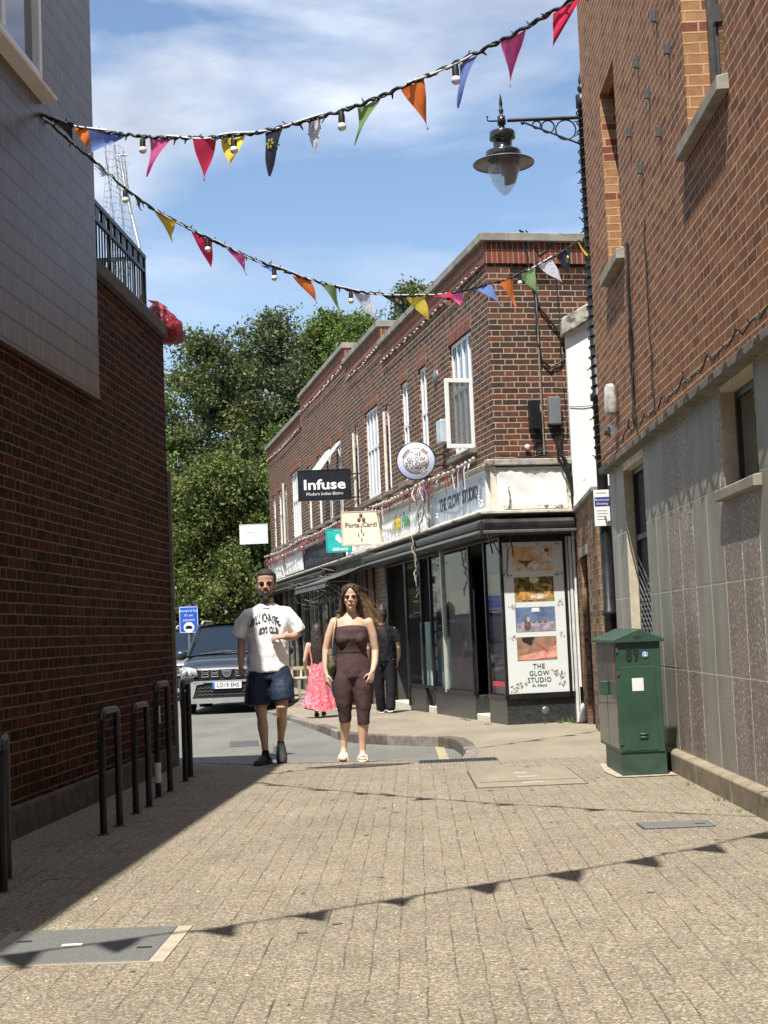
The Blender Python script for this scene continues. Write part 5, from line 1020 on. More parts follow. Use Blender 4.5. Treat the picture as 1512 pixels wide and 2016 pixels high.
b.tube(pts, .010, 5); b.tube([W_(-.2, 2.36, .3), W_(-.05, 2.1, .2), W_(.0, 1.85, .1), W_(.05, 1.92, .1), W_(.08, 2.2, .1)], .009, 5); b.tube([W_(-.28, 2.55, .35), W_(-.12, 2.15, .08)], .012, 5)
tag(b.build('hanging_chain', mat('rusty_chain', (.10, .085, .07), .6, .3, .3, 40)), 'thin chains dangling from the blind box beside the poster', 'chain')
b = MB(PMt)
for s0 in range(2):
    P_ = [(3.32+r4.uniform(-.05, .05), .20+.05*s0*.5, 3.42)]
    while P_[-1][2] > 1.75+.12*s0: P_.append((3.32+.10*math.sin(P_[-1][2]*5+s0)+r4.uniform(-.04, .04), .22+r4.uniform(-.03, .06)+(.12 if P_[-1][2] < 2.75 else 0), P_[-1][2]-.09))
    b.tube(P_, r4.uniform(.007, .013), 5)
for s0 in range(4): z_ = r4.uniform(2.0, 2.7); b.tube([(3.3, .36, z_), (3.3+r4.uniform(-.25, .25), .38, z_-.08), (3.3+r4.uniform(-.15, .15), .36, z_-.25)], .006, 5)
tag(b.build('dead_vine', mat('pale_dead_stems', (.24, .22, .18), .8, 0, .3, 20)), 'pale twisted dead vine hanging between the two near fascia signs', 'climbing plant')
# --- festoon bulb strings
def festoon(label, pts, n, r, cols, sag=0):
    Qp = interp(pts, 200); T = thing('festoon_lights', label, 'string lights', tuple(PMt @ Vector(tuple(Qp[0])))); inv = Matrix.Translation(-T.location); b = MB(inv @ PMt); b.tube([tuple(p) for p in Qp[::2]], .006, 4); b.build('cord', M_cable, T)
    base = None; bm_ = MB(); bm_.ball((0, 0, -.035), r, 8); bm_.tube([(0, 0, .01), (0, 0, -.02)], .011, 6, 1)
    for i in range(n):
        p = Qp[int((i+.5)*200/n)]; pos = inv @ PMt @ Vector(tuple(p))
        if base is None: base = bm_.build('bulb', [cols, M_cable], T); o = base
        else: o = base.copy(); C.objects.link(o); o.parent = T
        o.location = pos; o.rotation_euler = (rnd.uniform(-.6, .6), rnd.uniform(-.6, .6), 0)
    return T
M_fb = mat('festoon_bulb_glass', (.45, .36, .30), .25, 0, .2, 30, spec=.8)
festoon('short run of pale bulbs beneath the nearest section of parapet', [(.15, .06, 5.93), (3.4, .06, 5.88), (6.7, .06, 5.90)], 26, .026, M_fb)
festoon('run of pale bulbs beneath the second, higher section of parapet', [(6.85, .06, 6.22), (8.6, .06, 6.18), (10.2, .06, 6.22)], 16, .026, M_fb)
festoon('run of pink-tinted bulbs beneath the tallest section of parapet', [(10.45, .06, 6.55), (13.5, .06, 6.50), (16.5, .06, 6.55)], 32, .026, mat('festoon_bulb_pinkish', (.55, .38, .42), .25, 0, .2, 30))
festoon('run of pale bulbs beneath the farthest section of parapet', [(16.7, .06, 6.2), (20, .06, 6.15), (23, .06, 6.2)], 32, .026, M_fb)
festoon('bulb string hanging along the top of the near fascias', [(.15, .22, 3.42), (1.5, .26, 3.38), (3.2, .22, 3.44), (5.2, .26, 3.38), (7.4, .22, 3.44), (9.3, .26, 3.38)], 52, .030, M_fb)
festoon('bulb string hanging along the top of the far fascias', [(10.6, .22, 3.46), (13.2, .26, 3.42), (16.2, .22, 3.48), (19.6, .26, 3.42), (23, .22, 3.5)], 62, .030, M_fb)
RT = thing('ribbon_garland', 'faded red and pink ribbons tied along the shop fascias', 'ribbons', PMt @ Vector((8, .2, 3.4))); x = .5; inv = Matrix.Translation(-RT.location); RMT = [mat('ribbon_red', (.24, .04, .04), .7), mat('ribbon_plum', (.12, .04, .09), .7), mat('ribbon_white', (.60, .58, .55), .7), mat('ribbon_pink', (.34, .10, .16), .7), mat('ribbon_dark', (.03, .03, .05), .7)]; nr = 0
while x < 23 and nr < 98:
    b = MB(inv @ PMt)
    if r4.random() < .75 and not 7.6 < x < 10:
        m_ = r4.choice((0, 1, 2, 0, 3) if x < 10 else (0, 0, 3, 1, 4)); z_ = 3.40; P_ = [(x, .20, z_), (x+r4.uniform(-.08, .1), .24, z_-.1), (x+r4.uniform(-.12, .12), .22, z_-r4.uniform(.15, .36))]
        for i in range(2):
            p, q = P_[i], P_[i+1]; h = r4.uniform(.008, .022)*(2.2 if m_ == 0 and x > 9 else 1); b.face([(p[0]-h, p[1], p[2]), (p[0]+h, p[1]+.01, p[2]), (q[0]+h, q[1]+.01, q[2]), (q[0]-h, q[1], q[2])], 0)
        b.build('ribbon', RMT[m_], RT); nr += 1
    x += r4.uniform(.08, .22)
# --- projecting signs
def hang(name, label, cx, Y, cz, w_, h_, m, edge, brk=None, th=.06, cat='hanging sign', rot=0):
    T = thing(name, label, cat, (cx, Y, cz), rot); b = MB(); b.box(-w_/2, w_/2, -th/2, th/2, -h_/2, h_/2); b.build('panel', m, T, bev=.006)
    b = MB(); e = .018
    for a, c, d, f_ in ((-w_/2-e, w_/2+e, h_/2, h_/2+e), (-w_/2-e, w_/2+e, -h_/2-e, -h_/2), (-w_/2-e, -w_/2, -h_/2, h_/2), (w_/2, w_/2+e, -h_/2, h_/2)): b.box(a, c, -th/2-.006, th/2+.006, d, f_)
    b.build('edge_trim', edge, T)
    if brk:
        b = MB()
        for p, q in brk: b.tube([p, q], .014, 6)
        b.build('bracket', M_blackmetal, T)
    return T
def lab(T, s_, size, x, z, m, th=.06, **k):
    b = MB(); text(b, s_, size, frame((x, -th/2-.002, z), (1, 0, 0), (0, 0, 1)), **k); return b.build('lettering', m, T)
I = hang('hanging_sign', 'black bistro sign reading Infuse in white letters', -1.115, 28.0, 4.065, .98, .55, mat('black_sign_face', (.014, .016, .020), .3), M_black, [((.5, 0, .2), (.75, .1, .2)), ((.5, 0, -.25), (.75, .1, -.25))], .10)
lab(I, 'Infuse', .27, -.0, .0, M_white, .10, off=.006, sx=1.28); lab(I, 'Modern Indian Bistro', .082, .0, -.17, mat('pale_lettering', (.6, .6, .6), .5), .10, sx=1.0, off=.001)
Pp = hang('hanging_sign', 'weathered cream coffee shop sign with brown bean emblem', -.405, 25.5, 3.03, .66, .56, mat('cream_sign_face', (.70, .66, .52), .55, 0, .08, 4, wear=((.45, .30, .12), 3, .66)), mat('stained_cream_edge', (.55, .47, .30), .6), [((-.3, 0, .36), (.45, .12, .36)), ((-.2, 0, .28), (-.2, 0, .36)), ((.25, 0, .28), (.25, 0, .36))], .05)
lab(Pp, 'Porta', .115, -.155, .055, mat('sign_olive_ink', (.12, .10, .02), .5), .05, off=.002); lab(Pp, 'Cardi', .115, .145, .055, mat('sign_olive_ink', (.12, .10, .02), .5), .05, off=.002)
b = MB()
for x, z, r_ in ((0, .22, 0), (-.035, .145, .5), (.045, .145, -.5)): b.ball((x, -.028, z), .036, 10, 0, (.85, .2, 1.15))
b.build('bean_emblem', mat('bean_brown', (.17, .07, .025), .5), Pp)
b = MB()
for x, z, a in ((0, .02, 0), (.0, -.05, 0), (-.05, -.12, .6), (.03, -.11, -.6), (.0, -.2, .1)): b.ball((x, -.027, z), .02, 8, 0, (.5, .15, 1.9))
b.build('leaf_emblem', M_txt, Pp)
Tq = hang('hanging_sign', 'teal delivery sign with a white emblem, tucked behind the coffee sign', -.85, 27.0, 2.93, .44, .40, mat('teal_sign_face', (.02, .42, .38), .45), mat('teal_edge', (.02, .34, .31), .5), [((.25, 0, .1), (.65, .1, .1))], .05)
b = MB(); fz = -.029
for pts in ([(-.06, .02), (.02, -.05), (.14, -.04), (.16, .03), (.10, .03), (.12, .13), (.07, .12), (.05, .01), (.0, .12), (-.05, .10)],): b.face([(x+.0, fz, z) for x, z in pts])
b.build('emblem', M_white, Tq); lab(Tq, 'delivery', .09, .02, -.16, M_white, .05, off=.002); lab(Tq, 'order on', .05, .0, .19, M_white, .05)
Wq = hang('hanging_sign', 'plain white hanging sign in front of the trees at the far end', -3.55, 39.8, 4.02, .73, .50, mat('plain_white_sign', (.80, .80, .80), .5, 0, .02, 3), mat('pale_sign_edge', (.6, .6, .62), .5), [((.36, 0, .15), (.60, .1, .15))], .05)
lab(Wq, 'THOMPSON & NASH', .058, 0, .04, mat('faint_grey_ink', (.38, .38, .40), .6), .05); lab(Wq, 'Salon', .05, 0, -.03, mat('faint_grey_ink', (.38, .38, .40), .6), .05)
# round Glow Studio sign
T = thing('hanging_sign', 'round lilac and white projecting sign reading THE GLOW STUDIO', 'hanging sign', (.495, 21.3, 3.675))
b = MB(); b.lathe([(0, -.03), (.27, -.03), (.275, -.025), (.275, .025), (.27, .03), (0, .03)], (0, 0, 0), 40, axis='y'); b.build('disc', mat('lilac_sign_face', (.55, .58, .78), .4, 0, .02), T)
b = MB(); b.lathe([(.273, -.034), (.285, -.034), (.285, .034), (.273, .034)], (0, 0, 0), 40, axis='y'); b.build('rim', M_black, T)
b = MB(); b.lathe([(0, -.034), (.185, -.034), (.185, -.03)], (0, 0, 0), 40, axis='y'); b.build('inner_disc', mat('white_sign_centre', (.82, .82, .82), .4), T)
b = MB(); b.lathe([(.180, -.037), (.188, -.037), (.188, -.034), (.18, -.034)], (0, 0, 0), 48, axis='y'); b.build('ring_line', mat('rose_brown_line', (.30, .16, .14), .5), T)
b = MB()
for s_, z, sz in (('THE', .095, .088), ('GLOW', .02, .088), ('STUDIO', -.055, .088), ('St. Albans', -.108, .038)): text(b, s_, sz, frame((0, -.037, z), (1, 0, 0), (0, 0, 1)), ext=.0006, off=.0008)
b.build('lettering', M_txt, T)
b = MB()
for a in (2.2, 2.45, 2.7, .75, .95, -.9, -1.1): 
    for k in range(4): b.ball((.185*math.cos(a)+.022*math.cos(k*1.6), -.038, .185*math.sin(a)+.022*math.sin(k*1.6)), .014, 8, 0, (1, .2, 1))
b.build('floral_print', mat('poster_floral_rose', (.45, .32, .30), .6), T)
b = MB(); b.tube([(.26, 0, .08), (.52, .05, .08)], .012, 6); b.tube([(.26, 0, -.08), (.52, .05, -.08)], .012, 6); b.build('bracket', M_blackmetal, T)
# ================================================================ PEOPLE
def chain(V, Fs, pts, n=16, cap='round'):
    """append a closed lofted chain; pts = (x,y,z,rx[,ry]); rings perpendicular to the path (horizontal if the path is steep)"""
    P = [Vector(p[:3]) for p in pts]; R = [(p[3], p[4] if len(p) > 4 else p[3]) for p in pts]
    if cap == 'soft':
        P.append(P[-1]+(P[-1]-P[-2]).normalized()*.006); R.append((R[-1][0]*.6, R[-1][1]*.6)); P.insert(0, P[0]+(P[0]-P[1]).normalized()*.006); R.insert(0, (R[0][0]*.6, R[0][1]*.6))
    if cap == 'round':
        for end in (0, -1):
            a = P[end]; bb = P[1] if end == 0 else P[-2]; d = (a-bb).normalized(); r = R[end]; m = min(r)
            for f, h in ((.87, .5), (.5, .87), (.12, .99)):
                q = a+d*m*h; rr_ = (r[0]*f, r[1]*f)
                if end == 0: P.insert(0, q); R.insert(0, rr_)
                else: P.append(q); R.append(rr_)
            if end == 0: a0 = P[3]
    base = len(V)
    for i, p in enumerate(P):
        t = (P[min(i+1, len(P)-1)]-P[max(i-1, 0)]).normalized(); ref = (Vector((1, 0, 0)) if abs(t.x) < .85 else Vector((0, 0, 1))) if i == 0 else bx
        bx = (ref-t*ref.dot(t)).normalized(); by = t.cross(bx)
        for k in range(n):
            q = 2*math.pi*k/n; V.append(p+bx*(R[i][0]*math.cos(q))+by*(R[i][1]*math.sin(q)))
        if i: Fs += [(base+(i-1)*n+k, base+(i-1)*n+(k+1) % n, base+i*n+(k+1) % n, base+i*n+k) for k in range(n)]
    Fs.append(tuple(base+k for k in range(n))[::-1]); Fs.append(tuple(base+(len(P)-1)*n+k for k in range(n)))
def solid(name, chains, voxel, smooth, mats, parent, disp=None, dec=None):
    V, Fs = [], []
    for c in chains:
        if isinstance(c, dict): chain(V, Fs, c['p'], c.get('n', 16), c.get('cap', 'round'))
        else: chain(V, Fs, c)
    me = bpy.data.meshes.new(name); me.from_pydata([tuple(v) for v in V], [], Fs); o = bpy.data.objects.new(name, me); C.objects.link(o)
    bm = bmesh.new(); bm.from_mesh(me); bmesh.ops.recalc_face_normals(bm, faces=bm.faces); bm.to_mesh(me); bm.free()
    m = o.modifiers.new('r', 'REMESH'); m.mode = 'VOXEL'; m.voxel_size = voxel; m.use_smooth_shade = True
    m = o.modifiers.new('s', 'SMOOTH'); m.iterations = smooth; m.factor = .5
    if disp:
        for (sc, st, sq) in disp:
            tx = bpy.data.textures.new(name+'_folds', 'CLOUDS'); tx.noise_scale = sc; tx.noise_depth = 2
            m = o.modifiers.new('d', 'DISPLACE'); m.texture = tx; m.strength = st; m.mid_level = .5; m.texture_coords = 'LOCAL'
    bpy.context.view_layer.update(); nm = bpy.data.meshes.new_from_object(o.evaluated_get(bpy.context.evaluated_depsgraph_get()))
    o.modifiers.clear(); o.data = nm; bpy.data.meshes.remove(me); nm.name = name
    nm.polygons.foreach_set('use_smooth', [True]*len(nm.polygons)); nm.materials.clear()
    for q in (mats if isinstance(mats, (list, tuple)) else [mats]): nm.materials.append(q)
    if parent is not None: o.parent = parent
    return o
def skin(name, c, c2):
    t = NT(name); n = t.noise(t.obj(), 9, 5, .6); n2 = t.noise(t.obj(), 120, 3); t.set(col=t.ramp(n, [(.3, c), (.7, c2)]), rough=.48, sss=.06, spec=.4); t.bump(n2, .12, .002)
    t.b.inputs['Subsurface Radius'].default_value = (.02, .008, .004); return t.mat
def cloth(name, c, rough=.85, fold=.4, sc=14, w=(1, 1, .5)):
    t = NT(name); n = t.noise(t.obj(), 5, 4); f = t.noise(t.scale(t.obj(), w), sc, 3, .5, .6); g = t.noise(t.obj(), 300, 2)
    t.set(col=t.ramp(n, [(.3, tuple(x*.9 for x in c)), (.7, tuple(min(1, x*1.08) for x in c))]), rough=rough, spec=.2); t.bump(t.m('ADD', f, t.m('MULTIPLY', g, .04)), fold, .03); return t.mat
def finger(base, dirs, lens, r):
    P = [Vector(base)]
    for d, l in zip(dirs, lens): P.append(P[-1]+Vector(d).normalized()*l)
    return [(*p, r*(1-.12*i)) for i, p in enumerate(P)]
def hand(wrist, d, nrm, thumb, curl=.6, k=1.0):
    """palm from wrist along d, palm side nrm, thumb side vector; fingers bend toward nrm by curl"""
    w_ = Vector(wrist); d = Vector(d).normalized(); nrm = Vector(nrm); nrm = (nrm-d*nrm.dot(d)).normalized(); s = Vector(thumb); s = (s-d*s.dot(d)-nrm*s.dot(nrm)).normalized(); out = []
    e = w_+d*.085*k
    for o_, r_ in ((.022, .0150), (.0, .0155), (-.022, .0140)): out.append([(*(w_+s*o_*.5*k), .017*k), (*(w_+d*.045*k+s*o_*k), r_*k), (*(e+s*o_*k), (r_-.003)*k)])
    for i, (o_, L_) in enumerate(((.029, .070), (.0095, .078), (-.010, .072), (-.028, .056))):
        b0 = e+s*o_*k-d*.012*k; a = curl*(.8+.12*i); ds = []; ang = a*.7
        for q in range(3): ds.append(d*math.cos(ang)+nrm*math.sin(ang)+s*(.05*(1.5-i))); ang += a
        out.append(finger(b0, ds, (L_*.48*k, L_*.32*k, L_*.25*k), .0088*k))
    tb = w_+d*.025*k+s*.022*k
    out.append(finger(tb, (s*.8+d*.6+nrm*.3, d*.85+s*.35+nrm*.35, d*.9+nrm*.5), (.038*k, .030*k, .024*k), .0105*k)); return out
def head(cx, cy, zc, h, wd=1.0, female=False):
    """head built round centre height; chin at zc-h/2, crown at zc+h/2; faces -y"""
    z = lambda f: zc+(f-.5)*h; s = h/.24; o = []
    o.append({'n': 24, 'cap': 'soft', 'p': [(cx, cy-.056*s, z(.0), .020*s*wd, .022*s), (cx, cy-.048*s, z(.05), .034*s*wd, .042*s), (cx, cy-.040*s, z(.11), .044*s*wd, .055*s), (cx, cy-.026*s, z(.2), .055*s*wd, .068*s), (cx, cy-.012*s, z(.33), .064*s*wd, .078*s), (cx, cy-.003*s, z(.46), .070*s*wd, .083*s), (cx, cy+.000*s, z(.6), .075*s*wd, .089*s), (cx, cy+.002*s, z(.75), .076*s*wd, .093*s), (cx, cy+.006*s, z(.87), .063*s*wd, .082*s), (cx, cy+.008*s, z(.94), .046*s*wd, .062*s), (cx, cy+.008*s, z(.985), .022*s*wd, .030*s)]})
    f = cy-.098*s
    o.append([(cx, f+.018*s, z(.56), .007*s), (cx, f+.002*s, z(.47), .0085*s), (cx, f-.009*s, z(.395), .0110*s)])         # nose
    for q in (-1, 1):
        o.append([(cx+q*.010*s, f+.004*s, z(.375), .0075*s), (cx+q*.014*s, f+.01*s, z(.38), .0075*s)])                      # nostrils
        o.append([(cx+q*.012*s, f+.014*s, z(.575), .009*s), (cx+q*.045*s, f+.026*s, z(.575), .010*s)])                    # brow ridge
        o.append([(cx+q*.038*s, f+.036*s, z(.40), .020*s)]*1+[(cx+q*.042*s, f+.040*s, z(.36), .018*s)])                    # cheek
        o.append([(cx+q*.074*s*wd, cy+.012*s, z(.55), .011*s, .018*s), (cx+q*.078*s*wd, cy+.016*s, z(.47), .011*s, .018*s), (cx+q*.072*s*wd, cy+.008*s, z(.36), .008*s, .010*s)])  # ear
    o.append([(cx-.016*s, f+.014*s, z(.225), .009*s), (cx, f+.008*s, z(.225), .010*s), (cx+.016*s, f+.014*s, z(.225), .009*s)])  # mouth mound
    o.append([(cx, f+.026*s, z(.09), .018*s), (cx, f+.024*s, z(.06), .017*s)])
    return o, f, z, s
def face(parent, cx, f, z, s, browc, lipc, lidc=None, open_=.5, bold=1.0, lidk=1.0):
    b = MB()
    for q in (-1, 1): b.ball((cx+q*.031*s, f+.0155*s, z(.518+.014*(bold > 1.2))), .0150*s*(1.15 if bold > 1.2 else .9), 12, 0, (1.2, .7, .55+.4*open_))
    b.build('eyes', mat('eye_shade', (.06, .035, .028), .95, spec=0), parent)  # dark eyeball colour stands in for shaded sockets
    b = MB()
    for q in (-1, 1): b.ball((cx+q*.031*s, f+.0075*s, z(.500)), .0068*s, 10, 0, (1, .5, .9))
    b.build('iris', mat('iris_dark', (.02, .012, .008), .9, spec=0), parent)
    b = MB()
    for q in (-1, 1):
        b.tube([(cx+q*.013*s, f+.009*s, z(.525)), (cx+q*.031*s, f+.0055*s, z(.548)), (cx+q*.050*s, f+.015*s, z(.525))], [.0030*s, .0052*s*lidk, .0030*s], 6)
    b.build('eyelids', lidc or browc, parent)
    b = MB()
    for q in (-1, 1): b.tube([(cx+q*.012*s, f+.004*s, z(.570)), (cx+q*.030*s, f+.003*s, z(.590)), (cx+q*.052*s, f+.017*s, z(.572))], [.0040*s*bold, .0058*s*bold, .0028*s*bold], 6)
    b.build('eyebrows', browc, parent)
    b = MB(); b.tube([(cx-.024*s, f+.014*s, z(.222)), (cx-.010*s, f+.0035*s, z(.238)), (cx, f+.003*s, z(.232)), (cx+.010*s, f+.0035*s, z(.238)), (cx+.024*s, f+.014*s, z(.222))], [.002*s, .005*s, .0045*s, .005*s, .002*s], 8)
    b.tube([(cx-.021*s, f+.014*s, z(.212)), (cx, f+.003*s, z(.200)), (cx+.021*s, f+.014*s, z(.212))], [.002*s, .006*s, .002*s], 8); b.build('lips', lipc, parent)
def drape(me, target, push=.004, axis=Vector((0, 1, 0))):
    bm = bmesh.new(); bm.from_mesh(target.data); bv = BVHTree.FromBMesh(bm); bm.free()
    for v in me.vertices:
        h, n, i, d = bv.ray_cast(v.co-axis*2, axis)
        if h is not None: v.co = h-axis*push+Vector((0, 0, 0))
def obj_from(me, name, m, parent): me.materials.clear(); me.materials.append(m); me.name = name; o = bpy.data.objects.new(name, me); C.objects.link(o); o.parent = parent; return o
# ---------------------------------------------------------------- man
MN = thing('person', 'bearded person in a white printed T-shirt and navy shorts walking out of the shade', 'person', (-1.17, 14.28, 0))
skm = skin('skin_olive', (.43, .25, .175), (.53, .33, .235))
hd, f_, z_, s_ = head(.0, -.01, 1.715, .275, 1.02)
torso = [(0, .0, 1.0, .150, .105), (0, 0, 1.05, .150, .105), (0, 0, 1.2, .155, .11), (0, 0, 1.35, .175, .12), (0, .005, 1.45, .16, .10), (0, .01, 1.50, .10, .075), (0, .012, 1.55, .060, .064), (0, .0, 1.64, .056, .062)]
armR = [(-.175, .01, 1.44, .050), (-.235, .02, 1.32, .048), (-.262, .03, 1.18, .041), (-.265, .0, 1.06, .039), (-.268, -.03, .955, .028)]
armL = [(.175, .01, 1.44, .050), (.245, .03, 1.33, .048), (.285, .03, 1.225, .042), (.235, -.09, 1.20, .040), (.165, -.17, 1.205, .028)]
legR = [(-.085, 0, .93, .10), (-.10, -.02, .78, .085), (-.095, -.05, .62, .066), (-.085, -.08, .52, .058), (-.080, -.07, .45, .048), (-.078, -.02, .35, .052), (-.070, .0, .22, .037), (-.062, -.02, .10, .030), (-.062, -.03, .05, .036)]
legL = [(.085, 0, .93, .10), (.105, -.03, .78, .085), (.115, -.08, .62, .066), (.118, -.12, .54, .058), (.110, -.08, .46, .048), (.102, .02, .38, .051), (.088, .09, .29, .038), (.076, .13, .20, .031), (.075, .12, .155, .034)]
hR = hand((-.268, -.032, .95), (-.02, -.12, -1), (.55, .4, 0), (0, -1, 0), 1.0, 1.02); hL = hand((.165, -.172, 1.205), (-.9, -.28, .02), (0, .5, -1), (0, -.35, 1), .85, 1.0)
body = solid('body', hd+[torso, armR, armL, legR, legL]+hR+hL, .0065, 3, skm, MN)
M_hairm = mat('short_dark_hair', (.022, .016, .013), .75, 0, .4, 30, .9, 160)
cx = .0; hz = z_
solid('hair', [{'n': 24, 'cap': 'soft', 'p': [(cx, .040, z_(.60), .082*s_, .074*s_), (cx, .026, z_(.72), .086*s_, .092*s_), (cx, .000, z_(.82), .084*s_, .104*s_), (cx, -.006, z_(.92), .074*s_, .094*s_), (cx, -.004, z_(1.0), .052*s_, .068*s_), (cx, -.002, z_(1.04), .026*s_, .035*s_)]}, {'n': 16, 'p': [(cx, .045, z_(.45), .050*s_, .036*s_), (cx, .042, z_(.66), .074*s_, .062*s_)]}]+[[(q*.075*s_, -.030, z_(.50), .006, .012), (q*.076*s_, -.030, z_(.72), .009, .030)] for q in (-1, 1)], .007, 2, M_hairm, MN, [(.02, .006, 0)])
solid('beard', [{'n': 14, 'p': [(q*.068*s_, -.03, z_(.44), .011, .018), (q*.060*s_, -.052, z_(.25), .019, .031), (q*.042*s_, -.076, z_(.11), .022, .028), (0, -.092, z_(.03), .027, .024)]} for q in (-1, 1)]+[{'n': 18, 'p': [(0, -.092, z_(.11), .042, .022), (0, -.084, z_(.0), .042, .034), (0, -.078, z_(-.06), .028, .026)]}, [(-.026*s_, f_+.012*s_, z_(.265), .0075), (0, f_-.001*s_, z_(.300), .0085), (.026*s_, f_+.012*s_, z_(.265), .0075)], [(-.032*s_, f_+.014*s_, z_(.25), .010), (-.030*s_, f_+.014*s_, z_(.12), .013)], [(.032*s_, f_+.014*s_, z_(.25), .010), (.030*s_, f_+.014*s_, z_(.12), .013)]], .005, 2, M_hairm, MN, [(.012, .004, 0)])
face(MN, 0, f_, z_, s_, M_hairm, mat('lips_brown', (.26, .12, .10), .5), None, .35, 1.5, 1.9)
shirtm = cloth('white_cotton', (.86, .86, .87), .8, .9, 6, (1.3, 1.3, .45))
shirt = solid('t_shirt', [{'n': 28, 'cap': 'flat', 'p': [(-.01, 0, .885, .215, .155), (-.008, -.005, .95, .205, .150), (0, -.005, 1.08, .198, .145), (0, -.005, 1.22, .202, .145), (0, 0, 1.34, .208, .142), (0, .005, 1.43, .190, .125), (0, .01, 1.49, .135, .098), (0, .01, 1.53, .088, .078)]},
  {'cap': 'flat', 'n': 20, 'p': [(-.09, .01, 1.43, .080, .085), (-.185, .012, 1.415, .080, .088), (-.248, .02, 1.33, .078, .088), (-.285, .03, 1.225, .080, .092)]},
  {'cap': 'flat', 'n': 20, 'p': [(.09, .01, 1.43, .080, .085), (.185, .012, 1.415, .080, .088), (.252, .03, 1.335, .078, .088), (.295, .04, 1.245, .080, .092)]}], .011, 3, shirtm, MN, [(.12, .022, 0), (.045, .009, 0)])
# crew collar
b = MB(); pts = [(.078*math.cos(q), -.012+.082*math.sin(q), 1.515+.028*math.sin(q)) for q in np.linspace(0, 2*math.pi, 29)]; b.tube(pts, .010, 6, cap=False); b.build('collar', cloth('grey_rib', (.52, .52, .54)), MN)
# printed lettering draped on the chest
ink = mat('shirt_print', (.03, .045, .045), .7)
def arc(s_, x0, x1, zc, rise, size, sx, tilt=1.0, hs=1.0):
    n = len(s_)
    for i, ch in enumerate(s_):
        if ch == ' ': continue
        u = i/(n-1); x = x0+(x1-x0)*u; z = zc+rise*(1-(2*u-1)**2); me = text_me(ch, size, ext=0, off=.003, sx=sx)
        bm = bmesh.new(); bm.from_mesh(me); bmesh.ops.triangulate(bm, faces=bm.faces); bmesh.ops.subdivide_edges(bm, edges=[e for e in bm.edges if e.calc_length() > .012], cuts=2, use_grid_fill=True); bm.to_mesh(me); bm.free()
        a = -tilt*rise*4*(2*u-1)/(x1-x0)*.5; me.transform(Matrix.Translation((x, 0, z)) @ Matrix.Rotation(-a, 4, 'Y') @ Matrix.Rotation(math.pi/2, 4, 'X') @ Matrix.Diagonal((1, hs, 1, 1))); yield me
bmj = bmesh.new()
for g in (arc('BILLIONAIRE', -.140, .112, 1.350, .040, .085, .60, -1, 1.45), arc('BOYS CLUB', -.060, .100, 1.262, .014, .074, .56, -1, 1.15)):
    for me in g: drape(me, shirt, .004); bmj.from_mesh(me); bpy.data.meshes.remove(me)
me = bpy.data.meshes.new('shirt_lettering'); bmj.to_mesh(me); bmj.free(); obj_from(me, 'shirt_lettering', ink, MN)
shortm = cloth('navy_nylon', (.022, .032, .062), .55, .8, 9)
solid('shorts', [{'n': 26, 'cap': 'flat', 'p': [(0, 0, .80, .195, .135), (0, 0, .90, .188, .135), (0, 0, .98, .165, .12)]}]+[{'n': 22, 'cap': 'flat', 'p': [(-.085, -.0, .90, .115, .13), (-.115, -.025, .74, .118, .135), (-.122, -.045, .62, .120, .130), (-.125, -.05, .565, .122, .130)]}, {'n': 22, 'cap': 'flat', 'p': [(.085, 0, .90, .115, .13), (.115, -.03, .76, .118, .135), (.122, -.075, .66, .118, .130), (.125, -.08, .60, .118, .128)]}], .010, 2, shortm, MN, [(.09, .016, 0), (.035, .006, 0)])
sockm = cloth('black_sock', (.012, .012, .014)); clogm = mat('black_clog_foam', (.022, .023, .025), .6, 0, .2, 14, .3, 60)
def shoe(x, y, z, pitch, yaw, m, nm, sole=True, k=1.0, w_=1.0):
    Mx = Matrix.Translation((x, y, z)) @ Matrix.Rotation(yaw, 4, 'Z') @ Matrix.Rotation(pitch, 4, 'X')
    def T_(p): q = Mx @ Vector(p[:3]); return (*q, *p[3:])
    return solid(nm, [{'n': 16, 'p': [T_(p) for p in ((0, .055, .035, .034*k, .034), (0, .0, .045, .042*k, .045), (0, -.07, .042, .046*k*w_, .040), (0, -.13, .030, .048*k*w_, .030), (0, -.165, .024, .036*k*w_, .022))]}], .006, 2, m, MN if nm == 'shoe' else None)
sh = shoe(-.062, -.035, .0, 0, -.42, clogm, 'shoe', k=1.12); sh = shoe(.082, .075, .098, .62, .10, clogm, 'shoe', k=1.12)
b = MB()
for (x, y, z, pt, yw) in ((-.062, -.035, 0, 0, -.42), (.082, .075, .098, .62, .10)):
    M2 = Matrix.Translation((x, y, z)) @ Matrix.Rotation(yw, 4, 'Z') @ Matrix.Rotation(pt, 4, 'X'); b.M = M2; b.prism([(-.04, .08), (-.05, .0), (-.058, -.1), (-.045, -.175), (0, -.195), (.045, -.175), (.055, -.1), (.05, 0), (.04, .08)], 0, .02, 'z')
b.M = Matrix(); b.build('shoe_sole', M_black, MN, bev=.006)
solid('socks', [[(-.062, -.02, .11, .036), (-.062, -.02, .08, .040), (-.062, -.06, .06, .044)], [(.076, .13, .195, .034), (.078, .125, .16, .040), (.080, .07, .11, .042)]], .006, 2, sockm, MN)
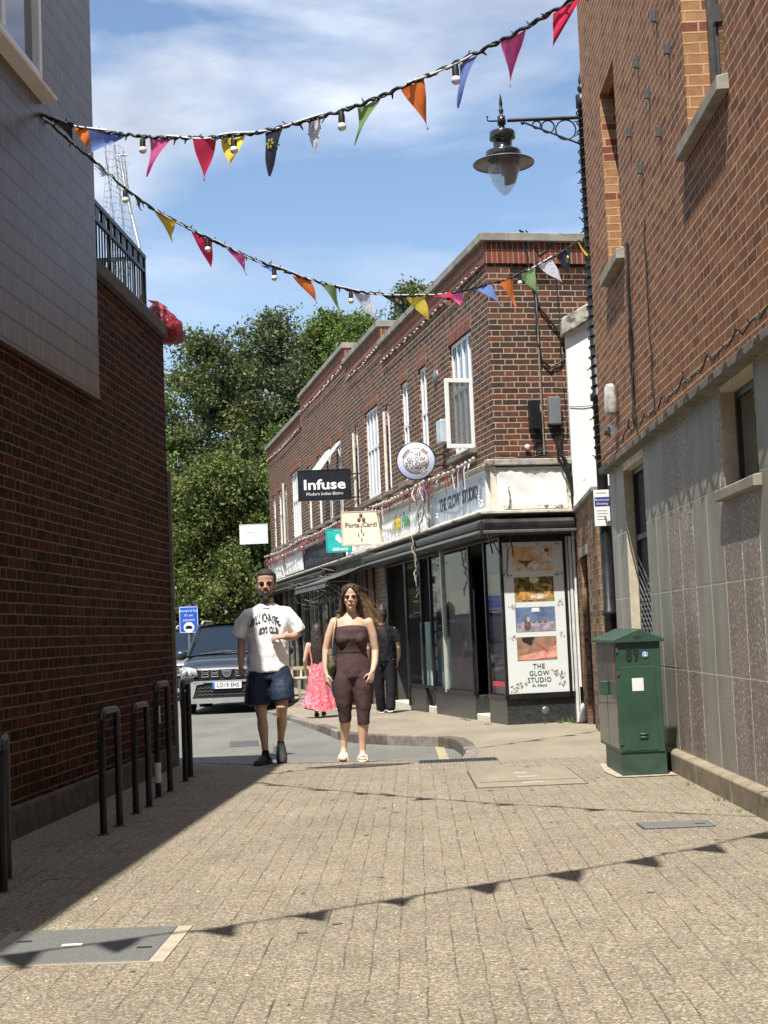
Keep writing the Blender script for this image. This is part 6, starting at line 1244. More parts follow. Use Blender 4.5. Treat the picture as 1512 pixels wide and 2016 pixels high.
# ---------------------------------------------------------------- woman
WM = thing('person', 'person with long brown hair in a brown strapless jumpsuit and white sandals', 'person', (-.385, 14.20, 0))
skw = skin('skin_light', (.56, .355, .25), (.64, .43, .31))
hd, f_, z_, s_ = head(.03, -.03, 1.555, .235, .98, True); fx = .03
torso = [(.02, 0, .90, .15, .11), (.02, .005, .95, .150, .11), (.02, .0, 1.04, .125, .095), (.02, -.005, 1.16, .145, .11), (.02, .0, 1.26, .150, .095), (.025, .005, 1.335, .145, .072), (.028, .008, 1.375, .075, .058), (.03, .008, 1.42, .048, .052), (.03, -.005, 1.48, .045, .050)]
aR = [(-.135, .0, 1.325, .047), (-.190, .005, 1.20, .041), (-.228, .015, 1.07, .035), (-.235, -.02, .94, .032), (-.232, -.05, .845, .023)]
aL = [(.195, .0, 1.31, .047), (.228, .005, 1.18, .041), (.245, .02, 1.04, .035), (.235, -.04, .92, .032), (.212, -.10, .845, .023)]
lR = [(-.055, 0, .80, .10), (-.072, -.02, .66, .084), (-.068, -.04, .50, .062), (-.068, -.02, .43, .054), (-.072, .03, .32, .050), (-.086, .06, .20, .034), (-.095, .06, .12, .028), (-.098, .03, .06, .031)]
lL = [(.10, 0, .80, .10), (.116, -.02, .66, .084), (.112, -.05, .50, .062), (.108, -.06, .42, .056), (.100, -.04, .31, .052), (.090, -.03, .18, .036), (.085, -.03, .09, .030), (.085, -.06, .045, .032)]
hR = hand((-.232, -.052, .84), (.05, -.15, -1), (.8, .5, 0), (0, -1, 0), .45, .95); hL = hand((.212, -.102, .84), (-.30, -.18, -1), (-.6, .8, 0), (-.6, -1, 0), .4, .95)
solid('body', hd+[torso, aR, aL, lR, lL]+hR+hL+[[(.02+q*.068, -.055, 1.17, .062), (.02+q*.070, -.070, 1.155, .058)] for q in (-1, 1)], .0065, 3, skw, WM)
face(WM, fx, f_, z_, s_, mat('brow_brown', (.06, .035, .022), .8), mat('lips_rose', (.36, .09, .08), .4), mat('eyelid_shadow', (.07, .035, .028), .6), .15, 1.0, 1.5)
jm = cloth('brown_jersey', (.068, .040, .042), .75, .35, 9)
solid('jumpsuit', [{'n': 28, 'cap': 'soft', 'p': [(.022, .0, .73, .10, .08), (.02, .0, .79, .178, .138), (.02, .005, .85, .186, .142), (.02, .005, .93, .172, .13), (.02, .002, 1.03, .142, .112), (.02, -.002, 1.10, .150, .118), (.02, -.012, 1.17, .168, .132), (.02, -.008, 1.23, .166, .120), (.02, 0, 1.268, .160, .103)]}]+[{'p': [(.02+q*.072, -.062, 1.17, .072), (.02+q*.074, -.078, 1.155, .066)]} for q in (-1, 1)]+
 [{'n': 22, 'cap': 'flat', 'p': [(-.055, 0, .88, .085, .11), (-.066, 0, .79, .108, .132), (-.072, -.02, .68, .104, .122), (-.072, -.035, .54, .080, .090), (-.068, -.030, .46, .064, .070), (-.068, -.015, .375, .059, .064)]}, {'n': 22, 'cap': 'flat', 'p': [(.095, 0, .88, .085, .11), (.106, 0, .79, .108, .132), (.116, -.02, .68, .104, .122), (.113, -.045, .54, .080, .090), (.109, -.055, .46, .064, .070), (.106, -.050, .345, .059, .064)]}], .008, 3, jm, WM, [(.07, .010, 0)])
b = MB(); b.lathe([(.146, 0), (.149, .01), (.147, .02)], (.02, .002, 1.03), 30, sx=1, sy=.79); b.build('waist_seam', jm, WM)
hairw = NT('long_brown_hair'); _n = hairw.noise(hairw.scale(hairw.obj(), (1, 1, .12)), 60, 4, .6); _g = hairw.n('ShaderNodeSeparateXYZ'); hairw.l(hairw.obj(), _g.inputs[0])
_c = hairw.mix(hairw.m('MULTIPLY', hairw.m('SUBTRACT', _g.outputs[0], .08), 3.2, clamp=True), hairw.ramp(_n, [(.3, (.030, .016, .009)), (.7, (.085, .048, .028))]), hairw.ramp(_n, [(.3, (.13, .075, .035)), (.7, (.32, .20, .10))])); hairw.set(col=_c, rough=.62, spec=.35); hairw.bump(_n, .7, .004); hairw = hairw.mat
H = [{'n': 24, 'cap': 'soft', 'p': [(fx, .028, z_(.20), .076*s_, .060*s_), (fx, .024, z_(.50), .088*s_, .080*s_), (fx, .010, z_(.72), .092*s_, .094*s_), (fx, -.008, z_(.86), .088*s_, .104*s_), (fx, -.018, z_(.96), .070*s_, .088*s_), (fx, -.020, z_(1.04), .038*s_, .05*s_)]}]
for q in (-1, 1): H.append([(fx+q*.018, -.112*s_, z_(.90), .012, .012), (fx+q*.048, -.104*s_, z_(.80), .014, .016), (fx+q*.074, -.080*s_, z_(.62), .014, .028), (fx+q*.080, -.02, z_(.40), .014, .035), (fx+q*.082, .0, z_(.15), .018, .035), (fx+q*.09, .02, z_(-.05), .020, .03)])
H.append([(fx-.03, -.088*s_, z_(.965), .016), (fx, -.096*s_, z_(.945), .018, .016), (fx+.03, -.088*s_, z_(.965), .016)])
H.append([(fx-.05, .06, z_(.5), .045), (fx-.075, .06, z_(.15), .05), (fx-.10, .05, z_(-.05), .035), (fx-.15, .05, z_(-.10), .012)])
rh = random.Random(12)
for i in range(26):
    a = rh.uniform(0, 1); st = (fx+.05+.02*a, .04+rh.uniform(-.03, .04), z_(.75-.75*a)); ex = .08+.11*rh.random(); ez = .10+.12*rh.random()
    H.append([(*st, .022), (st[0]+ex*.35, st[1], st[2]-ez*.30, .022), (st[0]+ex*.75, st[1]-.01, st[2]-ez*.85, .018), (st[0]+ex+.02*rh.random(), st[1]-.02, st[2]-ez*1.4, .009)])
solid('hair', H, .006, 2, hairw, WM, [(.02, .006, 0)])
b = MB(hairw and Matrix())
for i in range(46):
    a = rh.random(); x, y, z = fx+.06+.03*a, .02+rh.uniform(-.04, .05), z_(.8-.8*a); ex = .12+.14*rh.random(); ez = .12+.20*rh.random()
    b.tube([(x, y, z), (x+ex*.4, y+.01, z-ez*.25), (x+ex*.8, y, z-ez*.75), (x+ex, y-.01, z-ez*(1.0+.3*rh.random()))], [.003, .003, .002, .001], 4)
b.build('loose_strands', hairw, WM)
# sandals
sand = mat('cream_leather', (.72, .67, .58), .5, 0, .08, 20, .2, 60)
for (x, y, z, pt) in ((-.100, .04, .035, .40), (.088, -.06, 0, 0)):
    M2 = Matrix.Translation((x, y, z)) @ Matrix.Rotation(pt, 4, 'X'); b = MB(M2); b.prism([(-.028, .06), (-.034, .0), (-.042, -.09), (-.034, -.15), (0, -.17), (.034, -.15), (.042, -.09), (.034, 0), (.028, .06)], -.002, .018, 'z')
    for yy in (-.04, -.07, -.10): b.tube([(-.043, yy, .012), (-.034, yy-.01, .050), (0, yy-.02, .066), (.034, yy+.01, .050), (.043, yy, .012)], .013, 6, flat=1)
    b.build('sandal', sand, WM, bev=.004)
    o = solid('foot', [[(x, y+.03, z+.05, .030), (x, y-.05, z+.045-.02*(pt > 0), .034, .024), (x, y-.12, z+.032-.03*(pt > 0), .036, .018), (x, y-.145, z+.028-.035*(pt > 0), .032, .013)]], .006, 2, skw, WM)
# shoulder bag
BG = thing('shoulder_bag', 'olive quilted shoulder bag tucked under an arm on a tan strap', 'bag', (-.385, 14.2, 0))
solid('bag_body', [{'n': 18, 'p': [(-.185, -.03, 1.02, .035, .075), (-.175, -.02, .97, .05, .10), (-.175, -.02, .90, .055, .11), (-.18, -.02, .85, .04, .085)]}], .008, 2, mat('olive_quilt', (.085, .080, .045), .5, 0, .35, 30, .6, 40), BG, [(.03, .010, 0)])
b = MB(); b.tube([(-.165, -.09, 1.05), (-.150, -.105, 1.18), (-.125, -.075, 1.32), (-.115, -.02, 1.37), (-.125, .04, 1.33), (-.16, .06, 1.1)], .0065, 6); b.build('strap', mat('tan_chain_strap', (.45, .33, .16), .45, .3, .2, 30), BG)
# ---------------------------------------------------------------- small figures seen from behind
def simple(label, loc, H_, skinm, topm, legm, hairm, dress=False, hairlong=False, shoem=None, bag=False):
    k = H_/1.7; T = thing('person', label, 'person', loc); hd, f2, z2, s2 = head(0, 0, 1.585*k, .225*k)
    def K(p): return [tuple(v*k for v in q) for q in p]
    tor = K([(0, 0, .85, .15, .11), (0, 0, 1.0, .13, .10), (0, 0, 1.2, .155, .105), (0, 0, 1.34, .15, .09), (0, 0, 1.40, .07, .06), (0, 0, 1.5, .05, .055)])
    ar = [K([(q*.17, 0, 1.33, .048), (q*.22, .01, 1.15, .040), (q*.245, .0, 1.05, .036), (q*.245, -.08, .90, .030), (q*.22, -.14, .82, .022)]) for q in (-1, 1)]
    lg = [K([(-.085, 0, .85, .095), (-.09, .03, .5, .062), (-.08, .06, .3, .052), (-.07, .12, .10, .035)]), K([(.085, 0, .85, .095), (.09, -.03, .5, .062), (.08, -.05, .3, .052), (.07, -.10, .08, .035)])]
    hs = hand((-.22*k, -.14*k, .82*k), (0, -.4, -1), (1, 0, 0), (0, -1, 0), .5, .9*k)+hand((.22*k, -.14*k, .82*k), (0, -.4, -1), (-1, 0, 0), (0, -1, 0), .5, .9*k)
    T.rotation_euler.z = math.pi
    solid('body', hd+[tor]+ar+lg+hs, .010, 2, skinm, T)
    if dress:
        n = 40; V = []; prof = [(1.30, .155, .10), (1.2, .16, .115), (1.05, .13, .10), (.95, .145, .115), (.7, .19, .17), (.5, .22, .20), (.33, .25, .235), (.30, .27, .25), (.17, .31, .28)]; Fs = []
        for i, (z, rx, ry) in enumerate(prof):
            for j in range(n): q = 2*math.pi*j/n; a = 1+(.10*min(1, max(0, (.9-z)/.6)))*math.sin(q*9+z*2); V.append((rx*a*math.cos(q)*k, ry*a*math.sin(q)*k, (z+(.05*math.sin(q*2+1) if i > 6 else 0))*k))
            if i: Fs += [((i-1)*n+j, (i-1)*n+(j+1) % n, i*n+(j+1) % n, i*n+j) for j in range(n)]
        b = MB(); b.mesh(V, Fs); b.build('dress', topm, T)
        solid('hair', [{'n': 18, 'cap': 'soft', 'p': [(.02, .10*k, .98*k, .03*k, .02*k), (.01, .10*k, 1.08*k, .10*k, .03*k), (0, .10*k, 1.25*k, .135*k, .045*k), (0, .07*k, 1.42*k, .12*k, .07*k), (0, .03*k, 1.56*k, .100*k, .10*k), (0, .01*k, 1.65*k, .090*k, .095*k), (0, .01*k, 1.70*k, .06*k, .06*k), (0, .01*k, 1.72*k, .03*k, .03*k)]}, [(-.07*k, .08*k, 1.3*k, .03*k), (-.10*k, .10*k, 1.1*k, .02*k)], [(.07*k, .09*k, 1.3*k, .03*k), (.09*k, .10*k, 1.0*k, .015*k)]], .01, 2, hairm, T, [(.03, .012, 0)])
    else:
        solid('t_shirt', [{'n': 22, 'cap': 'flat', 'p': K([(0, 0, .82, .18, .13), (0, 0, 1.0, .175, .13), (0, 0, 1.25, .185, .125), (0, 0, 1.36, .16, .10), (0, 0, 1.42, .08, .075)])}]+[{'n': 16, 'cap': 'flat', 'p': K([(q*.12, 0, 1.34, .07, .07), (q*.2, .0, 1.28, .068, .07), (q*.245, .01, 1.14, .066, .07)])} for q in (-1, 1)], .011, 2, topm, T, [(.08, .018, 0)])
        solid('trousers', [{'n': 20, 'cap': 'flat', 'p': K([(0, 0, .78, .165, .12), (0, 0, .9, .155, .115)])}]+[{'n': 18, 'cap': 'flat', 'p': K(p)} for p in ([(-.085, 0, .85, .105, .11), (-.095, .03, .5, .088), (-.085, .07, .25, .080), (-.075, .12, .06, .078)], [(.085, 0, .85, .105, .11), (.095, -.03, .5, .088), (.085, -.05, .25, .080), (.075, -.10, .05, .078)])], .011, 2, legm, T, [(.08, .014, 0)])
        solid('hair', [{'n': 18, 'p': K([(0, .035, 1.50, .065, .055), (0, .03, 1.58, .082, .085), (0, .015, 1.66, .078, .085), (0, .01, 1.70, .05, .055)])}], .009, 2, hairm, T)
    for (x, y, z) in ((-.07*k, .10*k, .02), (.07*k, -.12*k, .0)):
        o = solid('shoe', [[(x, y+.05, z+.04, .036), (x, y-.05, z+.04, .042, .036), (x, y-.14, z+.025, .038, .024)]], .008, 2, shoem or M_black, T)
        b = MB(); b.box(x-.042, x+.042, y-.17, y+.08, z-.0, z+.02); 
        if not dress: b.build('shoe_sole', M_white, T, bev=.008)
    return T
pk = NT('pink_floral_print'); _v = pk.n('ShaderNodeTexVoronoi'); _v.inputs['Scale'].default_value = 26; pk.l(pk.obj(), _v.inputs['Vector']); _w = pk.noise(pk.obj(), 38, 2, .5, 1)
pk.set(col=pk.mix(pk.ramp(_w, [(.47, (0, 0, 0)), (.50, (1, 1, 1))]), (.58, .26, .29), pk.ramp(_v.outputs['Distance'], [(.2, (.50, .03, .06)), (.5, (.62, .06, .10))])), rough=.75); pk = pk.mat
dh = mat('dark_brown_hair', (.035, .02, .014), .5, 0, .4, 25, .8, 90); bt = cloth('black_cotton', (.012, .012, .015), .8, .4)
simple('long-haired person in a pink floral maxi dress walking away along the footway', (-1.12, 23.0, -.06), 1.44, skin('skin_pale', (.55, .34, .24), (.62, .40, .29)), pk, bt, dh, True, True)
PB2 = simple('person in black T-shirt and trousers walking away, half hidden behind the woman', (-.10, 23.6, -.065), 1.68, skin('skin_fair', (.58, .36, .26), (.66, .43, .32)), bt, bt, dh, shoem=M_black)
simple('person in dark clothes beyond the pink dress, mostly hidden behind the woman', (-.86, 25.6, -.08), 1.62, skin('skin_fair2', (.50, .30, .21), (.58, .36, .26)), cloth('navy_cotton', (.016, .018, .03)), cloth('indigo_denim', (.02, .028, .055)), dh)
# cream wooden chair outside the cafe
CH = thing('wooden_chair', 'small cream wooden chair on the footway beyond the pink dress', 'chair', (-1.80, 31.0, -.10), .5)
cm = mat('cream_wood', (.60, .53, .36), .7, 0, .12, 9); gm2 = mat('grey_wood', (.36, .34, .29), .75, 0, .15, 9)
b = MB(); b.box(-.24, .24, -.2, .2, .42, .46); b.build('seat', cm, CH, bev=.006)
for x in (-.21, .21):
    for y in (-.17, .17): b = MB(); b.box(x-.022, x+.022, y-.022, y+.022, 0, .42); b.build('leg', gm2, CH)
b = MB(); b.box(-.23, .23, .17, .2, .62, .68); b.box(-.23, -.19, .17, .2, .46, .68); b.box(.19, .23, .17, .2, .46, .68); b.box(-.02, .02, .17, .2, .46, .62); b.build('backrest', cm, CH); b = MB(); b.box(-.21, .21, -.18, -.16, .06, .10); b.box(-.21, .21, .16, .18, .06, .10); b.build('stretcher', gm2, CH)
b = MB(); b.box(-.18, .18, -.02, .02, 0, 1.0); b.box(-.16, .16, -.03, -.02, .45, .98, 1)
tag(b.build('menu_board', [M_timber, mat('pale_menu', (.5, .5, .46), .6)], loc=(-1.35, 29.0, -.10)), 'upright grey board with pale menu sheet standing by the cafe', 'menu board')
# ================================================================ CARS
def car(label, loc, rz, paint, plate=True):
    T = thing('parked_car', label, 'car', loc, rz)       # nose at y=0 facing -y
    W = .90
    # body loft: stations along y, each a half profile (x,z) from sill to centre line
    def station(y, w, zs, zh, zb=.30, crown=.02): return [(0, zb), (w*.80, zb), (w*.97, zb+.10), (w, zb+.30), (w*.985, zs), (w*.90, zh-.01), (w*.55, zh+crown*.6), (0, zh+crown)]
    ST = [(.06, station(.06, .66, .56, .62, .42)), (-.0, None)]
    S_ = [(.00, .60, .62, .74, .40), (.05, .74, .68, .82, .30), (.16, .84, .76, .92, .26), (.35, .90, .84, .98, .24), (.9, .91, .92, 1.03, .24), (1.25, .91, .94, 1.06, .24), (2.6, .91, .96, 1.02, .24), (3.9, .90, .97, 1.02, .26), (4.2, .84, .92, .98, .34), (4.3, .74, .80, .86, .45)]
    b = MB(); V = []; n = 15; Fs = []
    for y, w_, zs, zh, zb in S_:
        h = station(y, w_, zs, zh, zb); ringp = [(x, y, z) for x, z in h]+[(-x, y, z) for x, z in h[::-1][1:-1]]; V += ringp
    m_ = len(V)//len(S_)
    for i in range(1, len(S_)): Fs += [((i-1)*m_+k, (i-1)*m_+(k+1) % m_, i*m_+(k+1) % m_, i*m_+k) for k in range(m_)]
    Fs += [tuple(range(m_)), tuple(range((len(S_)-1)*m_, len(S_)*m_))[::-1]]; b.mesh(V, Fs, 0, True)
    o = b.build('body', paint, T, weld=False); md = o.modifiers.new('s', 'SUBSURF'); md.levels = md.render_levels = 2
    # greenhouse
    G_ = [(1.02, .80, 1.04, .02), (1.75, .66, 1.58, .015), (2.6, .64, 1.62, .0), (3.6, .62, 1.58, .0), (4.1, .72, 1.02, .0)]
    b = MB(); V = []; Fs = []
    for y, w_, z, _ in G_: V += [(-w_, y, z), (-w_*.5, y-.02, z+.035), (w_*.5, y-.02, z+.035), (w_, y, z)]
    for i in range(1, 5): Fs += [((i-1)*4+k, (i-1)*4+k+1, i*4+k+1, i*4+k) for k in range(3)]
    V += [(-.86, 1.1, 1.0), (-.84, 4.0, 1.0), (.84, 4.0, 1.0), (.86, 1.1, 1.0)]; q = 20
    Fs += [(0, 4, q), (4, 8, 12, q+1, q), (12, 16, q+1), (3, q+3, 7), (7, q+3, q+2, 15, 11), (15, q+2, 19)]
    b.mesh(V, Fs, 0, False); b.build('glasshouse', M_glass_s, T)
    b = MB(); b.mesh([(-.67, 1.72, 1.585), (.67, 1.72, 1.585), (.66, 2.6, 1.64), (.64, 3.65, 1.60), (-.64, 3.65, 1.60), (-.66, 2.6, 1.64), (-.35, 1.68, 1.635), (.35, 1.68, 1.635), (.34, 3.6, 1.65), (-.34, 3.6, 1.65)], [(0, 6, 9, 4, 5), (6, 7, 8, 9), (7, 1, 2, 3, 8)], 0, True)
    for q in (-1, 1): b.tube([(q*.83, 1.0, 1.03), (q*.70, 1.70, 1.585), (q*.67, 2.6, 1.63), (q*.65, 3.6, 1.59), (q*.80, 4.1, 1.03)], .035, 6)
    b.build('roof', paint, T)
    b = MB()
    for q in (-1, 1): b.tube([(q*.66, 1.85, 1.63), (q*.65, 2.0, 1.69), (q*.64, 3.3, 1.69), (q*.63, 3.45, 1.62)], .022, 8)
    b.build('roof_rail', M_silver, T)
    for q in (-1, 1):
        b = MB(); b.ball((q*1.0, 1.25, 1.06), .13, 12, 0, (1, .6, .75)); b.build('mirror', paint, T)
    # front details
    b = MB(); b.prism([(-.50, .66), (.50, .66), (.56, .80), (-.56, .80)], -.012, .06, 'y'); b.build('grille', mat('grille_black', (.01, .01, .012), .4), T, bev=.01)
    b = MB()
    for q in (-1, 1):
        for i in range(2):
            for j in range(2): 
                cx_, cz_ = q*(.22+.17*i), .695+.07*j; 
                for a, c, d, e in ((-.065, .065, .018, .026), (-.065, .065, -.026, -.018), (-.065, -.05, -.026, .026), (.05, .065, -.026, .026)): b.box(cx_+a, cx_+c, -.035, -.01, cz_+d, cz_+e)
    b.prism([(-.09, .775), (.09, .775), (.075, .71), (.03, .66), (-.03, .66), (-.075, .71)], -.045, -.012, 'y'); b.build('grille_chrome', mat('chrome', (.75, .76, .78), .18, .9, .05), T, bev=.004)
    b = MB(); b.prism([(-.045, .75), (.045, .75), (.035, .71), (.0, .685), (-.035, .71)], -.05, -.045, 'y'); b.build('badge', M_lead, T)
    for q in (-1, 1):
        b = MB(); b.mesh([(q*.52, -.01, .70), (q*.56, -.005, .82), (q*.72, .05, .86), (q*.86, .20, .84), (q*.88, .28, .76), (q*.80, .10, .66), (q*.62, .01, .655)], [tuple(range(7))[::q]]); 
        hl = b.build('headlight', mat('headlight_lens', (.50, .50, .48), .08, .3, .4, 18, spec=1, coat=.8), T); sd_ = hl.modifiers.new('s', 'SOLIDIFY'); sd_.thickness = .05; sd_.offset = 0
        b = MB(); b.ball((q*.66, .0, .745), .045, 12, 0, (1, .5, 1)); b.ball((q*.78, .06, .75), .04, 12, 0, (1, .5, 1)); b.build('lamp_unit', mat('lamp_reflector', (.8, .8, .78), .1, .8), hl)
    b = MB(); b.prism([(-.72, .30), (-.52, .57), (.52, .57), (.72, .30), (.60, .23), (.50, .34), (.42, .45), (-.42, .45), (-.50, .34), (-.60, .23)], -.05, .03, 'y') if False else None
    b.mesh([(-.78, .03, .42), (-.70, -.02, .56), (-.58, -.04, .60), (-.42, -.05, .60), (-.42, -.05, .55), (-.55, -.04, .53), (-.60, -.03, .36), (-.66, -.0, .25), (-.80, .04, .30)], [tuple(range(9))]); b.mesh([(.78, .03, .42), (.70, -.02, .56), (.58, -.04, .60), (.42, -.05, .60), (.42, -.05, .55), (.55, -.04, .53), (.60, -.03, .36), (.66, -.0, .25), (.80, .04, .30)], [tuple(range(9))[::-1]])
    b.box(-.70, .70, -.05, .0, .20, .29); b.box(-.60, .60, -.045, 0, .565, .60); sk = b.build('skid_plate', mat('satin_silver', (.45, .45, .44), .35, .5, .06), T)
    b = MB(); b.box(-.58, .58, -.02, .04, .29, .555); b.build('lower_intake', mat('intake_black', (.008, .008, .009), .6), T)
    b = MB()
    for z in (.34, .40, .46): 
        for i in range(14): b.tube([(-.52+.08*i, -.025, z), (-.48+.08*i, -.03, z+.02), (-.44+.08*i, -.025, z)], .006, 4)
    b.build('intake_mesh', M_lead, T)
    b = MB(); b.box(-.26, .26, -.075, -.055, .455, .566); pl = b.build('number_plate', mat('plate_white', (.78, .79, .80), .4, 0, .02), T)
    b = MB(); b.box(-.26, -.215, -.077, -.075, .455, .566); b.build('blue_band', mat('plate_blue', (.03, .14, .50), .4), pl)
    if plate: b = MB(); text(b, 'LO19 EHS', .105, frame((.02, -.0765, .511), (1, 0, 0), (0, 0, 1)), ext=.0008, off=.0022, sx=.84, sp=1.05); b.build('plate_lettering', M_black, pl)
    for q in (-1, 1):
        for y in (.85, 3.45):
            b = MB(); b.lathe([(.20, -.10), (.33, -.10), (.345, -.07), (.345, .07), (.33, .10), (.20, .10)], (q*.80, y, .345), 28, axis='x'); wh = b.build('wheel', mat('tyre_rubber', (.018, .018, .018), .85), T)
            b = MB(); b.lathe([(0, .06), (.06, .07), (.20, .05), (.21, -.05)], (q*.82, y, .345), 20, axis='x') if q > 0 else b.lathe([(0, -.06), (.06, -.07), (.20, -.05), (.21, .05)], (q*.82, y, .345), 20, axis='x'); b.build('rim', M_silver, wh)
            b = MB(); b.lathe([(.36, -.12), (.42, -.10), (.42, .06), (.36, .05)], (q*.82, y, .345), 28, axis='x'); b.build('wheel_arch', M_black, T)
    b = MB(); b.box(-.80, .80, .25, 4.1, .19, .28); b.build('underbody', M_black, T)
    b = MB(); b.tube([(-.6, 1.0, 1.07), (-.1, 1.05, 1.12), (.1, 1.02, 1.10)], .010, 5); b.tube([(0, 1.0, 1.07), (.5, 1.03, 1.10)], .010, 5); b.build('wiper', M_black, T)
    return T
pm = NT('slate_blue_car_paint'); pm.set(col=(.028, .036, .048), rough=.25, metal=.25, coat=.6, spec=.5); pm.bump(pm.noise(pm.obj(), 2, 2), .02, .01)
car('slate grey-blue SUV with silver skid plate, parked nose toward the camera', (-2.94, 26.6, RZ), 0.0, pm.mat)
pm2 = NT('grey_car_paint'); pm2.set(col=(.16, .17, .18), rough=.25, metal=.3, coat=.8)
car('grey car parked behind the SUV, only a sliver showing beside the wall', (-4.35, 33.0, RZ), 0.0, pm2.mat, False)
SG2 = thing('parking_sign', 'blue parking sign with white lettering just beyond the left wall corner', 'sign', (-4.0, 29.6, RZ))
b = MB(); b.tube([(0, .03, 0), (0, .03, 2.0)], .03, 8); b.build('post', M_grey, SG2)
b = MB(); b.box(-.19, .19, -.012, .012, 1.48, 2.02); b.build('panel', mat('sign_blue', (.02, .10, .50), .4, 0, .03), SG2, bev=.012)
b = MB()
for s_, z in (('Permit & Pay', 1.93), ('01 am', 1.84), ('payment', 1.75)): text(b, s_, .068, frame((0, -.014, z), (1, 0, 0), (0, 0, 1)), ext=.0006)
for a, c, d, e in ((-.18, .18, 2.0, 2.008), (-.18, .18, 1.495, 1.503), (-.182, -.174, 1.5, 2.005), (.174, .182, 1.5, 2.005)): b.box(a, c, -.0145, -.012, d, e)
b.lathe([(0, -.0135), (.105, -.0135)], (0, 0, 1.60), 24, axis='y'); b.build('lettering', M_white, SG2)
b = MB(); b.prism([(-.07, 1.57), (.07, 1.57), (.07, 1.60), (.045, 1.635), (-.045, 1.635), (-.07, 1.60)], -.017, -.0145, 'y'); b.build('car_pictogram', M_black, SG2)
# ================================================================ TREES
def leafmat(name, a, b_, tr=.35):
    t = NT(name); o = t.geo(); r = t.n('ShaderNodeNewGeometry').outputs['Random Per Island']; n = t.noise(o, .9, 4, .6)
    c = t.mix(t.ramp(n, [(.35, (0, 0, 0)), (.65, (1, 1, 1))]), a, b_); c = t.mix(1, c, t.ramp(r, [(0, (.45, .5, .42)), (.5, (1.05, 1.05, 1)), (.85, (1.7, 1.55, 1.2)), (1, (2.3, 2.0, 1.5))]), 'MULTIPLY')
    t.set(col=c, rough=.55, spec=.35); tl = t.n('ShaderNodeBsdfTranslucent'); t.l(c, tl.inputs[0]); ms = t.n('ShaderNodeMixShader'); ms.inputs[0].default_value = tr
    t.l(t.b.outputs[0], ms.inputs[1]); t.l(tl.outputs[0], ms.inputs[2]); t.l(ms.outputs[0], t.out.inputs[0]); return t.mat
M_bark = mat('grey_bark', (.11, .095, .075), .9, 0, .3, 5, .8, 20)
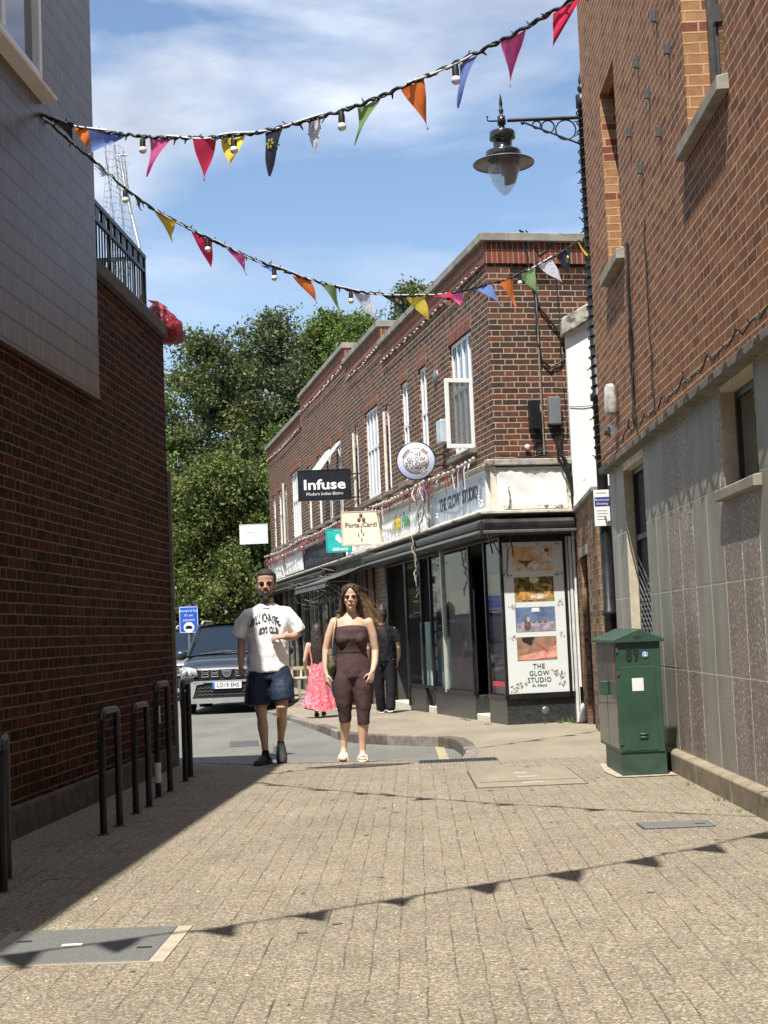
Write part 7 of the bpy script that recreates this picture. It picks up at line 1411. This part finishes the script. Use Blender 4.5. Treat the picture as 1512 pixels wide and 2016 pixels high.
def tree(name, label, x, y, h, rad, seed, lm, z0=RZ, base=.15, conical=.5, nl=44, leaf=.16, nb=90, dens=1.0, droop=.1):
    R_ = np.random.RandomState(seed); T = thing(name, label, 'tree', (x, y, z0), 0, 'trees beyond the parade'); b = MB()
    trunk = [Vector((0, 0, 0))]; 
    for i in range(1, 9): trunk.append(Vector((R_.uniform(-.12, .12)*i*.35, R_.uniform(-.12, .12)*i*.35, h*.97*i/8)))
    b.tube(trunk, [max(.03, h*.022*(1-i/8.5)) for i in range(9)], 8); centers = []
    for k in range(nb):
        t = base+(1-base)*((k+.5)/nb)**.85; i = min(7, int(t*8)); p0 = trunk[i].lerp(trunk[i+1], t*8-i)
        prof = (1-t)**conical*min(1, (t-base+.12)*4.5)
        L_ = rad*prof*R_.uniform(.45, 1.3)+.25; a = R_.uniform(0, 6.28); up = .15+.5*t; d = Vector((math.cos(a), math.sin(a), up)).normalized(); pts = [p0]
        for s in range(1, 6): d = (d+Vector((R_.uniform(-.25, .25), R_.uniform(-.25, .25), R_.uniform(-.2, .15)-droop))).normalized(); pts.append(pts[-1]+d*L_/5)
        if k % 2 == 0 or t < .5: b.tube(pts, [max(.016, .085*(1-t)*(1-s/6)+.014) for s in range(6)], 5)
        for s in range(2, 6):
            for q in range(2 if s < 5 else 3): centers.append((pts[s]+Vector(R_.uniform(-.32, .32, 3)), .24+.30*R_.rand()*(1-.4*t)))
    centers.append((trunk[-1]+Vector((0, 0, .3)), .25)); centers.append((trunk[-1], .4))
    b.build('trunk', M_bark, T)
    cs = np.array([tuple(c[0]) for c in centers]); rs = np.array([c[1] for c in centers]); n = len(cs); m = int(nl*dens)
    P = np.repeat(cs, m, 0)+R_.normal(0, 1, (n*m, 3))*np.repeat(rs, m)[:, None]*np.array([.62, .62, .42]); N_ = len(P)
    a = R_.normal(0, 1, (N_, 3)); a[:, 2] -= .25; a /= np.linalg.norm(a, axis=1)[:, None]; c_ = np.cross(a, R_.normal(0, 1, (N_, 3))); c_ /= np.linalg.norm(c_, axis=1)[:, None]
    s = (leaf*R_.uniform(.55, 1.25, N_))[:, None]
    V = np.stack([P-a*s*.5, P+c_*s*.24+a*s*.02, P+a*s*.5, P-c_*s*.24+a*s*.02], 1).reshape(-1, 3)
    me = bpy.data.meshes.new('crown'); me.vertices.add(4*N_); me.vertices.foreach_set('co', V.astype(np.float32).ravel()); me.loops.add(4*N_); me.loops.foreach_set('vertex_index', np.arange(4*N_, dtype=np.int32)); me.polygons.add(N_)
    me.polygons.foreach_set('loop_start', np.arange(0, 4*N_, 4, dtype=np.int32)); me.polygons.foreach_set('loop_total', np.full(N_, 4, dtype=np.int32)); me.update(calc_edges=True); me.materials.append(lm)
    o = bpy.data.objects.new('crown', me); C.objects.link(o); o.parent = T; return T
L1 = leafmat('dark_conifer_foliage', (.055, .075, .028), (.125, .155, .055)); L2 = leafmat('mid_green_foliage', (.065, .115, .028), (.15, .21, .055)); L3 = leafmat('bright_low_foliage', (.060, .090, .024), (.14, .175, .055)); L4 = leafmat('blue_green_foliage', (.055, .075, .040), (.12, .15, .070))
tree('conifer_tree', 'tall dark irregular tree at far left above the SUV', -5.6, 48, 11.4, 2.9, 1, L1, conical=.40, nb=92, nl=36)
tree('conifer_tree', 'broad-topped dark tree left of the parade roof end', -3.6, 50, 12.5, 2.6, 2, L4, conical=.42, nb=96, nl=36)
tree('conifer_tree', 'slim pointed tree directly above the parade far end', -2.0, 52, 13.0, 2.2, 3, L2, conical=.65, nb=100, nl=36)
tree('conifer_tree', 'dense green tree rising behind the middle of the parade roof', -.3, 50, 12.2, 2.6, 4, L2, conical=.45, nb=110, nl=50)
tree('conifer_tree', 'tallest pointed tree above the parade roof, near the yellow flag', 1.1, 50, 13.3, 2.3, 5, L1, conical=.95, nb=110, nl=36)
tree('broadleaf_tree', 'small leafy tree filling the gap at far left behind the brick wall', -8.2, 47, 9.6, 2.4, 6, L2, conical=.35, nb=90, nl=36)
tree('broadleaf_tree', 'bushy green tree behind the walking man', -4.7, 43.5, 6.6, 2.1, 7, L3, base=.06, conical=.55, nb=80, nl=72, leaf=.135, droop=.0)
tree('broadleaf_tree', 'olive green tree below the plain white hanging sign', -2.9, 45.5, 7.6, 1.9, 8, L2, base=.05, conical=.6, nb=80, nl=72, leaf=.135, droop=.0)
tree('broadleaf_tree', 'low green tree at far left just above the parked cars', -7.1, 44.5, 6.0, 2.1, 9, L3, base=.05, conical=.55, nb=80, nl=72, leaf=.135, droop=.0)
tree('conifer_tree', 'dark tree deep in the gap between the left building and the parade', -4.6, 54, 11.8, 3.2, 10, L1, base=.05, conical=.35, nb=110, nl=36)
